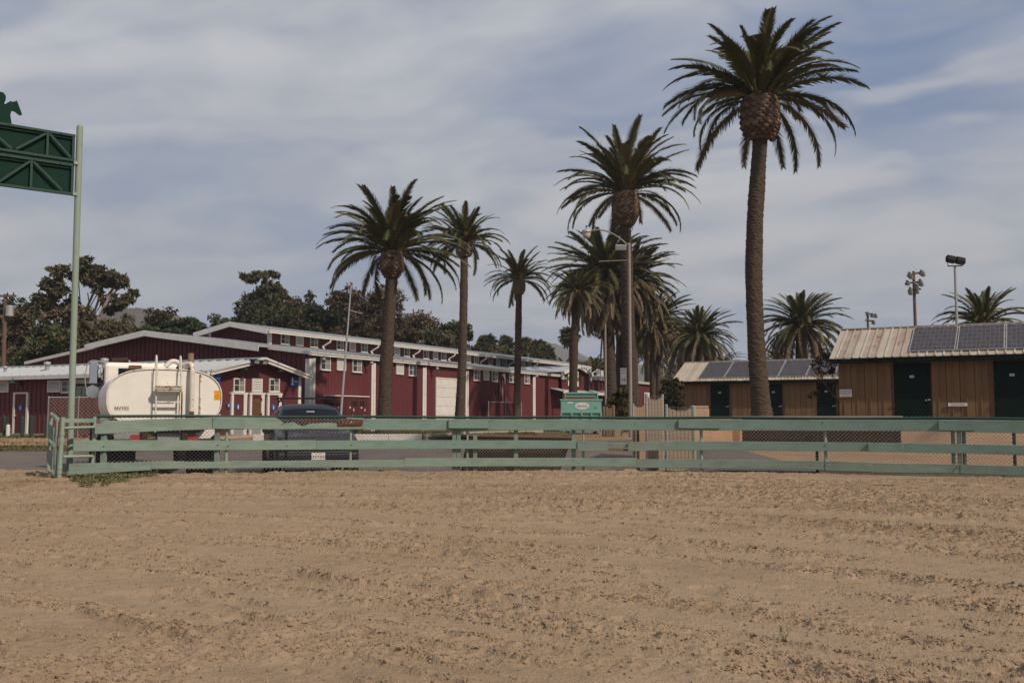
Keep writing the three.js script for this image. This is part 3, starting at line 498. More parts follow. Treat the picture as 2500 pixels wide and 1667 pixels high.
// ── the big red barn ──
const BARN_O = [-11.6, 0.4, -57];
{
  const b = thing('red_barn', 'long red metal barn with raised clerestory and white trim', 'barn', BARN_O, GRID);
  const L = 62, E = 4.73, AP = 6.35, HW = 12.2, slope = (AP - E) / HW, roofAt = (x) => AP - Math.abs(x + HW) * slope;
  add('end_wall', ribWall(2 * HW, (s) => AP - 0.05 - Math.abs(s - HW) * slope, -0.3, 0.36, 0.06, 0.045, [HW]).translate(-2 * HW, 0, 0), M.red, b);
  // long wall in bays
  add('side_wall', ribWall(L, () => E - 0.02, -0.3, 0.3, 0.05, 0.022).rotateY(Math.PI / 2), M.red, b);
  const bars = (g) => g;
  // lower roof, two slopes, ribs running down to the eaves
  const sl = Math.hypot(HW, AP - E), an = Math.atan(slope);
  for (const s of [1, -1]) { const g = standingRoof(L + 0.5, sl + 0.15, 0.6, 0.05); g.rotateX(an); if (s > 0) { g.rotateY(Math.PI / 2); g.translate(0.15, E - 0.02, 0.25); } else { g.rotateY(-Math.PI / 2); g.translate(-2 * HW - 0.15, E - 0.02, -L - 0.25); } add('roof_slope', g, M.roofGrey, b); }
  // deep canopy over the middle of the gable and its white fascia
  const gp = (x) => [x, roofAt(x)];
  const x0 = hit(b, 'z', 1.0, 207, 860).x, x1 = hit(b, 'z', 1.0, 632, 850).x;
  for (const [a, c] of [[x0, -HW], [-HW, x1]]) { add('canopy', plank([a, roofAt(a) + 0.02, 0.52], [c, roofAt(c) + 0.02, 0.52], 0.06, 1.0), M.roofGrey, b); add('canopy_fascia', plank([a, roofAt(a) - 0.1, 1.05], [c, roofAt(c) - 0.1, 1.05], 0.36, 0.05), M.white, b); }
  add('rake_trim', plank([-2 * HW - 0.1, E + 0.0, 0.14], [x0, roofAt(x0) - 0.02, 0.14], 0.2, 0.24), M.white, b);
  add('rake_trim', plank([x1, roofAt(x1) - 0.02, 0.14], [0.16, E - 0.02, 0.14], 0.2, 0.24), M.white, b);
  // eave gutter, in two rolls
  add('gutter', [box(0.2, 0.17, L + 0.4, 0.17, E - 0.08, -L / 2), box(0.06, 0.06, L + 0.4, 0.29, E - 0.0, -L / 2)], M.white, b);
  // snow clips along the eave
  { const g = []; for (let z = 0.8; z < 46; z += 0.6) g.push(box(0.12, 0.07, 0.06, -0.1, E + 0.06, -z)); add('roof_clips', g, M.darkMetal, b); }
  // corner columns and downpipes
  for (const [px, w] of [[761, 0.55], [911, 0.42], [1036, 0.42], [1140, 0.4], [1229.5, 0.4], [1304, 0.4], [1481, 0.4], [1555, 0.4]]) {
    const z = hit(b, 'x', 0.05, px, 960).z; add('downpipe', bbox(0.1, E - 0.15, w * 0.42, 0.06, (E - 0.15) / 2 - 0.15, z - w * 0.22, 0.02), M.white, b); add('column_trim', bbox(0.06, E - 0.17, w * 0.5, 0.045, (E - 0.17) / 2 - 0.15, z + w * 0.26, 0.01), M.white, b);
  }
  add('corner_trim', bbox(0.28, E - 0.2, 0.08, -0.14, (E - 0.2) / 2 - 0.15, 0.04, 0.02), M.white, b);
  const wx = (px, py) => hit(b, 'x', 0.06, px, py);
  for (const [px, py] of [[794, 887], [871, 893], [1007, 903], [1164, 916], [1208, 919], [1250, 921.5], [1286.5, 925]]) { const p = wx(px, py); windowPart(b, 0.06, p.y, p.z, 0.92, 0.78, Math.PI / 2, false); }
  for (const [px, py] of [[833, 890], [976, 901], [1187, 917]]) { const p = wx(px, py); louverPart(b, 0.06, p.y, p.z, 0.86, 0.72, Math.PI / 2, 9); }
  for (const [px, py] of [[774, 880], [892, 889], [1053, 902], [1236, 917], [1298, 920.5], [1369, 926], [1431, 932]]) { const p = wx(px, py); floodLamp(b, 0.03, p.y, p.z, Math.PI / 2); }
  // roll-up door with its sections
  { const p0 = wx(1064.5, 923.5), p1 = wx(1132, 923.5), w = p0.z - p1.z, h = p0.y + 0.1; const dr = sub('rollup_door', b, [0.06, 0, (p0.z + p1.z) / 2], Math.PI / 2);
    for (let i = 0; i < 6; i++) add('door_section', bbox(w - 0.1, h / 6 - 0.012, 0.05, 0, -0.1 + (i + 0.5) * h / 6, 0, 0.008), M.white, dr);
    add('door_frame', [box(0.07, h, 0.1, -w / 2 - 0.01, h / 2 - 0.1, 0), box(0.07, h, 0.1, w / 2 + 0.01, h / 2 - 0.1, 0), box(w + 0.1, 0.08, 0.1, 0, h - 0.06, 0)], M.white, dr); }
  { const p0 = wx(1573, 958), p1 = wx(1590, 958), w = p0.z - p1.z; add('far_door', bbox(w, p0.y + 0.1, 0.06, 0, (p0.y - 0.1) / 2, 0, 0.01).rotateY(Math.PI / 2).translate(0.08, 0, (p0.z + p1.z) / 2), M.white, b); }
  // dark red standpipe hoop on the wall
  { const p = wx(1216, 918), q = wx(1226, 918); add('standpipe', tube([[0.2, 0, p.z], [0.2, p.y - 0.3, p.z], [0.2, p.y, (p.z + q.z) / 2], [0.2, p.y - 0.3, q.z], [0.2, 0, q.z]], 0.07, 40, 8), M.redDark, b); }
  // clerestory
  const MB = -9.44, MA = -14.96, MZ = -7.3, ME = 7.03 - 0.02, base = roofAt(MB) - 0.05, mAP = 7.53;
  add('clerestory_wall', ribWall(L + MZ, () => ME - 0.02, base, 0.3, 0.05, 0.022).rotateY(Math.PI / 2).translate(MB, 0, MZ), M.red, b);
  add('clerestory_end', ribWall(MB - MA, (s) => mAP - 0.05 - Math.abs(s - (MB - MA) / 2) * (mAP - ME) / ((MB - MA) / 2), base, 0.36, 0.06, 0.04, [(MB - MA) / 2]).translate(MA, 0, MZ), M.red, b);
  const mw = (MB - MA) / 2 + 0.6, ms = (mAP - ME) / ((MB - MA) / 2), mm = (MA + MB) / 2, mEd = mAP - mw * ms;
  for (const s of [1, -1]) { const W = Math.hypot(mw, mAP - mEd), g = standingRoof(L + MZ + 0.9, W, 0.6, 0.05).rotateX(Math.atan(ms)); if (s > 0) g.rotateY(Math.PI / 2).translate(mm + mw, mEd + 0.03, MZ + 0.9); else g.rotateY(-Math.PI / 2).translate(mm - mw, mEd + 0.03, -L); add('clerestory_roof', g, M.roofGrey, b);
    add('clerestory_fascia', plank(s > 0 ? [mm, mAP - 0.1, MZ + 0.93] : [mm - mw, mEd - 0.1, MZ + 0.93], s > 0 ? [mm + mw, mEd - 0.1, MZ + 0.93] : [mm, mAP - 0.1, MZ + 0.93], 0.34, 0.05), M.white, b); }
  add('clerestory_gutter', [box(0.18, 0.2, L + MZ + 0.7, mm + mw + 0.02, mEd - 0.08, (MZ - L) / 2 + 0.45), box(0.06, 0.07, L + MZ + 0.7, mm + mw + 0.13, mEd + 0.0, (MZ - L) / 2 + 0.45)], M.white, b);
  add('clerestory_corner', [box(0.16, ME - base, 0.06, MB - 0.05, (ME + base) / 2, MZ + 0.05), box(0.06, ME - base, 0.2, MB + 0.03, (ME + base) / 2, MZ - 0.08), box(0.2, ME - base, 0.06, MA + 0.12, (ME + base) / 2, MZ + 0.05)], M.white, b);
  const cx = (px, py) => hit(b, 'x', MB + 0.05, px, py);
  for (const [px, py] of [[695, 828], [766, 836], [830, 843], [889, 849], [993, 860], [1040, 866], [1083, 870], [1163, 879], [1198, 883], [1232, 887], [1292, 892.5], [1440, 907], [1461, 909]]) { const p = cx(px, py); windowPart(b, MB + 0.05, p.y, p.z, 0.85, 0.7, Math.PI / 2); }
  for (const [px, py] of [[731, 833], [860, 846], [969, 858], [1063, 868], [1144, 877], [1216, 885], [1278, 891], [1432, 906], [1470, 911]]) { const p = cx(px, py); louverPart(b, MB + 0.05, p.y, p.z, 0.8, 0.66, Math.PI / 2, 9); }
  for (const [px, py] of [[806, 830], [923, 842], [1024, 855], [1110, 866], [1187, 875], [1255, 884], [1312, 889], [1457, 905]]) { // S-shaped downpipes
    const p = hit(b, 'x', mm + mw, px, py), z = p.z, y1 = mEd - 0.15, yb = roofAt(MB + 0.4) + 0.05;
    add('downpipe', tube([[mm + mw, y1, z], [mm + mw, y1 - 0.18, z], [mm + mw - 0.25, y1 - 0.35, z + 0.12], [MB + 0.14, y1 - 0.52, z + 0.3], [MB + 0.12, yb + 0.25, z + 0.32], [MB + 0.3, yb + 0.02, z + 0.3]], 0.07, 24, 8), M.white, b);
  }
  // cross gable with the banner, and the lean-to canopy below it
  { const q0 = wx(1364, 915).z, q1 = wx(1431, 915).z, w = q0 - q1, ap = hit(b, 'x', 0.1, 1398, 893).y, h0 = E - 0.1, mid = (q0 + q1) / 2, cg = sub('cross_gable', b, [0.36, 0, mid], Math.PI / 2);
    add('gable_wall', ribWall(w, (s) => ap - 0.12 - Math.abs(s - w / 2) * (ap - E - 0.35) / (w / 2), h0 - 1.6, 0.3, 0.05, 0.022, [w / 2]).translate(-w / 2, 0, 0), M.red, cg);
    const ed = E + 0.25, sl2 = Math.hypot(w / 2 + 0.2, ap - ed), a2 = Math.atan((ap - ed) / (w / 2 + 0.2));
    for (const s of [-1, 1]) { add('gable_roof', plank([s * (w / 2 + 0.2), ed, -3.4], [0, ap, -3.4], 0.06, 7.4), M.roofGrey, cg); add('gable_trim', plank([s * (w / 2 + 0.2), ed - 0.1, 0.33], [0, ap - 0.1, 0.33], 0.26, 0.06), M.white, cg); add('gable_post', box(0.2, 0.7, 0.2, s * w / 2, E - 0.05, 0.1), M.white, cg); }
  }
  { const q0 = wx(1344, 950).z, q1 = wx(1478, 950).z, y0 = wx(1344, 946).y, ln = sub('lean_to', b, [0, 0, 0]);
    add('lean_roof', plank([1.25, y0 - 0.35, (q0 + q1) / 2], [0.02, y0 - 0.05, (q0 + q1) / 2], 0.06, q0 - q1), M.roofGrey, ln); add('lean_fascia', box(0.06, 0.24, q0 - q1, 2.5 - 1.2, y0 - 0.4, (q0 + q1) / 2), M.white, ln);
    for (const t of [0.02, 0.5, 0.98]) add('lean_post', box(0.14, y0 - 0.3, 0.14, 1.15, (y0 - 0.5) / 2, lerp(q0, q1, t)), M.rust, ln); }
}
// the banner under the cross gable
{ const o = thing('barn_banner', 'white and green banner hanging on the far red gable behind a palm', 'banner', [0, 0, 0], GRID + Math.PI / 2); const p0 = V(-11.6, 0.4, -57), barn = scene.getObjectByName('red_barn'), a = hit(barn, 'x', 0.44, 1387, 902), c = hit(barn, 'x', 0.44, 1413, 944), w = a.z - c.z, h = a.y - c.y, m = barn.localToWorld(V(0.44, (a.y + c.y) / 2, (a.z + c.z) / 2)); o.position.copy(m);
  printed('banner', w, h, (g, W, H) => { g.fillStyle = '#d8d6d0'; g.fillRect(0, 0, W, H); g.fillStyle = '#2f8f35'; g.fillRect(0, H * 0.42, W, H * 0.25); g.fillStyle = '#30303a'; g.fillRect(W * 0.14, H * 0.08, W * 0.08, H * 0.28); g.fillRect(W * 0.26, H * 0.14, W * 0.06, H * 0.22); g.fillRect(W * 0.78, H * 0.2, W * 0.05, H * 0.14); g.fillRect(W * 0.86, H * 0.16, W * 0.06, H * 0.18); }, o, M.white, 128, 0.6); }

// ── restroom building ──
const REST_O = (() => { const p = at(505, 1000, 47); return [p.x, 0.52, p.z]; })();
{
  const b = thing('restroom_building', 'low red restroom building with pale ribbed roof in front of the barn', 'building', REST_O, GRID);
  const D = 6.7, E = 3.08, AP = 3.75, L = 24, sl = Math.hypot(D / 2 + 0.35, AP - E), s0 = (AP - E) / (D / 2);
  add('side_wall', ribWall(L, () => E - 0.02, -0.2, 0.36, 0.06, 0.04).translate(-L, 0, 0), M.red, b);
  add('end_wall', ribWall(D, (s) => AP - 0.04 - Math.abs(s - D / 2) * s0, -0.2, 0.24, 0.04, 0.018, [D / 2]).rotateY(Math.PI / 2), M.red, b);
  add('back_wall', box(L, E, 0.1, -L / 2, E / 2, -D), M.red, b);
  add('footing', [box(L, 0.3, 0.12, -L / 2, -0.1, 0.05), box(0.12, 0.3, D, 0.06, -0.1, -D / 2)], M.concrete, b);
  const ov = 0.35, W = Math.hypot(D / 2 + ov, s0 * (D / 2 + ov)), an = Math.atan(s0), yE = E - ov * s0;
  // roof sheets: each standing-seam sheet its own piece on the visible slope
  { const n = Math.round((L + 0.7) / 0.62), pw = (L + 0.7) / n, sg = muv(merge([box(pw - 0.004, 0.03, W, 0, 0.0, -W / 2), prism([[-0.05, 0], [0.05, 0], [0.03, 0.055], [-0.03, 0.055]], W).translate(pw / 2 - 0.05, 0.015, -W / 2)]).rotateX(an));
    for (let i = 0; i < n; i++) { const m = addRaw('roof_sheet', sg, M.roofGrey, b); m.position.set(-L + (i + 0.5) * pw - 0.1, yE + 0.06, ov); } }
  add('roof_back', standingRoof(L + 0.7, W, 0.62, 0.05).rotateX(an).rotateY(Math.PI).translate(0.55, yE + 0.06, -D - ov), M.roofGrey, b);
  add('ridge_cap', box(L + 0.6, 0.07, 0.5, -L / 2 + 0.2, AP + 0.11, -D / 2), M.roofGrey, b);
  add('gutter', [box(L + 0.5, 0.16, 0.16, -L / 2 + 0.2, yE - 0.04, ov + 0.06)], M.white, b);
  for (const s of [0, 1]) { const z = s ? -D - ov : ov; add('rake_trim', [plank([0.5, yE - 0.03, z], [0.5, AP + 0.02, -D / 2], 0.22, 0.06), plank([0.56, yE + 0.05, z], [0.56, AP + 0.1, -D / 2], 0.1, 0.05)], M.white, b); add('soffit', plank([0.26, yE - 0.02, z], [0.26, AP + 0.02, -D / 2], 0.03, 0.46), M.white, b); add('corner_trim', [box(0.06, E, 0.2, 0.045, E / 2, s ? -D + 0.1 : -0.1), box(0.2, E, 0.06, -0.06, E / 2, s ? -D - 0.03 : 0.06)], M.white, b); }
  { const p = hit(b, 'x', 0.62, 631, 884); const f = sub('ridge_floodlight', b, [0.62, p.y, p.z], Math.PI / 2); add('lamp_body', [box(0.55, 0.22, 0.25, -0.28, 0, 0, 0.3), box(0.55, 0.22, 0.25, 0.28, 0, 0, 0.3)], M.darkMetal, f); add('lamp_face', [box(0.3, 0.14, 0.02, 0.3, -0.02, 0.15, 0.3), box(0.3, 0.14, 0.02, -0.3, -0.02, 0.15, 0.3)], M.galv, f); }
  const wx = (px, py, o = 0.06) => hit(b, 'x', o, px, py);
  // doors on the end wall
  for (const [px0, px1, py, kind] of [[563.5, 601.5, 958, 0], [608.5, 644, 959, 1], [651.5, 686, 960, 2]]) {
    const a = wx(px0, py), c = wx(px1, py), w = a.z - c.z, h = a.y, g = sub('door', b, [0.06, 0, (a.z + c.z) / 2], Math.PI / 2), fr = 0.15;
    add('frame', [box(fr, h, 0.1, -w / 2 + fr / 2, h / 2, 0), box(fr + 0.08, h, 0.1, w / 2 - fr / 2 - 0.04, h / 2, 0), box(w + 0.1, 0.1, 0.12, 0, h - 0.03, 0)], M.white, g);
    add('leaf', box(w - 2 * fr, h - 0.05, 0.05, -0.02, h / 2 - 0.02, -0.01), kind === 1 ? M.redDark : M.red, g);
    add('kick_plate', box(w - 2 * fr - 0.08, 0.28, 0.01, -0.02, 0.2, 0.022), M.galv, g);
    if (kind === 1) { const s = []; for (let i = 0; i < 16; i++) s.push(box(w - 2 * fr - 0.22, 0.055, 0.02, -0.02, h * 0.4 + i * 0.062, 0.02, -0.5)); add('grille', s, M.rust, g); add('hinges', [0.3, 0.5, 0.85].map((q) => box(0.05, 0.14, 0.06, w / 2 - fr - 0.06, h * q, 0.03)), M.redDark, g); }
    else { add('emblem', new THREE.CylinderGeometry(0.16, 0.16, 0.02, 24).rotateX(Math.PI / 2).translate(-0.08, 1.42, 0.026), M.blueSign, g); add('emblem_figure', [ball(0.022, -0.08, 1.5, 0.04, 1, 1, 0.3), prism([[-0.04, 0.06], [0.04, 0.06], [0.025, -0.1], [-0.025, -0.1]], 0.008).translate(-0.08, 1.41, 0.04)], M.white, g); add('handle', ball(0.035, w / 2 - fr - 0.14, 1.0, 0.05), M.galv, g); }
  }
  for (const px of [582.5, 668.5]) { const p = wx(px, 940.5); windowPart(b, 0.07, p.y, p.z, 0.78, 0.68, Math.PI / 2, true, 0.055); }
  { const p = wx(626.5, 941); louverPart(b, 0.07, p.y, p.z, 0.74, 0.68, Math.PI / 2, 6); }
  { const p = wx(558, 990); add('side_emblem', new THREE.CylinderGeometry(0.13, 0.13, 0.02, 20).rotateZ(Math.PI / 2).translate(0.05, p.y, p.z), M.blueSign, b); add('side_emblem_figure', ball(0.05, 0.065, p.y, p.z, 0.2, 1.4, 0.7), M.white, b); }
  for (const [px, py] of [[584, 904], [670, 908]]) { const p = wx(px, py); wallLamp(b, 0.03, p.y, p.z, Math.PI / 2, 1.0); }
  // long side: louvers, window, door, lamp
  const wz = (px, py) => hit(b, 'z', 0.06, px, py);
  for (const [px, py, w, h, n] of [[131.5, 943, 1.02, 0.62, 7], [4, 944, 1.1, 0.62, 7], [202, 932, 1.05, 0.24, 3]]) { const p = wz(px, py); louverPart(b, p.x, p.y, 0.07, w, h, 0, n); }
  for (const px of [164, 282]) { const p = wz(px, 943.5); windowPart(b, p.x, p.y, 0.07, 0.85, 0.62, 0, false); }
  { const p0 = wz(33, 958), p1 = wz(69, 958), w = p1.x - p0.x, h = p0.y, g = sub('door', b, [(p0.x + p1.x) / 2, 0, 0.06]); add('frame', [box(0.14, h, 0.1, -w / 2 + 0.07, h / 2, 0), box(0.14, h, 0.1, w / 2 - 0.07, h / 2, 0), box(w, 0.08, 0.11, 0, h - 0.04, 0)], M.white, g); add('leaf', box(w - 0.28, h - 0.08, 0.05, 0, h / 2 - 0.04, -0.01), M.redDark, g); add('emblem', new THREE.CylinderGeometry(0.17, 0.17, 0.02, 24).rotateX(Math.PI / 2).translate(0, 1.42, 0.026), M.blueSign, g); add('emblem_figure', ball(0.05, 0, 1.42, 0.036, 0.6, 1.8, 0.2), M.white, g); add('handle', ball(0.04, -w / 2 + 0.26, 1.0, 0.05), M.galv, g); }
  { const p = wz(48, 934); wallLamp(b, p.x, p.y - 0.05, 0.03, 0, 1.25); }
  // roof vents
  for (const [px, py, s] of [[114, 893, 0.7], [254, 885, 0.8], [310, 882, 0.6], [11, 905, 0.5], [271, 896, 0.4]]) { const z = -1.4, p = hit(b, 'z', z, px, py), y = yE + (ov - z) * s0 + 0.05; const v = sub('roof_vent', b, [p.x, y, z]); add('stack', new THREE.CylinderGeometry(0.16 * s, 0.16 * s, 0.5 * s, 12).translate(0, 0.25 * s, 0), M.galv, v); add('cap', lathe([[0.16, 0.45], [0.26, 0.5], [0.26, 0.72], [0.0, 0.78]].map((q) => [q[0] * s, q[1] * s]), 14), M.galv, v); }
}
function pictogram(g, x, y, s, dress) { g.fillStyle = '#eef0f0'; g.beginPath(); g.arc(x, y - s * 0.42, s * 0.09, 0, 7); g.fill(); if (dress) { g.beginPath(); g.moveTo(x - s * 0.1, y - s * 0.3); g.lineTo(x + s * 0.1, y - s * 0.3); g.lineTo(x + s * 0.2, y + s * 0.12); g.lineTo(x - s * 0.2, y + s * 0.12); g.fill(); g.fillRect(x - s * 0.09, y + s * 0.1, s * 0.07, s * 0.35); g.fillRect(x + s * 0.02, y + s * 0.1, s * 0.07, s * 0.35); } else { g.fillRect(x - s * 0.14, y - s * 0.3, s * 0.28, s * 0.38); g.fillRect(x - s * 0.1, y, s * 0.085, s * 0.46); g.fillRect(x + s * 0.015, y, s * 0.085, s * 0.46); } }
for (const [name, label, text, dress, px0, px1, py0, py1] of [['women_sign', 'blue WOMEN sign with white figure on the red restroom gable', 'WOMEN', true, 512, 537, 910.5, 936], ['men_sign', 'blue MEN sign with white figure on the red restroom gable', 'MEN', false, 708.5, 728, 919, 942.5]]) {
  const o = thing(name, label, 'sign', [0, 0, 0], GRID + Math.PI / 2), b = scene.getObjectByName('restroom_building'), a = hit(b, 'x', 0.08, px0, py0), c = hit(b, 'x', 0.08, px1, py1), w = a.z - c.z, h = a.y - c.y; o.position.copy(b.localToWorld(V(0.08, (a.y + c.y) / 2, (a.z + c.z) / 2)));
  printed('sign', w, h, (g, W, H) => { g.fillStyle = '#154f9c'; g.fillRect(0, 0, W, H); pictogram(g, W * 0.26, H * 0.5, H * 0.85, dress); g.fillStyle = '#eef0f0'; g.font = `bold ${Math.round(W * (dress ? 0.155 : 0.19))}px sans-serif`; g.textBaseline = 'middle'; g.fillText(text, W * 0.46, H * 0.52); }, o, M.blueSign, 256, 0.45);
}
// ── tan stable barns with solar panels on the tin roof ──
function solarTex() { return canvasTex(640, 384, (g, W, H) => { g.fillStyle = '#4a474c'; g.fillRect(0, 0, W, H); for (let i = 0; i < 10; i++) for (let j = 0; j < 6; j++) { const v = 58 + ((i * 7 + j * 13) % 5) * 2; g.fillStyle = `rgb(${v},${v - 3},${v + 2})`; g.fillRect(i * 64 + 1.5, j * 64 + 1.5, 61, 61); } g.fillStyle = '#737074'; for (let i = 0; i < 11; i++) g.fillRect(i * 64 - 1.5, 0, 3, H); for (let j = 0; j < 7; j++) g.fillRect(0, j * 64 - 1.5, W, 3); const r = rng(44); for (let k = 0; k < 260; k++) { g.fillStyle = `rgba(165,155,140,${0.08 + r() * 0.22})`; g.beginPath(); g.ellipse(r() * W, r() * H, 1 + r() * 9, 1 + r() * 3, r() * 3, 0, 7); g.fill(); } }); }
const solarMats = [mat(solarTex(), 0.62), mat(solarTex(), 0.7)];
function stable(name, label, px, d, pyEave, base, L, nPanels, p0, doors, detail) {
  const c = at(px, pyEave, d), b = thing(name, label, 'stable', [c.x, base, c.z], GRID), E = c.y - base, OV = 0.45, HW = 3.1, SL = 1.41 / 3.1, W = Math.hypot(HW, 1.41), an = Math.atan(SL), r = rng(77 + L);
  // local: x along the front, +z towards the viewer; the roof edge at z = 0, the wall at z = -OV
  const top = E - 0.17, bw = detail ? 0.235 : 0.29; let x = 0.28;
  add('wall_core', [box(L, top, 0.08, 0.3 + L / 2, top / 2, -OV - 0.08), box(0.08, top, 5, 0.3, top / 2, -OV - 2.6)], M.tan2, b);
  const shared = {}; const bd = (w) => shared[w] ??= muv(bbox(w, top, 0.03, 0, 0, 0, 0.004));
  let k = 0; while (x < L) { const w = detail ? [0.22, 0.26, 0.24, 0.28][k % 4] : 0.33, inDoor = doors.some(([a, e]) => x + w > a + 0.02 && x < e - 0.02); if (!inDoor) { const m = addRaw('wall_board', bd(w - 0.02), k % 3 ? M.tan : M.tan2, b); m.position.set(x + w / 2, top / 2, -OV + (r() - 0.5) * 0.012); if (detail && k % 2 === 0) { const t = addRaw('batten', shared.bat ??= muv(bbox(0.045, top, 0.025, 0, 0, 0, 0.004)), M.tan, b); t.position.set(x + w, top / 2, -OV + 0.034); } } x += w; k++; }
  doors.forEach(([a, e, num], i) => { const w = e - a, hTop = top - 0.06, split = hTop * 0.40, g = sub('stall_door', b, [(a + e) / 2, 0, -OV + 0.0]);
    add('upper_leaf', bbox(w - 0.03, hTop - split - 0.015, 0.06, 0, split + (hTop - split) / 2 + 0.01, 0.0, 0.008), M.barnGreen, g); add('lower_leaf', bbox(w - 0.03, split - 0.01, 0.06, 0, split / 2, 0.012, 0.008), M.barnGreen, g);
    add('hinges', [0.25, 0.6, 0.75].map((q) => box(0.12, 0.06, 0.03, -w / 2 - 0.02, hTop * q, 0.05)), M.rust, g); add('latch', [box(0.1, 0.05, 0.04, w / 2 - 0.08, split - 0.12, 0.06), ball(0.03, w / 2 - 0.2, split - 0.15, 0.07)], M.galv, g);
    const t = sub('number_plate', g, [0, hTop * 0.76, 0.035]); printed('number', 0.16, 0.095, (q, Wd, Hd) => { q.fillStyle = '#c9c6bd'; q.fillRect(0, 0, Wd, Hd); q.fillStyle = '#1c1c1c'; q.font = `bold ${Hd * 0.85}px sans-serif`; q.textAlign = 'center'; q.textBaseline = 'middle'; q.fillText(num, Wd / 2, Hd * 0.54); }, t, null, 64); });
  // tin roof: each ribbed sheet a piece
  const pw = detail ? 0.305 : 0.4, n = Math.ceil((L + 0.6) / pw), sg = muv(merge([box(pw - 0.006, 0.012, W, 0, 0, -W / 2), prism([[-0.045, 0], [0.045, 0], [0.025, 0.04], [-0.025, 0.04]], W).translate(pw / 2 - 0.03, 0.004, -W / 2), ...(detail ? [] : [prism([[-0.03, 0], [0.03, 0], [0.015, 0.025], [-0.015, 0.025]], W).translate(-0.05, 0.004, -W / 2)])]).rotateX(an)), sgs = [0, 1, 2, 3, 4].map((k) => { const g = sg.clone(), u = g.attributes.uv; for (let i = 0; i < u.count; i++) u.setXY(i, u.getX(i) + k * 0.37, u.getY(i) + k * 0.83); return g; }), tins = [M.tin, M.tin2, M.tin3];
  for (let i = 0; i < n; i++) { const m = addRaw('roof_sheet', sgs[(i * 3) % 5], tins[Math.floor(r() * 3)], b); m.position.set((i + 0.5) * pw, E + 0.005 + (r() - 0.5) * 0.01, (r() - 0.5) * 0.03); }
  add('back_roof', box(n * pw, 0.02, W, n * pw / 2, 0, W / 2).rotateX(-an).rotateY(0).translate(0, E, -2 * HW), M.tin, b);
  add('ridge_cap', box(n * pw, 0.05, 0.26, n * pw / 2, E + 1.43, -HW), M.tin3, b);
  add('fascia', [box(n * pw - 0.1, 0.14, 0.04, n * pw / 2, E - 0.085, -0.05)], M.barnGreen, b); add('soffit', box(n * pw - 0.1, 0.02, OV, n * pw / 2, E - 0.165, -OV / 2 - 0.03), M.barnGreen, b);
  add('rafter_end', plank([0.05, E - 0.1, -0.05], [0.05, E + 1.3, -HW], 0.13, 0.04), M.barnGreen, b);
  // solar panels in a row
  const PW = detail ? 1.66 : 1.66, PH = W * 0.80;
  for (let i = 0; i < nPanels; i++) { const g = sub('solar_panel', b, [p0 + (i + 0.5) * (PW + 0.05), E + 0.07 + SL * 0.33, -0.33]); g.rotation.x = an;
    addRaw('cells', new THREE.PlaneGeometry(PW - 0.06, PH - 0.06).rotateX(-Math.PI / 2).translate(0, 0.022, -PH / 2), solarMats[i % 2], g);
    add('frame', [box(PW, 0.04, 0.03, 0, 0.005, -0.015), box(PW, 0.04, 0.03, 0, 0.005, -PH + 0.015), box(0.03, 0.04, PH - 0.06, -PW / 2 + 0.015, 0.005, -PH / 2), box(0.03, 0.04, PH - 0.06, PW / 2 - 0.015, 0.005, -PH / 2), box(PW - 0.06, 0.02, PH - 0.06, 0, 0.008, -PH / 2)], M.galv, g); }
  return b;
}
const stableA = (() => {
  const probe = { px: 2025, d: 40, py: 876 }, c = at(2025, 876, 40), o = new THREE.Group(); o.position.set(c.x, 1.35, c.z); o.rotation.y = GRID;
  const xx = (px, py = 950) => hit(o, 'z', -0.45, px, py).x, r = (px) => hit(o, 'z', -0.2, px, 850).x;
  return stable('stable', 'near tan board stable with dark green doors at right', 2025, 40, 876, 1.35, 12, 7, r(2217), [[xx(2183), xx(2274.5), '18'], [xx(2427.5), xx(2520), '17']], true);
})();
const stableB = (() => {
  const c = at(1638, 932, 65), o = new THREE.Group(); o.position.set(c.x, 1.4, c.z); o.rotation.y = GRID; const xx = (px) => hit(o, 'z', -0.45, px, 970).x;
  return stable('stable', 'farther tan stable behind the tallest palm, with solar panels on its tin roof', 1638, 65, 932, 1.4, 14.5, 6, hit(o, 'z', -0.2, 1703, 920).x, [[xx(1735), xx(1781.5), '11'], [xx(1868), xx(1911), '12'], [xx(1995), xx(2042), '13']], false);
})();
// wall notices on the near stable
for (const [name, label, px0, px1, py0, py1, lines] of [
  ['wall_notice', 'small white NO SMOKING notice on the tan stable wall', 2050, 2081.5, 950, 969, [['NO SMOKING', 0.2, 0.24], ['IN BARN AREA', 0.2, 0.5], ['IF CAUGHT IF', 0.12, 0.7], ['HAVE YOU SMOKE', 0.12, 0.86]]],
  ['wall_notice', 'narrow white notice strip low on the tan stable wall between doors', 2316, 2363, 983.5, 991.5, [['DO NOT TIE ANIMALS', 0.36, 0.3], ['TO FAUCETS OR PIPES', 0.36, 0.74]]]]) {
  const a = hit(stableA, 'z', -0.4, px0, py0), c = hit(stableA, 'z', -0.4, px1, py1), w = c.x - a.x, h = a.y - c.y, o = thing(name, label, 'sign', stableA.localToWorld(V((a.x + c.x) / 2, (a.y + c.y) / 2, -0.375)).toArray(), GRID);
  printed('notice', w, h, (g, W, H) => { g.fillStyle = '#d5d0cc'; g.fillRect(0, 0, W, H); g.strokeStyle = '#5c1e22'; g.lineWidth = H * 0.05; if (h > 0.2) g.strokeRect(0, 0, W, H); g.fillStyle = '#33282a'; g.textAlign = 'center'; g.textBaseline = 'middle'; for (const [t, s, y] of lines) { g.font = `bold ${Math.round(H * s)}px sans-serif`; g.fillText(t, W / 2, H * y); } }, o, M.white, 384, 0.6);
}
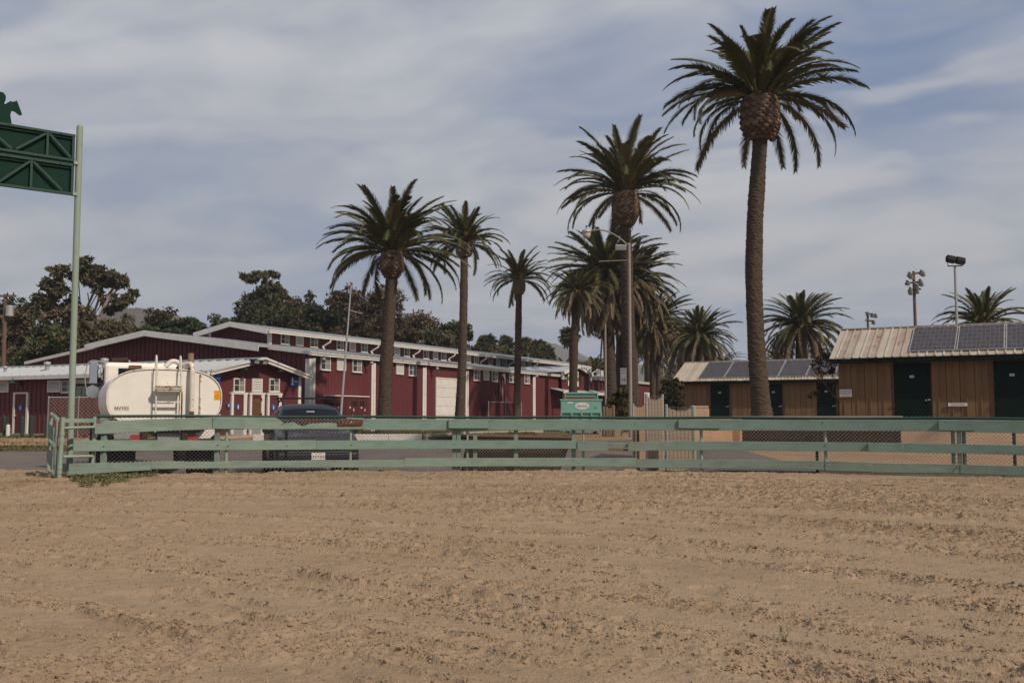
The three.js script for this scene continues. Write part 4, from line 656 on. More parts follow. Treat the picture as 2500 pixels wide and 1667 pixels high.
// retaining wall of the stable terrace
{
  const o = thing('retaining_wall', 'peach plastered retaining wall below the stables, its shaded stretch coloured dark', 'wall', [WALLC[0], 0, -WALLC[1]], GRID);
  add('wall_panel', bbox(5.2, 1.3, 0.2, 2.6, 0.75, 0.0, 0.02), M.rustAndWallShade, o); add('wall_panel', bbox(0.2, 1.3, 4.6, -0.11, 0.72, 2.3, 0.02), M.peach, o);  // first panel: the wall's shade is put into its dark brown colour
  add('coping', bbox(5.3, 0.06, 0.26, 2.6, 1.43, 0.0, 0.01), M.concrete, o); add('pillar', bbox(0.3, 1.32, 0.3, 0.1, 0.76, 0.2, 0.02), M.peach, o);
}
// bits beside the stable: block and pipes
{ const p = at(1706, 1014, 60); const o = thing('stone_block', 'small pale stone block against the far stable corner', 'block', [p.x, 1.36, p.z]); add('block_body', bbox(1.2, 0.9, 0.5, 0, 0.12, 0, 0.06), M.block, o); add('block_top', bbox(1.1, 0.2, 0.45, 0.02, 0.66, 0, 0.05), M.block2, o); }
// ───────────────────────── vehicles ─────────────────────────
function wheelPart(parent, x, y, z, r, w, rimMat) { const g = sub('wheel', parent, [x, y, z]); add('tyre', lathe([[r * 0.6, -w / 2], [r * 0.94, -w / 2], [r, -w * 0.36], [r, w * 0.36], [r * 0.94, w / 2], [r * 0.6, w / 2]], 28).rotateZ(Math.PI / 2), M.rubber, g); add('rim', lathe([[0, -w * 0.42], [r * 0.2, -w * 0.44], [r * 0.3, -w * 0.3], [r * 0.6, -w * 0.42], [r * 0.62, -w * 0.5], [r * 0.62, w * 0.5], [r * 0.6, w * 0.42], [r * 0.3, w * 0.3], [r * 0.2, w * 0.44], [0, w * 0.42]], 20).rotateZ(Math.PI / 2), rimMat, g); return g; }
function loft(secs, closed = true) { const n = secs[0].length, pos = [], idx = []; for (const s of secs) for (const p of s) pos.push(...p); for (let i = 0; i + 1 < secs.length; i++) for (let k = 0; k < (closed ? n : n - 1); k++) { const a = i * n + k, b = i * n + (k + 1) % n, c = a + n, d = b + n; idx.push(a, b, d, a, d, c); } if (closed) for (const e of [0, secs.length - 1]) for (let k = 1; k + 1 < n; k++) idx.push(e * n, e * n + k, e * n + k + 1); const g = new THREE.BufferGeometry(); g.setAttribute('position', new THREE.Float32BufferAttribute(pos, 3)); g.setIndex(idx); g.computeVertexNormals(); g.setAttribute('uv', new THREE.Float32BufferAttribute(new Float32Array(pos.length / 3 * 2), 2)); return toCreasedNormals(g, 0.7); }
// ── water truck, seen from behind ──
{
  const p = at(402, 1019, 22.0), t = thing('water_truck', 'white water tank truck with rusty ladder parked behind the fence', 'truck', [p.x, 0, p.z], rad(25));
  const hw = 1.215, hh = 0.62, cy = 1.87, pts = []; for (let i = 0; i < 72; i++) { const a = i / 72 * 2 * Math.PI, c = Math.cos(a), s = Math.sin(a), e = s > 0 ? 0.86 : 0.62; pts.push([hw * Math.sign(c) * Math.pow(Math.abs(c), 0.62), cy + hh * Math.sign(s) * Math.pow(Math.abs(s), e)]); }
  add('tank', [prism(pts, 3.7, 0.05).translate(0, 0, -1.9)], M.tank, t);
  { // shallow dished end sheet with a rolled rim
    const rim = pts.map((q) => V(q[0] * 0.992, cy + (q[1] - cy) * 0.985, -0.045)); add('tank_rim', new THREE.TubeGeometry(new THREE.CatmullRomCurve3(rim, true), 140, 0.018, 6, true), M.tankWhite, t);
  }
  add('tank_seam', [box(0.02, 1.12, 0.02, -0.28, cy, -0.035), box(0.02, 1.12, 0.02, 0.24, cy, -0.035), box(0.028, 1.1, 0.03, 0.74, cy - 0.02, -0.03)], M.tankWhite, t);
  // ladder
  const ld = sub('ladder', t, [0.04, 0, 0.10]);
  for (const s of [-0.25, 0.26]) add('rail', tube([[s, 1.1, 0], [s, 2.0, 0], [s, 2.55, -0.02], [s, 2.78, -0.14], [s, 2.72, -0.24], [s, 2.46, -0.26]], 0.019, 40, 8), M.tankWhite, ld);
  for (const y of [1.2, 1.48, 1.76]) add('rung', box(0.5, 0.035, 0.04, 0, y, 0), M.tankWhite, ld); add('step_plate', [bbox(0.56, 0.06, 0.2, 0, 2.05, 0.02, 0.012), box(0.56, 0.025, 0.03, 0, 2.1, 0.11), box(0.5, 0.03, 0.02, 0, 2.0, 0.1)], M.rustyWhite ??= mat(coat([0.55, 0.50, 0.43], [0.36, 0.27, 0.2], 0.9, 2.2, [0.2, 0.09, 0.045], 0.56), 0.6), ld); add('step_top', box(0.5, 0.02, 0.15, 0, 2.092, 0.02), M.tankWhite, ld);
  // pipework
  add('fill_pipe', tube([[0.545, 1.3, 0.07], [0.545, 2.2, 0.07], [0.545, 2.5, 0.05], [0.53, 2.6, -0.03], [0.47, 2.6, -0.14], [0.4, 2.48, -0.26]], 0.058, 48, 12), M.tankWhite, t);
  add('pipe_flange', [bar([0.545, 1.36, 0.07], [0.545, 1.48, 0.07], 0.085, 14), box(0.1, 0.07, 0.1, 0.545, 1.52, 0.09)], M.rust, t);
  add('gooseneck_pipe', tube([[0.34, 2.3, -0.4], [0.34, 2.55, -0.4], [0.28, 2.66, -0.4], [0.15, 2.68, -0.4], [0.06, 2.6, -0.4], [0.02, 2.56, -0.4]], 0.055, 32, 10), M.tankWhite, t);
  add('valve_block', [box(0.3, 0.22, 0.3, 0.42, 2.46, -0.45), bar([0.55, 2.4, -0.4], [0.6, 2.62, -0.4], 0.05, 10)], M.rustAndWallShade, t);
  add('hose_pipe', tube([[0.34, 1.3, 0.03], [0.34, 1.9, 0.03], [0.33, 2.0, 0.02], [0.28, 2.04, 0.0]], 0.018, 16, 6), M.rust, t);
  add('hatch', [new THREE.CylinderGeometry(0.2, 0.22, 0.1, 18).translate(-0.62, 2.47, -0.9)], M.rustAndWallShade, t);
  // lettering on the tank end
  printed('fleet_number', 0.31, 0.115, (g, W, H) => { g.clearRect(0, 0, W, H); g.fillStyle = '#b7ae9c'; g.fillStyle = '#d9d3c3'; g.fillRect(0, 0, W, H); g.fillStyle = '#3a3733'; g.font = `bold ${H * 0.86}px sans-serif`; g.textBaseline = 'middle'; g.textAlign = 'center'; g.fillText('MV103', W / 2, H * 0.54, W * 0.96); }, sub('fleet_number', t, [-0.90, 1.62, -0.049]), null, 256, 0.45);
  printed('warning_sticker', 0.135, 0.215, (g, W, H) => { g.fillStyle = '#e6a012'; g.fillRect(0, 0, W, H); g.fillStyle = '#8e3a12'; g.font = `bold ${H * 0.11}px sans-serif`; g.textAlign = 'center'; g.fillText('NO SMOKING', W / 2, H * 0.15); g.strokeStyle = '#a33a12'; g.lineWidth = H * 0.05; g.beginPath(); g.arc(W / 2, H * 0.62, W * 0.3, Math.PI, 0); g.stroke(); g.fillRect(W * 0.2, H * 0.62, W * 0.6, H * 0.04); for (const y of [0.74, 0.82, 0.9]) g.fillRect(W * 0.22, H * y, W * 0.56, H * 0.025); }, sub('warning_sticker', t, [1.11, 1.92, -0.049]), null, 128, 0.5);
  // chassis and running gear
  add('chassis', [box(0.12, 0.24, 7.2, -0.42, 1.02, -3.5), box(0.12, 0.24, 7.2, 0.42, 1.02, -3.5), box(2.1, 0.14, 0.14, 0, 1.2, -0.25), box(2.2, 0.1, 3.5, 0, 1.25, -1.9)], M.rustAndWallShade, t);
  add('tank_skirt', [prism([[0.75, 1.28], [1.2, 1.5], [1.2, 1.16], [0.95, 0.92], [0.55, 0.92]], 0.05).translate(0, 0, -0.12)], M.tank, t);
  add('spray_bar', tube([[-0.45, 1.16, 0.05], [0.3, 1.14, 0.06], [0.75, 1.16, 0.06], [0.86, 1.28, 0.02]], 0.065, 24, 10), M.rubber, t);
  for (const x of [-0.62, 0.62]) { add('mud_flap', box(0.55, 0.75, 0.02, x * 1.35, 0.62, -0.35), M.rubber, t); add('tail_light', [box(0.26, 0.13, 0.06, x * 0.93, 0.98, -0.02)], M.redLens, t); }
  add('rear_bumper', [box(2.3, 0.18, 0.1, 0, 0.86, -0.1)], M.rustAndWallShade, t); add('pump_box', [box(0.5, 0.36, 0.4, 0.1, 0.96, -0.2), box(0.3, 0.3, 0.3, 0.52, 1.0, -0.22), box(0.55, 0.3, 0.3, -0.75, 1.02, -0.3)], M.galv, t);
  for (const z of [-1.1, -5.6]) for (const s of [-1, 1]) wheelPart(t, s * (z < -3 ? 1.0 : 0.9), 0.5, z, 0.5, z < -3 ? 0.28 : 0.52, M.rustAndWallShade);
  // cab beyond the tank
  const cab = sub('cab', t, [0, 0, -4.0]), prof = [[0, 1.0], [0, 2.72], [-0.12, 2.82], [-0.95, 2.84], [-1.15, 2.76], [-1.55, 2.05], [-1.6, 1.0]];
  add('cab_body', [prism(prof.map(([z, y]) => [-z, y]), 2.15, 0.09).rotateY(Math.PI / 2).translate(0, 0, 0)], M.tank, cab);
  add('rear_window', bbox(1.5, 0.5, 0.03, 0, 2.42, 0.01, 0.01), M.autoGlass, cab); add('side_window', [bbox(0.03, 0.55, 0.85, -1.085, 2.4, -0.7, 0.01), bbox(0.03, 0.55, 0.85, 1.085, 2.4, -0.7, 0.01)], M.autoGlass, cab);
  add('windscreen', box(1.9, 0.75, 0.03, 0, 2.4, -1.36, -0.5), M.autoGlass, cab); add('clearance_light', [box(0.3, 0.14, 0.05, -0.35, 2.68, 0.02)], M.rust, cab);
  add('roof_beacon', [bar([-0.9, 2.87, -0.3], [-0.5, 2.9, -0.3], 0.07, 10)], M.rustAndWallShade, cab); add('hood', bbox(1.7, 0.85, 1.6, 0, 1.45, -2.35, 0.1), M.tank, cab); add('front_fender', [bbox(0.5, 0.4, 1.3, -0.95, 1.05, -2.2, 0.1), bbox(0.5, 0.4, 1.3, 0.95, 1.05, -2.2, 0.1)], M.tank, cab);
  const ex = sub('exhaust_stack', t, [0.98, 0, -3.75]); add('stack_pipe', new THREE.CylinderGeometry(0.075, 0.075, 2.1, 14, 1, true).translate(0, 2.05, 0), M.stack ??= mat(coat([0.25, 0.185, 0.13], [0.17, 0.11, 0.075], 0.9, 1.2), 0.7), ex); add('stack_guard', new THREE.CylinderGeometry(0.1, 0.1, 1.0, 14).translate(0, 1.6, 0), M.galv, ex); add('stack_rim', new THREE.TorusGeometry(0.078, 0.012, 6, 16).rotateX(Math.PI / 2).translate(0, 3.1, 0), M.rustAndWallShade, ex);
  const mr = sub('mirror', t, [-1.27, 0.1, -4.9]); add('mirror_bracket', [tube([[0.35, 1.6, 0], [-0.18, 2.05, 0], [-0.2, 2.6, 0], [-0.12, 2.78, 0], [0.3, 2.75, 0]], 0.015, 30, 6), bar([0.3, 2.0, 0], [0.06, 2.75, 0], 0.013, 6)], M.galv, mr); add('mirror_glass', bbox(0.2, 0.58, 0.06, -0.02, 2.48, 0, 0.02), M.chrome, mr); add('mirror_back', bbox(0.22, 0.6, 0.05, -0.02, 2.48, -0.05, 0.02), M.galv, mr); add('spot_mirror', [new THREE.CylinderGeometry(0.16, 0.16, 0.05, 20).rotateX(Math.PI / 2).translate(-0.02, 1.98, 0)], M.chrome, mr); add('spot_rim', new THREE.TorusGeometry(0.165, 0.014, 6, 24).translate(-0.02, 1.98, 0.02), M.galv, mr);
}
// ── parked SUV facing the fence ──
{
  const p = at(752, 1019, 24.6), t = thing('parked_suv', 'dark grey SUV with roof bars parked nose to the fence', 'car', [p.x, 0, p.z], rad(17));
  // sections from nose (+z) to tail: z, bottom y, belt y, top y, half widths at bottom, belt, top
  const S = [[2.38, 0.42, 0.78, 0.86, 0.80, 0.82, 0.72], [2.28, 0.32, 0.86, 1.0, 0.90, 0.92, 0.78], [1.9, 0.30, 0.92, 1.07, 0.95, 0.955, 0.80], [1.3, 0.30, 0.95, 1.13, 0.96, 0.965, 0.80], [0.98, 0.30, 0.97, 1.16, 0.96, 0.968, 0.80], [0.28, 0.30, 1.0, 1.66, 0.96, 0.97, 0.64], [0.05, 0.30, 1.0, 1.725, 0.96, 0.97, 0.62], [-0.8, 0.30, 1.02, 1.755, 0.96, 0.97, 0.62], [-1.8, 0.32, 1.04, 1.72, 0.96, 0.965, 0.60], [-2.1, 0.36, 1.05, 1.62, 0.94, 0.95, 0.60], [-2.4, 0.45, 1.06, 1.12, 0.88, 0.90, 0.62]];
  const ring = ([z, b, m, tp, wb, wm, wt]) => { const q = [], R = (x, y) => q.push([x, y, z]); R(-wb * 0.9, b); R(-wb, b + 0.12); R(-wm, (b + m) / 2 + 0.08); R(-wm, m - 0.05); R(-wm + 0.03, m + 0.02); const k = tp - m; R(lerp(-wm + 0.05, -wt - 0.06, 0.78), m + k * 0.78); R(-wt - 0.01, m + k * 0.93); R(-wt * 0.8, tp - 0.008); R(-wt * 0.35, tp + 0.008); R(0, tp + 0.012); const half = q.slice(0, -1); for (let i = half.length - 1; i >= 0; i--) R(-half[i][0], half[i][1]); return q; };
  add('body', loft(S.map(ring)), M.suv, t);
  // glass as panels lying just proud of the pillars
  const quad = (a, b, c, d, n = 6) => { const rows = []; for (let i = 0; i <= n; i++) { const r = []; for (let k = 0; k <= n; k++) { const u = k / n, v = i / n, l = [0, 1, 2].map((q) => lerp(lerp(a[q], b[q], u), lerp(d[q], c[q], u), v)); r.push(l); } rows.push(r); } return rows; };
  const bowed = (rows, bz, by) => loft(rows.map((r, i) => r.map((p, k) => { const u = k / (r.length - 1) * 2 - 1; return [p[0], p[1] + by * (1 - u * u), p[2] + bz * (1 - u * u)]; })), false);
  add('windscreen', bowed(quad([-0.80, 1.155, 0.97], [0.80, 1.155, 0.97], [0.63, 1.60, 0.34], [-0.63, 1.60, 0.34]), 0.05, 0.035), M.autoGlass, t);
  for (const s of [-1, 1]) { add('side_window', [loft(quad([s * 0.955, 1.06, 0.66], [s * 0.955, 1.06, -0.35], [s * 0.70, 1.60, -0.35], [s * 0.715, 1.56, 0.22]), false), loft(quad([s * 0.955, 1.06, -0.42], [s * 0.95, 1.08, -1.3], [s * 0.70, 1.59, -1.3], [s * 0.70, 1.60, -0.42]), false), loft(quad([s * 0.95, 1.08, -1.38], [s * 0.94, 1.10, -1.95], [s * 0.70, 1.55, -1.8], [s * 0.70, 1.59, -1.38]), false)].map((g) => g.translate(s * 0.012, 0.01, 0)), M.autoGlass, t);
    add('roof_rail', tube([[s * 0.62, 1.75, 0.0], [s * 0.62, 1.80, -0.15], [s * 0.62, 1.80, -1.6], [s * 0.61, 1.73, -1.75]], 0.018, 24, 6), M.darkMetal, t);
    const h = sub('headlight', t, [s * 0.72, 0.83, 2.26]); add('lens', bbox(0.36, 0.15, 0.1, 0, 0, 0, 0.03).rotateY(s * 0.35), M.lens, h); add('lamp_bowl', ball(0.055, -s * 0.05, 0, 0.04), M.chrome, h);
    add('fog_lamp', [new THREE.CylinderGeometry(0.06, 0.06, 0.06, 16).rotateX(Math.PI / 2).translate(s * 0.66, 0.5, 2.34)], M.lens, t);
    const m = sub('wing_mirror', t, [s * 1.02, 1.12, 0.72]); add('mirror_shell', ball(0.11, 0, 0, 0, 1.1, 0.8, 0.7), M.suv, m); add('mirror_arm', box(0.14, 0.05, 0.06, -s * 0.1, -0.05, 0), M.darkMetal, m);
    for (const z of [1.45, -1.45]) wheelPart(t, s * 0.87, 0.37, z, 0.37, 0.25, M.galv);
    add('wheel_arch', [new THREE.TorusGeometry(0.42, 0.035, 8, 20, Math.PI).rotateY(Math.PI / 2).translate(s * 0.955, 0.37, 1.45), new THREE.TorusGeometry(0.42, 0.035, 8, 20, Math.PI).rotateY(Math.PI / 2).translate(s * 0.955, 0.37, -1.45)], M.darkMetal, t);
  }
  for (const z of [-0.25, -1.2]) add('cross_bar', [box(1.5, 0.03, 0.07, 0, 1.90, z), bar([-0.62, 1.80, z], [-0.66, 1.89, z], 0.025, 6), bar([0.62, 1.80, z], [0.66, 1.89, z], 0.025, 6)], M.darkMetal, t);
  const gr = sub('grille', t, [0, 0.80, 2.375]); add('grille_bar', [box(1.02, 0.05, 0.05, 0, 0.075, 0), box(1.0, 0.03, 0.05, 0, -0.085, 0)], M.chrome, gr); for (let i = 0; i < 7; i++) { add('slot_rim', [box(0.13, 0.155, 0.03, (i - 3) * 0.142, 0, 0.0)], M.chrome, gr); add('slot', [bbox(0.085, 0.115, 0.02, (i - 3) * 0.142, 0, 0.014, 0.006)], M.darkMetal, gr); }
  add('bumper', [bbox(1.78, 0.2, 0.2, 0, 0.55, 2.33, 0.06), bbox(1.5, 0.12, 0.16, 0, 0.40, 2.32, 0.04)], M.suv, t); add('bumper_trim', box(1.35, 0.025, 0.02, 0, 0.655, 2.435), M.chrome, t); add('lower_grille', box(0.9, 0.1, 0.03, 0, 0.42, 2.405), M.darkMetal, t);
  add('rear_view_mirror', bbox(0.2, 0.06, 0.03, 0, 1.545, 0.50, 0.01), M.galv, t); add('wiper', [bar([-0.5, 1.19, 1.0], [0.05, 1.22, 0.98], 0.01, 4), bar([0.1, 1.19, 1.0], [0.6, 1.22, 0.95], 0.01, 4)], M.darkMetal, t);
  printed('plate', 0.305, 0.155, (g, W, H) => { g.fillStyle = '#e4ddd8'; g.fillRect(0, 0, W, H); g.fillStyle = '#b0474a'; g.font = `italic ${H * 0.22}px serif`; g.textAlign = 'center'; g.fillText('California', W / 2, H * 0.24); g.fillStyle = '#2c3036'; g.font = `bold ${H * 0.56}px sans-serif`; g.fillText('6TDT437', W / 2, H * 0.82); }, sub('number_plate', t, [0, 0.56, 2.45]), M.galv, 256, 0.5);
}
// ── teal dumpster ──
{
  const p = at(1419, 1019, 58), o = thing('dumpster', 'teal roll-off dumpster with a white oval logo beyond the fence', 'dumpster', [p.x, 0.52, p.z], rad(-4)), W = 2.36; o.scale.y = 1.09;
  add('front_panel', [bbox(W, 0.62, 0.06, 0, 1.42, 0, 0.01)], M.teal, o);
  add('side_wall', [bbox(0.06, 1.7, 3.8, -W / 2 + 0.03, 0.9, -1.95, 0.01), bbox(0.06, 1.7, 3.8, W / 2 - 0.03, 0.9, -1.95, 0.01)], M.teal, o); add('floor', box(W, 0.1, 3.9, 0, 0.15, -1.95), M.teal, o); add('back_wall', bbox(W * 0.86, 1.1, 0.06, 0.02, 1.65, -3.7, 0.01), M.teal, o);
  add('top_rim', [bbox(W + 0.12, 0.09, 0.12, 0, 1.75, 0, 0.02), box(0.12, 0.09, 3.8, -W / 2, 1.75, -1.95), box(0.12, 0.09, 3.8, W / 2, 1.75, -1.95)], M.teal, o); add('raised_rim', [bbox(W * 0.86, 0.1, 0.1, 0.02, 2.2, -3.65, 0.02), box(0.08, 0.45, 0.1, -W * 0.41, 1.98, -3.65), box(0.08, 0.45, 0.1, W * 0.43, 1.98, -3.65)], M.teal, o);
  for (const x of [-1.15, -0.55, 0.03, 0.6, 1.15]) add('rib', bbox(0.1, 1.0, 0.1, x, 0.6, 0.04, 0.015), M.teal, o); add('cross_rib', [bbox(W, 0.09, 0.1, 0, 1.1, 0.04, 0.015), bbox(W, 0.09, 0.1, 0, 0.14, 0.04, 0.015)], M.teal, o); for (const x of [-0.85, -0.26, 0.315, 0.875]) add('lower_panel', box(0.5, 0.88, 0.04, x, 0.62, -0.02), M.teal, o);
  add('rusty_stain', [bbox(W * 0.8, 0.2, 0.04, -0.1, 1.9, -3.62, 0.01)], M.rust, o);
  for (const x of [-0.8, 0.8]) add('roller', new THREE.CylinderGeometry(0.11, 0.11, 0.25, 12).rotateZ(Math.PI / 2).translate(x, 0.03, -0.15), M.rustAndWallShade, o);
  const lg = sub('logo', o, [0.06, 1.44, 0.034]); add('logo_oval', new THREE.CylinderGeometry(0.42, 0.42, 0.008, 32).rotateX(Math.PI / 2).scale(1, 0.44, 1), M.white, lg);
  addRaw('logo_lettering', new THREE.PlaneGeometry(0.66, 0.2).translate(0, 0, 0.008), mat(canvasTex(256, 74, (g, w, h) => { g.fillStyle = '#cfccc6'; g.fillRect(0, 0, w, h); g.fillStyle = '#26262a'; g.font = `italic bold ${h * 0.82}px serif`; g.textAlign = 'center'; g.textBaseline = 'middle'; g.fillText('Harrison', w / 2, h * 0.54, w * 0.92); }), 0.5), lg);
  addRaw('unit_number', new THREE.PlaneGeometry(0.24, 0.11).translate(0.82, 1.34, 0.036), mat(canvasTex(96, 44, (g, w, h) => { g.fillStyle = '#52a391'; g.fillRect(0, 0, w, h); g.fillStyle = '#1f2f2c'; g.font = `bold ${h * 0.95}px sans-serif`; g.textAlign = 'center'; g.textBaseline = 'middle'; g.fillText('714', w / 2, h * 0.55); }), 0.6), o);
  add('sticker', box(0.34, 0.07, 0.004, -0.62, 1.62, 0.036), M.white, o);
}
// ── rusty low steel bin behind the fence ──
{
  const p = at(1268, 1019, 23.6), o = thing('steel_bin', 'low rusty dark steel bin with sloped end behind the boards', 'bin', [p.x, 0, p.z], rad(3)), pr = [[-1.35, 0.12], [0.85, 0.12], [1.15, 0.95], [-1.2, 1.0]];
  add('side_plate', [prism(pr, 0.04).translate(0, 0, 0.75), prism(pr, 0.04).translate(0, 0, -0.75)], M.rustAndWallShade, o); add('bin_floor', box(2.2, 0.04, 1.46, -0.25, 0.14, 0), M.rustAndWallShade, o); add('sloped_end', plank([0.85, 0.14, 0], [1.15, 0.95, 0], 0.04, 1.46), M.rustAndWallShade, o); add('end_plate', plank([-1.35, 0.14, 0], [-1.2, 1.0, 0], 0.04, 1.46), M.rustAndWallShade, o);
  add('top_rim', [bar([-1.2, 1.0, 0.77], [1.15, 0.95, 0.77], 0.03, 8), bar([-1.2, 1.0, -0.77], [1.15, 0.95, -0.77], 0.03, 8), bar([1.15, 0.95, -0.77], [1.15, 0.95, 0.77], 0.03, 8)], M.rust, o); add('skid', [box(2.1, 0.12, 0.12, -0.25, 0.06, 0.5), box(2.1, 0.12, 0.12, -0.25, 0.06, -0.5)], M.rustAndWallShade, o);
  { const r = rng(8), g = []; for (let i = 0; i < 9; i++) { const x = -0.95 + i * 0.13 + r() * 0.05; g.push(plank([x, 0.72 + r() * 0.05, 0.773], [x + 0.06 + r() * 0.05, 0.86 - r() * 0.12, 0.773], 0.02, 0.004)); } add('red_marks', g, M.redLens, o); }
}
// ── sign gantry at the left ──
{
  const b = at(178, 1019, 18.75), o = thing('sign_gantry', 'pale green sign pole carrying a dark green trussed board', 'sign', [b.x, 0, b.z]);
  const top = at(194, 304, 18.75), dir = [-0.787, 0.617];
  add('pole', bar([-0.04, 0, 0], [top.x - b.x, top.y - 0.06, 0], 0.058, 18, 0.06), M.poleGreen, o); add('pole_cap', ball(0.06, top.x - b.x, top.y - 0.06, 0, 1, 1.1, 1), M.poleGreen, o);
  const panel = sub('sign_board', o, [-0.075, 0, 0.04], Math.atan2(-dir[1], dir[0])), L = 5;
  for (const [y0, y1, off] of [[6.28, 6.81, 0.54], [5.63, 6.235, 0.80]]) {
    add('panel', bbox(L, y1 - y0 - 0.02, 0.02, L / 2 + 0.05, (y0 + y1) / 2, 0.06, 0.004), M.signGreen, panel);
    add('chord', [bbox(L, 0.05, 0.06, L / 2 + 0.05, y1 - 0.025, 0, 0.006), bbox(L, 0.05, 0.06, L / 2 + 0.05, y0 + 0.025, 0, 0.006), box(L, 0.03, 0.02, L / 2 + 0.05, y1 - 0.075, 0.02)], M.darkGreen, panel);
    add('stile', [bbox(0.05, y1 - y0 - 0.1, 0.055, 0.08, (y0 + y1) / 2, 0, 0.006)], M.darkGreen, panel);
    for (let i = 0; i < 4; i++) { const x = off + i * 1.15; add('strut', bbox(0.045, y1 - y0 - 0.1, 0.04, x, (y0 + y1) / 2, -0.005, 0.005), M.darkGreen, panel); add('brace', plank([x - 0.03, y1 - 0.07, -0.02], [x - (i ? 0.54 : Math.min(0.54, off - 0.12)), y0 + 0.07, -0.02], 0.045, 0.03), M.darkGreen, panel); add('brace', plank([x + 0.03, y1 - 0.07, -0.02], [x + 0.54, y0 + 0.07, -0.02], 0.045, 0.03), M.darkGreen, panel); }
    for (const x of [0.3, 0.75, 1.2]) add('bolt', new THREE.CylinderGeometry(0.012, 0.012, 0.02, 8).rotateX(Math.PI / 2).translate(x, y1 - 0.02, -0.04), M.rust, panel);
  }
  add('middle_beam', box(L, 0.07, 0.05, L / 2 + 0.05, 6.258, 0.02), M.signGreen, panel); add('weld_plate', [box(0.08, 0.06, 0.1, 0.03, 6.26, 0), box(0.08, 0.06, 0.1, 0.03, 5.66, 0)], M.poleGreen, panel);
  // cut-out steel rider on a horse, standing on the board
  const R = sub('rider_cutout', panel, [0.985, 6.80, 0.03]);
  const sh = new THREE.Shape(); const k = 0.0079, pt = [[48, 32], [45, 24], [41, 14], [37, 4], [35, 0], [33, 5], [31, 2], [29, 6], [22, 5], [16, 10], [11, 15], [9, 13], [12, 5], [12, -5], [7, -12], [0, -13], [-4, -8], [-5, 2], [-14, 10], [-26, 12], [-40, 18], [-60, 20], [-75, 32], [-80, 60], [-60, 66], [-30, 62], [0, 62], [27, 60], [25, 50], [23, 38], [25, 28], [32, 29], [41, 35], [46, 35]];
  sh.setFromPoints(pt.map(([x, y]) => new THREE.Vector2((48 - x) * k, (62 - y) * k))); add('cutout_plate', new THREE.ExtrudeGeometry(sh, { depth: 0.012, bevelEnabled: false }), M.signGreen, R);
}
// ── bollards by the restroom ──
[[8.5, 1016, 1068], [52, 1017, 1068], [75, 1016, 1068], [111, 1020, 1070]].forEach(([px, a, c], i) => { const d = 44.5, p = at(px, c, d), q = at(px, a, d), o = thing('green_bollard', ['dark green bollard left of the white bollard', 'dark green bollard right in front of the restroom door', 'dark green bollard just right of the restroom door', 'dark green bollard beside the slatted screen fence'][i], 'bollard', [p.x, p.y - 0.05, -d], 0, 'green bollards by the restroom'); add('post', new THREE.CylinderGeometry(0.085, 0.085, q.y - p.y + 0.02, 14).translate(0, (q.y - p.y + 0.02) / 2, 0), M.darkGreen, o); add('cap', ball(0.086, 0, q.y - p.y + 0.02, 0, 1, 0.5, 1), M.darkGreen, o); });
{ const d = 44.3, p = at(17.5, 1065, d), q = at(17.5, 1037, d), o = thing('white_bollard', 'short white bollard between the green bollards', 'bollard', [p.x, p.y - 0.05, -d]); add('post', lathe([[0.09, 0], [0.09, 0.42], [0.075, 0.46], [0.085, 0.5], [0.06, 0.56], [0, 0.58]], 14), M.white, o); }
// block retaining wall along the verge
{
  const o = thing('block_wall', 'two courses of tan split-face blocks along the road verge', 'wall', [0, 0, 0]), d = 38.3, g = [0, 1, 2].map((k) => { const r = rng(60 + k), b = new THREE.BoxGeometry(0.3, 0.15, 0.3, 4, 2, 2), p = b.attributes.position; for (let i = 0; i < p.count; i++) if (p.getZ(i) > 0.1) p.setZ(i, p.getZ(i) + (1 - Math.abs(p.getX(i)) / 0.15) * 0.04 + (r() - 0.5) * 0.03); return muv(b); });
  for (let j = 0; j < 2; j++) for (let i = 0; i < 40; i++) { const x = -24.5 + i * 0.31 + j * 0.155, m = addRaw('block', g[(i * 7 + j * 3) % 3], (i * 5 + j) % 3 ? M.block : M.block2, o); m.position.set(x, groundH(x, d) + 0.06 + j * 0.155, -d); m.rotation.y = 0; }
}
// slatted red screen fence and the green box behind it
{
  const d = 41.5, a = at(118, 970, d), c = at(252, 970, d), y0 = groundH(a.x, d) + 0.1, o = thing('slat_screen_fence', 'chain link screen with dull red slats beside the restroom', 'fence', [0, 0, 0]), top = a.y;
  add('top_rail', bar([a.x, top, -d], [c.x, top, -d], 0.025, 8), M.galv, o); for (const x of [a.x, (a.x * 0.45 + c.x * 0.55), c.x]) add('post', bar([x, y0 - 0.2, -d], [x, top + 0.05, -d], 0.035, 10), M.galv, o);
  const n = 32, w = (c.x - a.x) / n, sg = muv(box(w * 0.86, top - y0 - 0.1, 0.012)); for (let i = 0; i < n; i++) { const m = addRaw('slat', sg, i % 4 === 1 ? M.redDark : M.slat ??= mat(coat([0.17, 0.055, 0.042], [0.12, 0.04, 0.03], 0.9, 0.8), 0.8), o); m.position.set(a.x + (i + 0.5) * w, (top + y0) / 2, -d + 0.02); }
  const wires = []; for (let s = -1.8; s < c.x - a.x; s += 0.16) for (const k of [1, -1]) { const H = top - y0, xa = Math.max(0, s), xb = Math.min(c.x - a.x, s + H); if (xb <= xa) continue; const ya = (xa - s) / H, yb = (xb - s) / H; wires.push(bar([a.x + xa, y0 + H * (k > 0 ? ya : 1 - ya), -d + 0.04], [a.x + xb, y0 + H * (k > 0 ? yb : 1 - yb), -d + 0.04], 0.006, 3)); } add('wire_mesh', wires, M.galv, o);
}
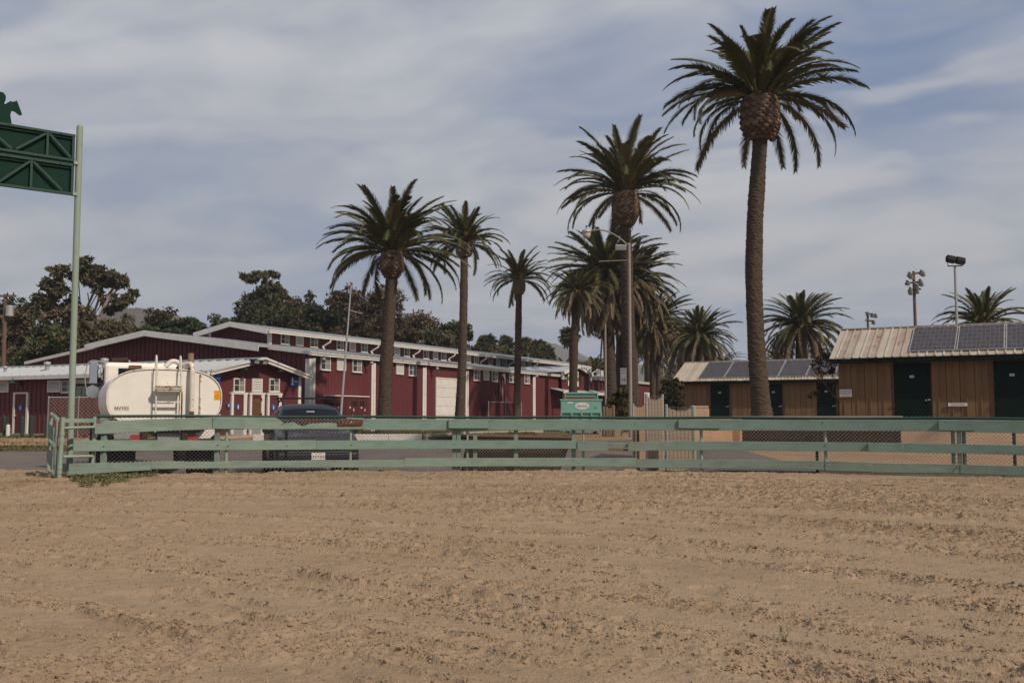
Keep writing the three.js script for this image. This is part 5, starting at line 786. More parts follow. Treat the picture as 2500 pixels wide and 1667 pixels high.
{ const d = 43.5, a = at(184, 940, d), c = at(275, 970, d), o = thing('grey_green_bin', 'grey green steel container behind the red slat screen', 'container', [(a.x + c.x) / 2, groundH(a.x, d) + 0.15, -d - 0.6]), w = c.x - a.x, h = a.y - o.position.y; M.greyGreen = mat(coat([0.085, 0.10, 0.09], [0.06, 0.07, 0.065], 0.8, 0.5), 0.7); add('container_body', bbox(w, h, 1.2, 0, h / 2, 0, 0.03), M.greyGreen, o); add('lid', bbox(w + 0.08, 0.08, 1.3, 0, h + 0.04, 0, 0.02), M.darkMetal, o); for (const x of [-0.3, 0.0, 0.3]) add('rib', box(0.06, h - 0.1, 0.05, x * w, h / 2, 0.62), M.greyGreen, o); }
// electrical cabinets at the barn wall
{
  const b = scene.getObjectByName('red_barn'), a = hit(b, 'x', 0.7, 815, 967), c = hit(b, 'x', 0.7, 899, 967), o = thing('electrical_cabinets', 'row of dark red electrical cabinets against the barn wall', 'cabinet', b.localToWorld(V(0.35, -0.05, (a.z + c.z) / 2)).toArray(), GRID + Math.PI / 2), w = a.z - c.z, h = a.y + 0.05;
  for (let i = 0; i < 3; i++) { const x = -w / 2 + (i + 0.5) * w / 3; add('cabinet', bbox(w / 3 - 0.03, h, 0.7, x, h / 2, 0, 0.015), M.redDark, o); add('door_seam', box(0.02, h * 0.9, 0.01, x, h / 2, 0.352), M.darkMetal, o); add('handle', box(0.04, 0.14, 0.05, x + 0.1, h * 0.5, 0.37), M.white, o); add('label_plate', [box(0.12, 0.09, 0.006, x - 0.14, h * 0.72, 0.354), box(0.08, 0.14, 0.006, x + 0.22, h * 0.66, 0.354)], M.white, o); }
  add('drip_cap', bbox(w + 0.1, 0.06, 0.8, 0, h + 0.03, 0.02, 0.01), M.white, o); add('vent_panel', [box(0.5, 0.3, 0.006, w * 0.1, h * 0.82, 0.354), box(0.5, 0.3, 0.006, w * 0.32, h * 0.82, 0.354)], M.darkMetal, o);
}
// slatted enclosure by the far wall
{ const b = scene.getObjectByName('red_barn'), a = hit(b, 'x', 1.4, 1192, 981), c = hit(b, 'x', 1.4, 1272, 981), o = thing('slat_enclosure', 'dark red slatted enclosure fence low against the barn', 'fence', b.localToWorld(V(1.4, -0.05, (a.z + c.z) / 2)).toArray(), GRID + Math.PI / 2), w = a.z - c.z, h = a.y + 0.05; for (let i = 0; i < 24; i++) add('slat', box(w / 24 * 0.88, h - 0.1, 0.02, -w / 2 + (i + 0.5) * w / 24, h / 2, 0), M.redDark, o); for (const t of [-0.5, 0, 0.5]) add('post', bar([t * w, 0, 0.03], [t * w, h + 0.05, 0.03], 0.035, 8), M.galv, o); add('top_rail', bar([-w / 2, h, 0.03], [w / 2, h, 0.03], 0.025, 6), M.galv, o); }

// ───────────────────────── poles ─────────────────────────
function streetLight(label, px, pyTop, d, baseY, armPx, armPy, r, extra) {
  const t = at(px, pyTop, d), o = thing('street_light', label, 'street light', [t.x, baseY, -d], 0, 'cobra-arm street lights'), H = t.y - baseY, a = at(armPx, armPy, d), ax = a.x - t.x, ay = a.y - baseY;
  add('pole', bar([0, 0, 0], [0, H, 0], r, 14, r * 0.75), M.lampPole ??= mat(coat([0.28, 0.25, 0.22], [0.215, 0.19, 0.168], 0.8, 0.7), 0.75), o); add('pole_cap', ball(r * 0.78, 0, H, 0), M.lampPole, o);
  add('arm', tube([[0, H - 0.1, 0], [ax * 0.25, lerp(H, ay, 0.55), 0], [ax * 0.6, ay + 0.06, 0], [ax * 0.95, ay + 0.03, 0]], r * 0.38, 24, 8), M.lampPole, o);
  const s = r / 0.1, h = sub('lamp_head', o, [ax, ay, 0]); add('lamp_housing', lathe([[0, 0.22], [0.05, 0.2], [0.06, 0.14], [0.2, 0.08], [0.26, -0.04], [0.2, -0.06]].map((q) => [q[0] * s, q[1] * s]), 18), M.galv, h); add('lamp_bowl', lathe([[0.21, -0.05], [0.2, -0.22], [0.15, -0.34], [0, -0.38]].map((q) => [q[0] * s, q[1] * s]), 18), mat([0.50, 0.45, 0.36], 0.3), h); add('photocell', bar([0, 0.2 * s, 0], [0, 0.3 * s, 0], 0.04 * s, 8), M.darkMetal, h);
  if (extra) extra(o, H); return o;
}
streetLight('tall grey street light in front of the palms with a speed sign', 1536, 596, 47, 0.5, 1432, 565, 0.094, (o, H) => {
  const b = sub('flood_box', o, [-0.35, H - 0.15, 0]); add('box_body', bbox(0.5, 0.24, 0.36, -0.05, 0, 0.06, 0.02).rotateX(0.25), M.galv, b); add('box_face', box(0.36, 0.02, 0.26, -0.05, -0.13, 0.05), M.lens, b); const y = at(1536, 635, 47).y - 0.5; add('tie_rod', bar([0, y, 0], [-1.45, y - 0.06, 0], 0.022, 6), M.lampPole, o);
});
streetLight('shorter street light further back against the dense palms', 1477.5, 744, 88, 0.5, 1415, 735, 0.115, (o, H) => { add('flood_box', bbox(0.75, 0.36, 0.5, -0.35, -0.25 + H, 0.1, 0.03), M.galv, o); });
streetLight('small far street light between the rear palm trunks', 1619, 838, 120, 0.5, 1612, 832, 0.09, (o, H) => { add('flood_box', box(0.5, 0.4, 0.4, -0.45, H - 0.3, 0), M.galv, o); });
streetLight('far street light peeking over the tan stable roof', 1765, 872, 95, 0.5, 1733, 864, 0.06);
{ const d = 46.85, a = at(1514, 898, d), c = at(1530.5, 939, d), o = thing('speed_sign', 'SPEED LIMIT 15 sign strapped to the tall street light', 'sign', [(a.x + c.x) / 2, (a.y + c.y) / 2, -d + 0.02], rad(-18)), w = (c.x - a.x), h = a.y - c.y; printed('sign', w, h, (g, W, H) => { g.fillStyle = '#9a9790'; g.fillRect(0, 0, W, H); g.strokeStyle = '#3a3a3a'; g.lineWidth = W * 0.03; g.strokeRect(W * 0.04, W * 0.04, W * 0.92, H - W * 0.08); g.fillStyle = '#26262a'; g.textAlign = 'center'; g.font = `bold ${W * 0.22}px sans-serif`; g.fillText('SPEED', W / 2, H * 0.17); g.fillText('LIMIT', W / 2, H * 0.35); g.font = `bold ${W * 0.66}px sans-serif`; g.fillText('15', W / 2, H * 0.8); }, o, M.galv, 128, 0.6); }
// leaning bare flag pole
{ const d = 44, a = at(829, 1021, d), t = at(857, 692, d), o = thing('flag_pole', 'leaning grey flag pole with a short yardarm', 'flag pole', [a.x, groundH(a.x, d), -d]); const dx = t.x - a.x, H = t.y - o.position.y; add('pole', bar([-dx * 0.07, 0, 0], [dx, H, 0], 0.062, 12, 0.03), M.galv, o); add('finial', ball(0.07, dx, H + 0.05, 0), M.galv, o); const y1 = at(853, 758, d), y2 = at(886, 766, d); add('yardarm', bar([y1.x - a.x, y1.y - o.position.y, 0], [y2.x - a.x, y2.y - o.position.y, 0.2], 0.022, 8), M.galv, o); add('pulley', box(0.05, 0.1, 0.05, dx + 0.03, H - 0.05, 0), M.darkMetal, o); }
// wooden power pole at the far left
{ const d = 72, t = at(12, 718, d), o = thing('power_pole', 'wooden power pole with crossarm and grey transformer at far left', 'power pole', [at(4, 1000, d).x, 0.5, -d]); const H = t.y - 0.5, dx = t.x - o.position.x; add('pole', bar([0, 0, 0], [dx, H, 0], 0.17, 12, 0.13), M.rawPole ??= mat(coat([0.15, 0.105, 0.08], [0.095, 0.068, 0.053], 0.9, [2, 0.4]), 0.9), o); add('crossarm', [box(1.9, 0.14, 0.12, dx - 0.1, H - 0.15, 0.12), bar([dx, H - 0.7, 0.1], [dx + 0.6, H - 0.2, 0.12], 0.03, 6), bar([dx, H - 0.7, 0.1], [dx - 0.6, H - 0.2, 0.12], 0.03, 6)], M.rawPole, o); for (const x of [-0.9, -0.4, 0.3, 0.75]) add('insulator', lathe([[0.05, 0], [0.07, 0.06], [0.03, 0.12], [0.05, 0.17], [0, 0.2]], 8).translate(dx - 0.1 + x, H - 0.08, 0.12), M.darkMetal, o); const q = at(23.5, 760, d); const tr = sub('transformer', o, [q.x - o.position.x, q.y - 0.5, 0.1]); add('transformer_can', new THREE.CylinderGeometry(0.27, 0.27, 0.72, 16), M.galv, tr); add('transformer_lid', ball(0.27, 0, 0.36, 0, 1, 0.3, 1), M.galv, tr); add('bushing', bar([0.05, 0.4, 0], [-0.02, 0.7, 0], 0.04, 6), M.darkMetal, tr); add('guy_wire', bar([0.1 + dx, H - 1.2, 0], [1.2, 0, 0], 0.015, 4), M.darkMetal, o);
  // lines leaving towards the trees
  for (const [k, e] of [[0.2, 765], [0.6, 772], [-0.4, 780]]) { const q2 = at(75, e - 20, 95); add('power_line', tube([[dx + k, H, 0.1], [(dx + k + q2.x - o.position.x) / 2, (H + q2.y - 0.5) / 2 - 0.3, (q2.z + d) / 2], [q2.x - o.position.x, q2.y - 0.5, q2.z + d]], 0.014, 14, 4), M.darkMetal, o); } }
// sports flood towers and the twin floodlight
function floodTower(label, px, pyTop, d, lamps, arms) { const t = at(px, pyTop, d), o = thing('flood_tower', label, 'light tower', [t.x, 0.5, -d], 0, 'sports flood towers'), H = t.y - 0.5; add('pole', bar([0.03, 0, 0], [0, H, 0], 0.14, 10, 0.105), M.rawPole, o); for (const [a, b, py, py2] of arms) { const p = at(a, py, d), q = at(b, py2, d); add('crossarm', bar([p.x - t.x, p.y - 0.5, 0.2], [q.x - t.x, q.y - 0.5, -0.1], 0.075, 6), M.rawPole, o); } for (const [lx, ly] of lamps) { const p = at(lx, ly, d), g = sub('flood_lamp', o, [p.x - t.x, p.y - 0.5, 0.25]); add('reflector', lathe([[0.04, 0.15], [0.1, 0.1], [0.19, -0.1], [0.2, -0.16]], 12).rotateX(0.7), M.dimMetal ??= mat([0.16, 0.16, 0.155], 0.6), g); add('lamp_back', ball(0.1, 0, 0.12, -0.1), M.darkMetal, g); } return o; }
floodTower('short sports flood tower left of the near stable roof', 2119, 762, 95, [[2118, 767], [2129, 770], [2137, 771], [2132, 787]], [[2112, 2138, 764, 768], [2112, 2134, 782, 784]]);
floodTower('tall sports flood tower with three crossarms of lamps', 2231.5, 662, 75, [[2219, 671], [2223, 675], [2248, 666], [2252, 669], [2214, 691], [2245, 688], [2248, 693], [2237, 700], [2221, 708], [2222, 714], [2237, 711]], [[2217, 2254, 671, 664], [2212, 2252, 692, 687], [2219, 2250, 707, 705]]);
{ const d = 52, t = at(2332.5, 650, d), o = thing('twin_floodlight', 'slim grey pole with two dark box floodlights above the stable', 'light pole', [t.x, 1.3, -d]), H = t.y - 1.3; add('pole', bar([0, 0, 0], [0, H, 0], 0.085, 12, 0.062), M.galv, o); add('bracket', [box(0.75, 0.05, 0.06, 0, H + 0.02, 0), tube([[-0.32, H + 0.02, 0], [-0.38, H + 0.1, 0], [-0.36, H + 0.2, 0]], 0.018, 8, 5), tube([[0.36, H + 0.02, 0], [0.42, H + 0.1, 0], [0.4, H + 0.2, 0]], 0.018, 8, 5)], M.darkMetal, o); for (const [x, y, z] of [[-0.2, 0.38, 0], [0.25, 0.28, 0.1]]) { const g = sub('floodlight', o, [x, H + y, z]); add('housing', bbox(0.46, 0.3, 0.34, 0, 0, 0, 0.05).rotateX(-0.35).rotateZ(-0.2), M.darkMetal, g); add('lens', box(0.38, 0.02, 0.26, 0, -0.15, 0.04, -0.35, 0, -0.2), M.glass, g); } }

// ── bamboo and reed screens by the yard gate ──
function reed(name, label, px0, py0, px1, py1, d0, d1, yBot, mat_, wire, n) {
  const a = at(px0, py0, d0), c = at(px1, py1, d1), o = thing(name, label, 'screen'), L = Math.hypot(c.x - a.x, c.z - a.z), r = rng(Math.round(px0)), canes = [0, 1, 2].map((k) => muv(new THREE.CylinderGeometry(L / n * 0.46, L / n * 0.5, 1, 6).translate(0, 0.5, 0)));
  for (let i = 0; i < n; i++) { const t = (i + 0.5) / n, x = lerp(a.x, c.x, t), z = lerp(a.z, c.z, t), top = lerp(a.y, c.y, t) - 0.09 * Math.sin(t * Math.PI) + (r() - 0.5) * 0.03, m = addRaw('cane', canes[i % 3], i % 5 === 2 ? M.wood : mat_, o); m.position.set(x, yBot, z); m.scale.y = top - yBot; }
  add('end_post', [bar([a.x, yBot - 0.1, a.z], [a.x, a.y + 0.06, a.z], 0.035, 8), bar([c.x, yBot - 0.1, c.z], [c.x, c.y + 0.06, c.z], 0.035, 8)], M.galv, o);
  const g = []; for (let k = 0; k <= 20; k++) { const f = k / 20; g.push(bar([a.x, lerp(yBot + 0.05, a.y, f), a.z + 0.06], [c.x, lerp(yBot + 0.05, c.y, f), c.z + 0.06], 0.002, 3)); } for (let k = 0; k <= 7; k++) { const t = k / 7, x = lerp(a.x, c.x, t), z = lerp(a.z, c.z, t) + 0.06; g.push(bar([x, yBot, z], [x, lerp(a.y, c.y, t), z], 0.002, 3)); } if (wire) add('wire_grid', g, M.galv, o); return o;
}
reed('reed_screen', 'pale reed panel in a grey frame left of the yard gate', 1546, 990, 1578, 984, 29.6, 31, 0.2, M.bamboo, false, 30);
reed('reed_screen', 'tall grey wire gate lined with weathered reeds', 1578.5, 967, 1617.5, 968, 24.4, 25.4, 0.05, M.bambooGrey, true, 26);
reed('reed_screen', 'weathered reed panel sagging between yard posts beside the teal post', 1627, 993, 1690, 996, 23.0, 24.3, 0.05, M.bambooGrey, true, 34);
{ const d = 24.3, p = at(1693.5, 993, d), o = thing('teal_post', 'round mint green post at the end of the reed screen', 'post', [p.x, 0.1, -d]); add('post', bar([0, 0, 0], [0, p.y - 0.1, 0], 0.055, 14), M.poleGreen, o); add('cap', ball(0.06, 0, p.y - 0.1, 0, 1, 0.5, 1), M.poleGreen, o); }
{ const d = 30, o = thing('tan_gate_post', 'tan painted square pillar behind the rail fence', 'pillar', [xat(1562, d), 0.15, -d + 0.5]); add('pillar_body', bbox(0.42, 1.15, 0.3, 0, 0.55, 0, 0.02), M.peach, o); add('pillar_cap', bbox(0.48, 0.06, 0.36, 0, 1.15, 0, 0.01), M.concrete, o); }
for (const [i, px, d, h] of [[0, 1474, 50, 0.78], [1, 1481, 50, 0.72], [2, 1486, 50, 0.6], [3, 1490, 50, 0.66], [4, 1497.5, 50, 0.9]]) { const o = thing('log_post', ['leftmost brown log post beside the teal dumpster', 'second brown log post from the dumpster', 'shortest brown log post of the row right of the dumpster', 'brown log post next to the tallest one by the lamp pole', 'tallest brown log post with flat top near the lamp pole'][i], 'log post', [xat(px, d), 0.45, -d], 0, 'log posts beside the dumpster'); add('log', lathe([[0.001, 0], [0.09, 0], [0.085, 1.02 + h * 0.6], [0.075, 1.04 + h * 0.6], [0, 1.05 + h * 0.6]], 10), M.wood, o); }
// ───────────────────────── palms ─────────────────────────
function frondGeo(bend, seed, L = 1, n = 88, leaf = 0.128, droop = 0.25, sparse = 0) {
  const r = rng(seed), S = 14, pos = [], P = [V(0, 0, 0)], T = []; let p = V(0, 0, 0), side = (r() - 0.5) * 0.35;
  for (let i = 0; i <= S; i++) { const t = i / S, a = -bend * Math.pow(t, 1.35), b = side * t * t, d = V(Math.cos(a) * Math.cos(b), Math.sin(a), Math.sin(b) * Math.cos(a)); T.push(d); if (i < S) { p = p.clone().addScaledVector(d, L / S); P.push(p); } }
  const atT = (t) => { const k = Math.min(S - 1e-4, t * S), i = Math.floor(k), f = k - i; return [P[i].clone().lerp(P[i + 1], f), T[i].clone().lerp(T[Math.min(S, i + 1)], f).normalize()]; };
  const tri = (a, b, c) => pos.push(a.x, a.y, a.z, b.x, b.y, b.z, c.x, c.y, c.z);
  // midrib
  for (let i = 0; i < S; i++) { const w = (t) => L * lerp(0.0135, 0.0022, t), a = P[i], b = P[i + 1], wa = w(i / S), wb = w((i + 1) / S), z = V(0, 0, 1), y0 = T[i].clone().cross(z).negate(), y1 = T[i + 1].clone().cross(z).negate(); const A = [a.clone().addScaledVector(z, wa), a.clone().addScaledVector(y0, -wa), a.clone().addScaledVector(z, -wa)], B = [b.clone().addScaledVector(z, wb), b.clone().addScaledVector(y1, -wb), b.clone().addScaledVector(z, -wb)]; for (let k = 0; k < 3; k++) { const m = (k + 1) % 3; tri(A[k], A[m], B[m]); tri(A[k], B[m], B[k]); } }
  const ribN = pos.length / 3;
  for (let i = 0; i < n; i++) for (const s of [-1, 1]) {
    if (r() < sparse) continue;
    const t = lerp(0.09, 0.995, (i + r() * 0.8) / n), [c, d] = atT(t), z = V(0, 0, s), up = d.clone().cross(V(0, 0, 1)).negate().normalize();
    const len = L * leaf * (t < 0.2 ? lerp(0.35, 1, (t - 0.09) / 0.11) : t > 0.7 ? lerp(1, 0.42, (t - 0.7) / 0.3) : 1) * (0.85 + r() * 0.3), fw = lerp(0.7, 1.35, t) + r() * 0.35, lift = lerp(0.75, 0.2, t) * (r() < 0.5 ? 1 : 0.35) - droop * 0.5;
    const dir = d.clone().multiplyScalar(fw).add(z.multiplyScalar(1)).addScaledVector(up, lift).normalize(), tip = c.clone().addScaledVector(dir, len); tip.y -= droop * len * 0.45;
    const w = d.clone().multiplyScalar(L * 0.0098 * (0.8 + r() * 0.5)).addScaledVector(up, L * 0.002), mid = c.clone().lerp(tip, 0.45); mid.y += len * 0.03;
    tri(c.clone().sub(w), mid.clone().add(w), tip); tri(c.clone().sub(w), c.clone().add(w), mid.clone().add(w));
  }
  const g = new THREE.BufferGeometry(); g.setAttribute('position', new THREE.Float32BufferAttribute(pos, 3)); g.setAttribute('uv', new THREE.Float32BufferAttribute(new Float32Array(pos.length / 3 * 2), 2)); g.computeVertexNormals(); return g;
}
const frondCoat = (a, b) => mat(a, 0.62, { side: THREE.DoubleSide });
M.frond = [frondCoat([0.090, 0.092, 0.036]), frondCoat([0.068, 0.076, 0.032]), frondCoat([0.118, 0.106, 0.045]), frondCoat([0.135, 0.118, 0.058])];
M.frondOld = [frondCoat([0.14, 0.105, 0.06]), frondCoat([0.18, 0.135, 0.085]), frondCoat([0.115, 0.095, 0.05])];
M.petiole = mat([0.22, 0.135, 0.05], 0.7); M.fruit = mat([0.34, 0.18, 0.045], 0.8);
M.trunk = mat(coat([0.078, 0.058, 0.043], [0.048, 0.036, 0.028], 0.9, [1.6, 2.2]), 0.95, { bumpMap: BUMPF, bumpScale: 0.012 });
M.trunk2 = mat(coat([0.092, 0.068, 0.050], [0.056, 0.042, 0.032], 0.9, [1.6, 2.2]), 0.95, { bumpMap: BUMPF, bumpScale: 0.012 });
M.boot = mat(coat([0.215, 0.155, 0.11], [0.13, 0.088, 0.062], 0.9, 4.5), 0.85); M.boot2 = mat(coat([0.125, 0.082, 0.056], [0.085, 0.056, 0.04], 0.8, 4.5), 0.9);
const FR = { up: [0, 1, 2].map((k) => frondGeo(rad(38 + k * 8), 100 + k)), mid: [0, 1, 2, 3].map((k) => frondGeo(rad(62 + k * 9), 200 + k)), low: [0, 1, 2].map((k) => frondGeo(rad(84 + k * 8), 300 + k, 1, 82, 0.118, 0.5)), old: [0, 1, 2].map((k) => frondGeo(rad(58 + k * 12), 400 + k, 1, 64, 0.12, 0.9, 0.18)), far: [0, 1, 2].map((k) => frondGeo(rad(60 + k * 14), 500 + k, 1, 40, 0.135, 0.35)) };
// trunk: a bent, tapering column whose surface carries staggered leaf scars as relief
function trunkGeo(H, path, radius, seg, dh, pitch, amp, seed) {
  const rows = Math.ceil(H / dh), pos = [], uv = [], idx = [], n = 13;
  for (let j = 0; j <= rows; j++) { const h = j / rows * H, [cx, cz] = path(h / H), R = radius(h); for (let i = 0; i <= seg; i++) {
    const a = i / seg * 2 * Math.PI, k = a / (2 * Math.PI) * n, row = h / pitch + (vn(Math.cos(a) * 1.5 + seed, h * 1.4) + vn(Math.sin(a) * 1.7 + seed * 3, h * 2.1)) * 1.1; const odd = Math.floor(row) & 1, fr = row - Math.floor(row), fx = Math.abs(((k + odd * 0.5) % 1) - 0.5) * 2;
    const lip = Math.pow(fr, 1.6) * (0.75 - 0.5 * fx) * (0.4 + 0.9 * vn(k * 1.1 + seed, row * 0.7)) + 0.7 * vn(i * 0.9 + seed * 7, j * 0.45), rr = R + amp * (lip - 0.5) + (vn(Math.cos(a) * 2 + 5 + seed, h * 0.9) - 0.5) * R * 0.07 + (vn(Math.sin(a) * 2 + 9, h * 1.1 + seed) - 0.5) * R * 0.07;
    pos.push(cx + Math.cos(a) * rr, h, cz + Math.sin(a) * rr); uv.push(a * R, h); } }
  for (let j = 0; j < rows; j++) for (let i = 0; i < seg; i++) { const k = j * (seg + 1) + i; idx.push(k, k + seg + 1, k + seg + 2, k, k + seg + 2, k + 1); }
  const g = new THREE.BufferGeometry(); g.setAttribute('position', new THREE.Float32BufferAttribute(pos, 3)); g.setAttribute('uv', new THREE.Float32BufferAttribute(uv, 2)); g.setIndex(idx); g.computeVertexNormals(); return g;
}
function palm(o) { // px/py survey of base and collar; everything else in metres
  const d = o.d, baseY = o.base ?? 0.45, b = at(o.basePx, 1019, d), tp = at(o.topPx, o.topPy, d), H = tp.y - baseY, dx = tp.x - b.x, r = rng(o.seed), g = thing('date_palm', o.label, 'palm tree', [b.x, baseY, -d], 0, 'date palms');
  const ch = o.collarH, cr = o.collarR, rt = o.r, bow = o.bow ?? 0, path = (t) => [dx * t + bow * Math.sin(t * Math.PI), 0];
  const radius = (h) => rt * (1 + (o.flare ?? 0.5) * Math.exp(-h / 0.7) + 0.12 * (1 - h / H)) * lerp(1, 0.94, smooth(0.75, 1, h / H));
  addRaw('trunk', trunkGeo(H + 0.05, path, radius, o.near ? 40 : 26, o.near ? 0.028 : 0.06, o.near ? 0.11 : 0.16, rt * 0.17, o.seed), r() < 0.5 ? M.trunk : M.trunk2, g);
  const top = V(dx, H, 0);
  if (cr) { // the trimmed "pineapple" of old leaf bases
    add('collar', lathe([[rt * 0.9, 0.0], [cr * 0.62, 0.05 * ch], [cr * 0.84, 0.16 * ch], [cr * 0.93, 0.28 * ch], [cr * 0.97, 0.5 * ch], [cr * 0.93, 0.85 * ch], [cr * 0.7, 1.05 * ch], [cr * 0.3, 1.25 * ch]], 24).translate(top.x, top.y, 0), M.boot2, g);
    const per = o.near ? 15 : 12, rowsN = Math.max(5, Math.round(ch / (o.near ? 0.115 : 0.15))), bootG = muv(new THREE.ConeGeometry(1, 1, 5, 1).scale(1, 1, 0.55)), geos = [], w = 2 * Math.PI * cr / per * 0.50;
    const sg = muv(prism([[-w, 0.02], [-w * 0.55, -w * 0.55], [0, -w * 0.8], [w * 0.55, -w * 0.55], [w, 0.02], [w * 0.5, w * 0.55], [0, w * 0.7], [-w * 0.5, w * 0.55]], w * 0.9, w * 0.2));
    for (let j = 0; j < rowsN; j++) for (let i = 0; i < per; i++) { const t = (j + 0.5) / rowsN, a = (i + (j & 1) * 0.5 + (r() - 0.5) * 0.12) / per * 2 * Math.PI, R = cr * (t < 0.3 ? lerp(0.5, 0.97, Math.pow(t / 0.3, 0.7)) : t > 0.8 ? lerp(0.97, 0.84, (t - 0.8) / 0.2) : 0.98);
      const m4 = new THREE.Matrix4().makeRotationY(-a + Math.PI / 2).multiply(new THREE.Matrix4().makeRotationX(-0.55 + (r() - 0.5) * 0.25)); m4.setPosition(top.x + Math.cos(a) * R, top.y + t * ch, Math.sin(a) * R);
      if (o.near) { if (Math.sin(a) < -0.35) continue; const m = addRaw('leaf_base', sg, r() < (t < 0.3 ? 0.15 : 0.66) ? M.boot : M.boot2, g); m.applyMatrix4(m4); m.scale.multiplyScalar(0.85 + r() * 0.25); } else geos.push(sg.clone().applyMatrix4(m4)); }
    if (!o.near) addRaw('leaf_bases', mergeGeometries(geos), M.boot, g); bootG.dispose();
  }
  const cy = top.y + (cr ? ch * 1.0 : 0), L = o.L, N = o.n, R0 = cr ? cr * 0.55 : rt * 0.8;
  for (let i = 0; i < N; i++) {
    const t = (i + r()) / N, az = i * 2.39996 + r() * 0.5, e0 = o.e0 ?? 84, e1 = o.e1 ?? -12, facing = Math.max(0, Math.sin(az)), el = lerp(e0, e1 + (o.clear ?? 0) * smooth(0.25, 0.85, facing), Math.pow(t, o.pow ?? 0.85)) + (r() - 0.5) * 12;
    const old = o.skirt && t > 1 - o.skirt, set = o.farSet ? FR.far : old ? FR.old : t < 0.3 ? FR.up : t < 0.75 ? FR.mid : FR.low, geo = set[Math.floor(r() * set.length)];
    const ms = old ? M.frondOld : M.frond, m = addRaw(old ? 'dry_frond' : 'frond', geo, old ? ms[Math.floor(r() * 3)] : ms[Math.floor(r() * (t > 0.6 ? 4 : 3))], g), s = L * (t < 0.15 ? 0.62 + t * 2 : 1) * (0.88 + r() * 0.2) * (old ? 0.92 : 1);
    m.rotation.order = 'YZX'; m.rotation.set((r() - 0.5) * 0.9, -az, rad(el)); m.scale.set(s, s, s * (0.9 + r() * 0.2));
    const rr = R0 * smooth(0, 0.8, t); m.position.set(top.x + Math.cos(az) * rr, cy + (o.skirt ? lerp(0.35, -0.5, t) : lerp(0.25, -0.02, t)) * (cr ? cr : 0.5), Math.sin(az) * rr);
  }
  // leaf stalks crowding the heart, and orange fruit stems
  { const gs = []; for (let i = 0; i < 26; i++) { const az = r() * 6.28, el = rad(25 + r() * 50), l = L * (0.18 + r() * 0.16); gs.push(bar([top.x + Math.cos(az) * R0 * 0.7, cy - 0.08, Math.sin(az) * R0 * 0.7], [top.x + Math.cos(az) * (R0 * 0.7 + l * Math.cos(el)), cy + l * Math.sin(el), Math.sin(az) * (R0 * 0.7 + l * Math.cos(el))], 0.035, 4, 0.012)); } add('leaf_stalks', gs, M.petiole, g); }
  for (let k = 0; k < (o.fruit ?? 0); k++) { const az = rad(40 + k * 55 + r() * 20), gs = []; for (let i = 0; i < 60; i++) { const a = az + (r() - 0.5) * 1.1, e = rad(30 + r() * 50), l = L * (0.13 + r() * 0.2); gs.push(tube([[top.x + Math.cos(az) * R0 * 0.5, cy, Math.sin(az) * R0 * 0.5], [top.x + Math.cos(a) * l * Math.cos(e) * 0.8, cy + l * Math.sin(e), Math.sin(a) * l * Math.cos(e) * 0.8], [top.x + Math.cos(a) * l * Math.cos(e) * 1.25, cy + l * Math.sin(e) * 0.75, Math.sin(a) * l * Math.cos(e) * 1.25]], 0.014, 4, 3)); } add('fruit_stem', gs, M.fruit, g); }
  return g;
}
palm({ label: 'tallest nearest palm standing at right in front of the stables', basePx: 1862, topPx: 1857, topPy: 342, d: 36.5, base: 1.3, r: 0.285, bow: -0.27, flare: 0.42, collarH: 1.6, collarR: 0.68, L: 3.62, n: 72, seed: 11, near: true, e0: 78, e1: -8, clear: 46 });
palm({ label: 'second tallest palm behind the tall street light', basePx: 1541, topPx: 1527, topPy: 549, d: 66.5, base: 0.45, r: 0.40, flare: 0.55, collarH: 2.2, collarR: 0.83, L: 4.9, n: 72, seed: 23, near: true, fruit: 3, e1: -6, clear: 42 });
palm({ label: 'large palm left of centre with orange fruit stems', basePx: 937, topPx: 956, topPy: 677, d: 50, base: 0.45, r: 0.30, bow: -0.05, flare: 0.45, collarH: 1.3, collarR: 0.56, L: 3.9, n: 76, seed: 31, near: true, fruit: 4, e1: -10, clear: 44 });
palm({ label: 'slim palm right behind the large one left of centre', basePx: 1120, topPx: 1133, topPy: 626, d: 63.8, base: 0.5, r: 0.25, bow: 0.08, flare: 0.5, collarH: 0.85, collarR: 0.5, L: 3.05, n: 60, seed: 41, fruit: 2, clear: 30 });
palm({ label: 'small crowned palm nearest the middle of the barn wall', basePx: 1261, topPx: 1267, topPy: 718, d: 74.5, base: 0.5, r: 0.24, flare: 0.7, collarH: 1.05, collarR: 0.45, L: 2.9, n: 56, seed: 47, clear: 30 });
palm({ label: 'palm in front of the white and green banner', basePx: 1399, topPx: 1408, topPy: 728, d: 83, base: 0.5, r: 0.32, bow: -0.1, flare: 0.2, collarH: 0.6, collarR: 0.42, L: 3.0, n: 84, seed: 53, skirt: 0.4, e1: -45 });
palm({ label: 'dense palm with hanging dry fronds left of the lamp pole', basePx: 1494, topPx: 1482, topPy: 700, d: 90, base: 0.5, r: 0.5, flare: 0.3, collarH: 1.2, collarR: 0.75, L: 6.1, n: 185, seed: 59, skirt: 0.55, e1: -80, pow: 0.8 });
palm({ label: 'slim trunked palm just left of the speed sign', basePx: 1510, topPx: 1514, topPy: 760, d: 93, base: 0.5, r: 0.32, flare: 0.2, collarH: 0.65, collarR: 0.45, L: 3.9, n: 80, seed: 61, skirt: 0.45, e1: -55 });
palm({ label: 'dense palm directly right of the lamp pole', basePx: 1548, topPx: 1538, topPy: 715, d: 92, base: 0.5, r: 0.48, flare: 0.4, collarH: 1.05, collarR: 0.65, L: 5.3, n: 140, seed: 67, skirt: 0.55, e1: -76 });
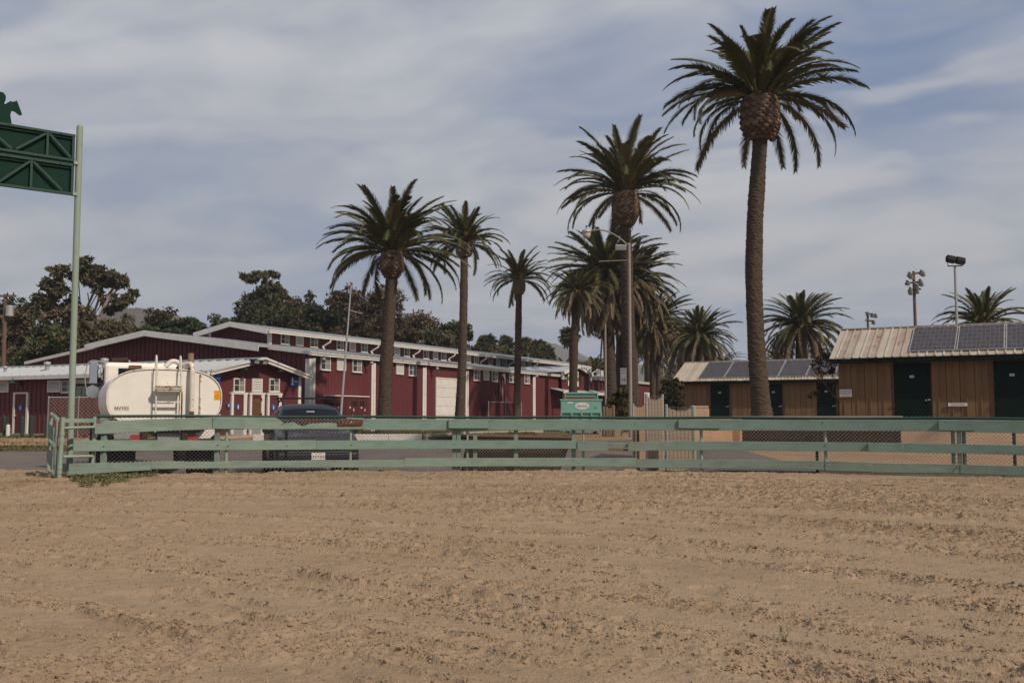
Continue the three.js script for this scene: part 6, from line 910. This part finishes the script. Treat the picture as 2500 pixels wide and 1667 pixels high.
palm({ label: 'left of the twin trunked palms beyond the yard gate', basePx: 1594, topPx: 1594, topPy: 812, d: 98, base: 0.5, r: 0.28, flare: 0.1, collarH: 0.66, collarR: 0.5, L: 4.0, n: 90, seed: 71, skirt: 0.5, e1: -58 });
palm({ label: 'right of the twin trunked palms beyond the yard gate', basePx: 1610, topPx: 1602, topPy: 800, d: 100, base: 0.5, r: 0.33, flare: 0.1, collarH: 0.76, collarR: 0.5, L: 4.25, n: 90, seed: 73, skirt: 0.45, e1: -52 });
palm({ label: 'palm with a pale trimmed collar behind the twin trunks', basePx: 1666, topPx: 1669, topPy: 862, d: 112, base: 0.5, r: 0.32, flare: 0.1, collarH: 1.2, collarR: 0.5, L: 4.2, n: 80, seed: 79, skirt: 0.4, e1: -48 });
palm({ label: 'round headed palm above the left end of the far stable', basePx: 1706, topPx: 1708, topPy: 840, d: 82, base: 1.3, r: 0.27, flare: 0.2, collarH: 0.7, collarR: 0.45, L: 3.5, n: 96, seed: 83, skirt: 0.3, e1: -48 });
palm({ label: 'broad round palm rising behind the far stable roof', basePx: 1955, topPx: 1957, topPy: 815, d: 76, base: 1.3, r: 0.4, flare: 0.1, collarH: 0.7, collarR: 0.55, L: 3.75, n: 120, seed: 89, skirt: 0.35, e1: -52, e0: 86 });
palm({ label: 'palm crown just showing over the near stable roof', basePx: 2402, topPx: 2402, topPy: 812, d: 55, base: 1.3, r: 0.3, collarH: 0.5, collarR: 0.45, L: 2.6, n: 60, seed: 97, e1: 2 });
for (const [label, px, py, d, L, seed] of [['low palm tuft left of the white and green banner', 1378, 905, 150, 3.6, 1], ['low palm tuft right of the banner palm', 1425, 912, 155, 3.8, 2], ['low palm behind the dense palm skirts', 1452, 905, 150, 4.0, 3], ['small far palm between the lamp pole and twin trunks', 1582, 875, 130, 3.2, 4], ['small far palm right of the twin trunks', 1632, 905, 135, 3.6, 5], ['low far palm beside the left end of the far stable', 1655, 920, 125, 3.0, 6], ['low palm fronds over the far stable roof', 1768, 895, 95, 2.6, 7], ['low palm behind the base of the broad round palm', 1900, 880, 95, 2.6, 9], ['low palm between the broad palm and the near stable', 2000, 880, 95, 2.4, 10], ['low palm tuft above the street light at the stable ridge', 1735, 900, 110, 2.2, 12]])
  palm({ label, basePx: px, topPx: px, topPy: py, d, base: 0.5, r: 0.3, collarH: 0, collarR: 0, L, n: 46, seed: 700 + seed, farSet: true, e1: -30, flare: 0.1 });
// slender fan palms on the skyline
const fanGeo = (() => { const r = rng(9), pos = []; for (let i = 0; i < 22; i++) { const a = lerp(-2.2, 2.2, i / 21), l = 0.75 + 0.25 * Math.cos(a * 0.7), w = 0.06, x = Math.cos(a), z = Math.sin(a), dy = -0.25 * r() - 0.12; pos.push(0.55, 0, 0, 0.55 + x * l * 0.6 - z * w, 0.02, z * l * 0.6 + x * w, 0.55 + x * l, dy, z * l); pos.push(0.55, 0, 0, 0.55 + x * l * 0.6 + z * w, 0.02, z * l * 0.6 - x * w, 0.55 + x * l, dy, z * l); } pos.push(0, 0.015, 0, 0, -0.015, 0, 0.6, 0, 0); const g = new THREE.BufferGeometry(); g.setAttribute('position', new THREE.Float32BufferAttribute(pos, 3)); g.setAttribute('uv', new THREE.Float32BufferAttribute(new Float32Array(pos.length / 3 * 2), 2)); g.computeVertexNormals(); return g; })();
for (const [label, px, py, d, bx, s, seed] of [['slender fan palm left of the banner palm trunk', 1392, 822, 170, 1388, 1.3, 1], ['tall leaning fan palm behind the second street light', 1474, 770, 170, 1461, 1.2, 2], ['slender fan palm behind the lamp pole', 1554, 818, 165, 1551, 1.2, 3], ['small fan palm left of the round headed palm', 1692, 866, 160, 1692, 1.2, 4], ['small fan palm among low trees, leftmost of those over the barn roof', 1190, 840, 185, 1190, 1.3, 5], ['small fan palm over the barn roof right of the slim palm', 1236, 842, 185, 1236, 1.2, 6], ['small fan palm over the barn roof beside the hill', 1281, 842, 190, 1281, 1.1, 7], ['short fan palm in front of the brown hill', 1332, 868, 180, 1332, 1.4, 8], ['fan palm nearest the hill summit', 1314, 852, 200, 1314, 1.4, 9], ['small fan palm just right of the large palm in the lamp row', 1576, 840, 150, 1576, 1.2, 10]]) {
  const t = at(px, py, d), b = at(bx, 1000, d), o = thing('fan_palm', label, 'palm tree', [b.x, 0.4, -d], 0, 'far fan palms'), H = t.y - 0.4, dx = t.x - b.x, r = rng(800 + seed);
  add('trunk', tube([[0, 0, 0], [dx * 0.35, H * 0.5, 0], [dx, H, 0]], 0.16, 12, 7), M.trunk, o);
  for (let i = 0; i < 34; i++) { const m = addRaw('fan_leaf', fanGeo, i > 22 ? M.frondOld[i % 3] : M.frond[i % 3], o), q = i / 34, k = s * (0.9 + r() * 0.3); m.rotation.order = 'YZX'; m.rotation.set((r() - 0.5), -i * 2.4, rad(lerp(80, -70, q))); m.scale.set(k, k, k); m.position.set(dx, H + 0.1 - q * 0.3, 0); }
}
// ───────────────────────── broadleaf trees ─────────────────────────
// crown: leaf faces spread through clumps hung on limbs, with gaps between clumps
const leafMats = {};
function leafMat(c) { const k = c.join(); return leafMats[k] ??= mat([1, 1, 1], 0.8, { vertexColors: true }); }
function tree(name, label, o) {
  const d = o.d, c = at(o.px, o.pyTop, d), W = o.w * d / F, base = o.base ?? 0.5, H = c.y - base, r = rng(o.seed), x0 = at(o.trunkPx ?? o.px, 1000, d).x, g = thing(name, label, 'tree', [x0, base, -d], 0, o.group ?? 'trees behind the barns'), dx = c.x - x0;
  const low = o.low ?? 0.25, limbs = [], clumps = [];
  const nl = o.limbs ?? 6; const trunkTop = H * (o.fork ?? 0.42);
  const lg = [tube([[0, -0.3, 0], [dx * 0.12 + 0.2, trunkTop * 0.5, 0.1], [dx * 0.25, trunkTop, 0]], H * 0.017, 10, 7)];
  for (let i = 0; i < nl; i++) { const a = i / nl * 6.28 + r() * 1.1, sp = W * 0.5 * (0.35 + r() * 0.6), hh = lerp(low + 0.25, 0.93, (i + r()) / nl) * H, e = V(dx * Math.min(1, hh / H + 0.2) + Math.cos(a) * sp, hh, Math.sin(a) * sp * 0.8), s = V(dx * 0.25, trunkTop * (0.75 + r() * 0.25), 0), m = s.clone().lerp(e, 0.5).add(V((r() - 0.5) * W * 0.12, H * 0.04, (r() - 0.5) * W * 0.12)); lg.push(tube([s.toArray(), m.toArray(), e.toArray()], H * 0.0075, 8, 5)); for (let k = 0; k < 2; k++) { const f = e.clone().add(V((r() - 0.5) * W * 0.35, (r() - 0.2) * H * 0.12, (r() - 0.5) * W * 0.3)); lg.push(tube([m.toArray(), m.clone().lerp(f, 0.6).add(V(0, 0.2, 0)).toArray(), f.toArray()], H * 0.0035, 6, 4)); limbs.push(f); } limbs.push(e); }
  add('trunk', lg, o.bark ?? M.bark, g);
  if (o.clumps) for (const [px, py, rp, rq] of o.clumps) { const q = at(px, py, d); clumps.push([V(q.x - x0, q.y - base, (r() - 0.5) * W * 0.3), 1.35 * rp * d / F, 1.35 * (rq ?? rp) * d / F]); }
  else { for (const l of limbs) clumps.push([l, W * (o.cr ?? 0.15) * (0.7 + r() * 0.6), W * (o.cr ?? 0.15) * (0.5 + r() * 0.5)]); for (let i = 0; i < (o.fill ?? 14); i++) { const a = r() * 6.28, q = Math.sqrt(r()), hh = lerp(low, 0.95, r()), prof = Math.sqrt(Math.max(0.05, 1 - Math.pow((hh - 0.5) / 0.52, 2))); clumps.push([V(dx * hh + Math.cos(a) * q * W * 0.46 * prof, hh * H, Math.sin(a) * q * W * 0.4 * prof), W * (o.cr ?? 0.15) * (0.7 + r() * 0.7), W * (o.cr ?? 0.15) * (0.55 + r() * 0.5)]); } }
  const subs = []; for (const [cc, ra, rb] of clumps) { const k = 9, tone = 0.78 + r() * 0.44; for (let i = 0; i < k; i++) { const th = r() * 6.28, ph = Math.acos(2 * r() - 1), q = 0.25 + 0.8 * r(), f = 0.26 + 0.36 * r(); subs.push([V(cc.x + Math.sin(ph) * Math.cos(th) * ra * q, cc.y + Math.cos(ph) * rb * q, cc.z + Math.sin(ph) * Math.sin(th) * ra * q), ra * f, rb * f, tone * (0.85 + r() * 0.3)]); } }
  const n = o.leaves, pos = new Float32Array(n * 9), col = new Float32Array(n * 9), ls = (o.leaf ?? 0.32) * 1.15, tot = subs.reduce((s, q) => s + Math.pow(q[1] * q[1] * q[2], 0.8), 0); let cum = [], acc = 0; for (const q of subs) { acc += Math.pow(q[1] * q[1] * q[2], 0.8) / tot; cum.push(acc); }
  for (let i = 0; i < n; i++) { const u = r(); let lo = 0, hi = cum.length - 1; while (lo < hi) { const m = (lo + hi) >> 1; if (cum[m] < u) lo = m + 1; else hi = m; } const [cc, ra, rb, tone] = subs[lo], th = r() * 6.28, ph = Math.acos(2 * r() - 1), q = Math.pow(r(), 0.4) * (0.75 + 0.6 * r() * r()), p = V(cc.x + Math.sin(ph) * Math.cos(th) * ra * q, cc.y + Math.cos(ph) * rb * q, cc.z + Math.sin(ph) * Math.sin(th) * ra * q), s = ls * (0.45 + r() * 0.9);
    const a = V(r() - 0.5, r() - 0.62, r() - 0.5).normalize().multiplyScalar(s), b = V(r() - 0.5, r() - 0.5, r() - 0.5).normalize().multiplyScalar(s * 0.5), t = tone * (0.75 + r() * 0.5), warm = r() < (o.brown ?? 0.12); const cl = warm ? [0.105, 0.074, 0.044] : o.col;
    pos.set([p.x - b.x, p.y - b.y, p.z - b.z, p.x + b.x, p.y + b.y, p.z + b.z, p.x + a.x, p.y + a.y, p.z + a.z], i * 9); for (let v = 0; v < 3; v++) col.set([cl[0] * t, cl[1] * t, cl[2] * t], i * 9 + v * 3); }
  const ge = new THREE.BufferGeometry(); ge.setAttribute('position', new THREE.BufferAttribute(pos, 3)); ge.setAttribute('color', new THREE.BufferAttribute(col, 3)); ge.setAttribute('uv', new THREE.BufferAttribute(new Float32Array(n * 6), 2)); ge.computeVertexNormals(); addRaw('crown', ge, leafMat([1]), g); return g;
}
M.bark = mat(coat([0.15, 0.105, 0.08], [0.09, 0.065, 0.05], 0.9, 0.8), 0.95); M.barkPale = mat(coat([0.33, 0.25, 0.20], [0.22, 0.16, 0.125], 0.9, 0.6), 0.9);
const OLIVE = [0.084, 0.080, 0.043], GREEN = [0.058, 0.070, 0.035], RUSSET = [0.108, 0.082, 0.055], GREY = [0.09, 0.08, 0.055], CYP = [0.04, 0.06, 0.026];
// left group
tree('eucalyptus_tree', 'tall open eucalyptus with pale limbs behind the sign pole', { px: 200, pyTop: 640, d: 105, w: 230, seed: 5, leaves: 15000, col: OLIVE, brown: 0.2, bark: M.barkPale, limbs: 9, fork: 0.4, leaf: 0.34, trunkPx: 168, clumps: [[207, 640, 14, 10], [235, 650, 18, 12], [262, 668, 20, 14], [280, 678, 20, 16], [160, 665, 22, 14], [195, 668, 26, 16], [225, 680, 24, 16], [140, 700, 22, 18], [250, 690, 18, 12], [243, 710, 10, 18], [248, 740, 9, 18], [310, 720, 17, 14], [290, 735, 18, 10], [270, 755, 14, 12], [125, 730, 26, 22], [155, 740, 18, 18], [95, 745, 26, 20], [225, 770, 22, 14]] });
tree('shade_tree', 'dark leafy tree at the far left edge behind the power pole', { px: 20, pyTop: 720, d: 92, w: 150, seed: 6, leaves: 13000, col: GREEN, low: 0.02, fill: 26, cr: 0.17 });
tree('shade_tree', 'brown tinged tree low between power pole and sign pole', { px: 75, pyTop: 752, d: 88, w: 190, seed: 7, leaves: 14000, col: RUSSET, brown: 0.2, low: 0.02, fill: 30, cr: 0.15 });
tree('shade_tree', 'dense olive tree right below the tall eucalyptus', { px: 190, pyTop: 775, d: 96, w: 180, seed: 8, leaves: 14000, col: OLIVE, brown: 0.25, low: 0.02, fill: 30, cr: 0.15 });
tree('shade_tree', 'round yellow green tree above the gable peak', { px: 335, pyTop: 764, d: 112, w: 190, seed: 9, leaves: 17000, col: [0.072, 0.064, 0.028], low: 0.05, fill: 26, cr: 0.17 });
tree('cypress_tree', 'flat layered cypress right of the gable peak', { px: 445, pyTop: 775, d: 108, w: 130, seed: 10, leaves: 13000, col: CYP, brown: 0.04, low: 0.2, clumps: [[445, 783, 30, 7], [420, 795, 34, 7], [475, 797, 34, 7], [440, 808, 50, 8], [480, 818, 36, 7], [410, 822, 38, 8], [450, 832, 56, 9], [440, 850, 60, 10]] });
tree('shade_tree', 'grey brown scrubby tree between the gable peak and cypress', { px: 385, pyTop: 808, d: 102, w: 110, seed: 12, leaves: 8000, col: GREY, brown: 0.35, low: 0.02, fill: 20 });
// mass behind the clerestory
for (const [name, label, px, py, w, d, col, brown, leaves, seed, extra] of [
  ['shade_tree', 'dark dome shaped tree at the left end of the mass behind the clerestory', 570, 758, 130, 118, GREEN, 0.12, 14000, 20],
  ['eucalyptus_tree', 'open crowned eucalyptus standing highest left above the clerestory', 642, 672, 130, 122, OLIVE, 0.2, 9000, 21, { bark: M.barkPale, clumps: [[618, 680, 20, 9], [636, 672, 16, 8], [664, 668, 10, 7], [674, 675, 9, 7], [650, 690, 12, 8], [672, 700, 18, 12], [640, 708, 20, 8], [690, 720, 18, 12], [655, 725, 24, 14], [700, 745, 20, 14], [612, 730, 14, 16], [680, 760, 34, 20]] }],
  ['shade_tree', 'full dark tree below the open eucalyptus', 610, 722, 140, 115, [0.042, 0.048, 0.024], 0.15, 16000, 22],
  ['shade_tree', 'tree with a rusty branch right of the open eucalyptus', 700, 728, 120, 120, OLIVE, 0.3, 13000, 23],
  ['shade_tree', 'slim topped tree in the notch of the tree line', 738, 716, 70, 124, GREEN, 0.1, 8000, 24],
  ['shade_tree', 'broad very dark tree left of the flag pole', 790, 730, 130, 116, [0.03, 0.038, 0.02], 0.08, 17000, 25],
  ['eucalyptus_tree', 'russet eucalyptus behind the flag pole top', 850, 706, 120, 122, RUSSET, 0.25, 14000, 26, { bark: M.barkPale, low: 0.3 }],
  ['eucalyptus_tree', 'russet eucalyptus with bare white twigs behind the large palm', 925, 702, 140, 120, RUSSET, 0.3, 15000, 27, { bark: M.barkPale, low: 0.3 }],
  ['eucalyptus_tree', 'pale limbed russet tree right of the large palm', 1010, 768, 150, 118, RUSSET, 0.22, 15000, 28, { bark: M.barkPale, low: 0.25 }],
  ['shade_tree', 'reddish low tree just above the clerestory gutter', 965, 790, 120, 110, [0.08, 0.055, 0.04], 0.3, 10000, 29],
  ['shade_tree', 'deep green tree behind the slim palm trunk', 1108, 776, 84, 116, GREEN, 0.06, 10000, 30],
  ['shade_tree', 'dark low tree right of the slim palm trunk', 1150, 828, 90, 120, [0.045, 0.046, 0.026], 0.2, 8000, 31],
  ['shade_tree', 'grey scrub tree over the far barn roof', 1205, 845, 100, 130, GREY, 0.25, 8000, 32],
  ['shade_tree', 'olive tree over the far barn roof by the small crowned palm', 1250, 845, 80, 128, OLIVE, 0.15, 7000, 33],
  ['shade_tree', 'round dark tree at the foot of the brown hill', 1310, 858, 90, 140, [0.05, 0.05, 0.028], 0.1, 8000, 34],
  ['shade_tree', 'low bush tree behind the banner gable', 1360, 895, 80, 150, OLIVE, 0.2, 6000, 35],
  ['shade_tree', 'dark tree mass behind the lamp pole palms', 1450, 885, 130, 160, [0.045, 0.046, 0.025], 0.15, 8000, 36],
  ['shade_tree', 'dark low trees beyond the twin palm trunks', 1630, 930, 120, 120, GREEN, 0.12, 8000, 37],
  ['shade_tree', 'tree band low behind the barn left of the flag pole', 730, 775, 150, 112, [0.05, 0.047, 0.026], 0.2, 14000, 38],
  ['shade_tree', 'tree band low behind the barn right of the flag pole', 870, 770, 150, 112, [0.065, 0.05, 0.032], 0.25, 14000, 39],
  ['shade_tree', 'low dark trees just left of the clerestory end', 520, 800, 90, 118, [0.045, 0.045, 0.026], 0.2, 8000, 40],
  ['shade_tree', 'olive trees filling the gap above the barn gable', 265, 782, 170, 100, OLIVE, 0.2, 12000, 42],
  ['shade_tree', 'low dark trees between cypress and clerestory end', 490, 812, 110, 112, GREEN, 0.15, 8000, 43],
  ['shade_tree', 'dark green tree filling below the open eucalyptus', 650, 745, 130, 110, GREEN, 0.15, 12000, 44],
  ['shade_tree', 'tree crowns low behind the large palm trunk', 950, 775, 150, 108, [0.075, 0.06, 0.038], 0.2, 12000, 45],
  ['shade_tree', 'low green crowns right of the russet trees', 1060, 800, 110, 110, OLIVE, 0.15, 8000, 46],
  ['shade_tree', 'dark leafy trees low behind the sign pole', 120, 800, 190, 84, GREEN, 0.15, 10000, 47],
  ['shade_tree', 'hedge of low trees on the skyline between slim and small palms', 1190, 850, 120, 150, [0.055, 0.05, 0.03], 0.2, 7000, 41]])
  tree(name, label, { px, pyTop: py, d, w, seed, leaves: Math.round(leaves * 1.75), col, brown, low: 0.05, fill: 60, cr: 0.2, leaf: 0.27, ...extra });
// shrubs near the stables and lamp pole, and the twiggy tree at the near stable corner
tree('shrub', 'sprawling green and rust shrub between dumpster and lamp pole', { px: 1512, pyTop: 950, d: 52, w: 62, seed: 50, leaves: 5000, col: [0.075, 0.07, 0.025], brown: 0.3, low: 0.1, fill: 14, leaf: 0.12, group: 'shrubs' });
tree('shrub', 'dark shrub against the left end of the far stable', { px: 1640, pyTop: 925, d: 60, w: 60, seed: 51, leaves: 3500, col: [0.04, 0.042, 0.022], brown: 0.1, low: 0.35, fill: 14, leaf: 0.16, base: 0.9, group: 'shrubs' });
tree('shrub', 'thin twiggy tree at the near stable corner', { px: 2015, pyTop: 865, d: 45, w: 95, seed: 52, leaves: 900, col: [0.05, 0.046, 0.028], brown: 0.15, leaf: 0.10, base: 1.3, trunkPx: 2040, group: 'shrubs', clumps: [[2000, 880, 12, 10], [2020, 868, 12, 9], [1985, 890, 7, 6], [2005, 905, 10, 6], [2030, 885, 10, 12], [1990, 960, 8, 7], [1978, 968, 6, 4], [2028, 905, 8, 8]] });
// ── cut weeds on the sand ──
{
  const r = rng(66), N = 11000, pos = [], col = []; const spots = []; for (let i = 0; i < 60; i++) { const px = lerp(185, 385, r()), t = (px - 185) / 200, py = lerp(1174, 1158, t) + (r() - 0.5) * 26 * Math.sin(Math.min(1, t * 1.3 + 0.1) * Math.PI); spots.push([px, py]); }
  for (let i = 0; i < N; i++) { const [px, py] = spots[Math.floor(r() * spots.length)], gx = px + (r() + r() - 1) * 14, gy = py + (r() + r() - 1) * 6; let d = 16; for (let k = 0; k < 8; k++) { const y = EYE - sandBase(xat(gx, d), d); d = y * F / (gy - 1019) * 0.985; } const x = xat(gx, d); if (x > -8.2 && d > fenceD(x) - 0.05) continue; const h = sandH(x, d), a = r() * 6.28, l = 0.02 + r() * 0.05, w = 0.006 + r() * 0.01, y = h + r() * r() * 0.07, c = Math.cos(a), s = Math.sin(a), ty = (r() - 0.3) * 0.05; pos.push(x - s * w, y, -d + c * w, x + s * w, y + 0.004, -d - c * w, x + c * l, Math.max(h, y + ty), -d + s * l); const k = r(), cc = k < 0.62 ? [0.11, 0.135, 0.055] : k < 0.85 ? [0.19, 0.185, 0.085] : [0.24, 0.16, 0.09], v = 0.7 + r() * 0.6; for (let q = 0; q < 3; q++) col.push(cc[0] * v, cc[1] * v, cc[2] * v); }
  const g = new THREE.BufferGeometry(); g.setAttribute('position', new THREE.Float32BufferAttribute(pos, 3)); g.setAttribute('color', new THREE.Float32BufferAttribute(col, 3)); g.setAttribute('uv', new THREE.Float32BufferAttribute(new Float32Array(pos.length / 3 * 2), 2)); g.computeVertexNormals(); tag(addRaw('weed_heap', g, mat([1, 1, 1], 0.9, { vertexColors: true })), 'flattened heap of cut green weeds on the sand by the fence', 'weeds', null, 'stuff');
}
{ const o = thing('weed_sprout', 'lone thin weed sprout near the bottom edge of the sand', 'weed', (() => { const d = 6.2, x = xat(1904, d); return [x, sandH(x, d) - 0.01, -d]; })()), r = rng(4), g = []; for (let i = 0; i < 9; i++) { const a = r() * 6.28, l = 0.03 + r() * 0.05; g.push(bar([0, 0, 0], [Math.cos(a) * l * 0.4, l, Math.sin(a) * l * 0.4], 0.002, 4, 0.0008)); } add('stem', g, mat([0.15, 0.12, 0.075], 0.9), o); const lf = []; for (let i = 0; i < 14; i++) { const a = r() * 6.28, h = 0.02 + r() * 0.09; lf.push(box(0.016, 0.002, 0.006, Math.cos(a) * 0.02, h, Math.sin(a) * 0.02, r(), a, r())); } add('leaf', lf, mat([0.14, 0.125, 0.07], 0.9), o); }
scene.fog = new THREE.FogExp2(0xb4bac4, 0.00022);
renderer.render(scene, camera);
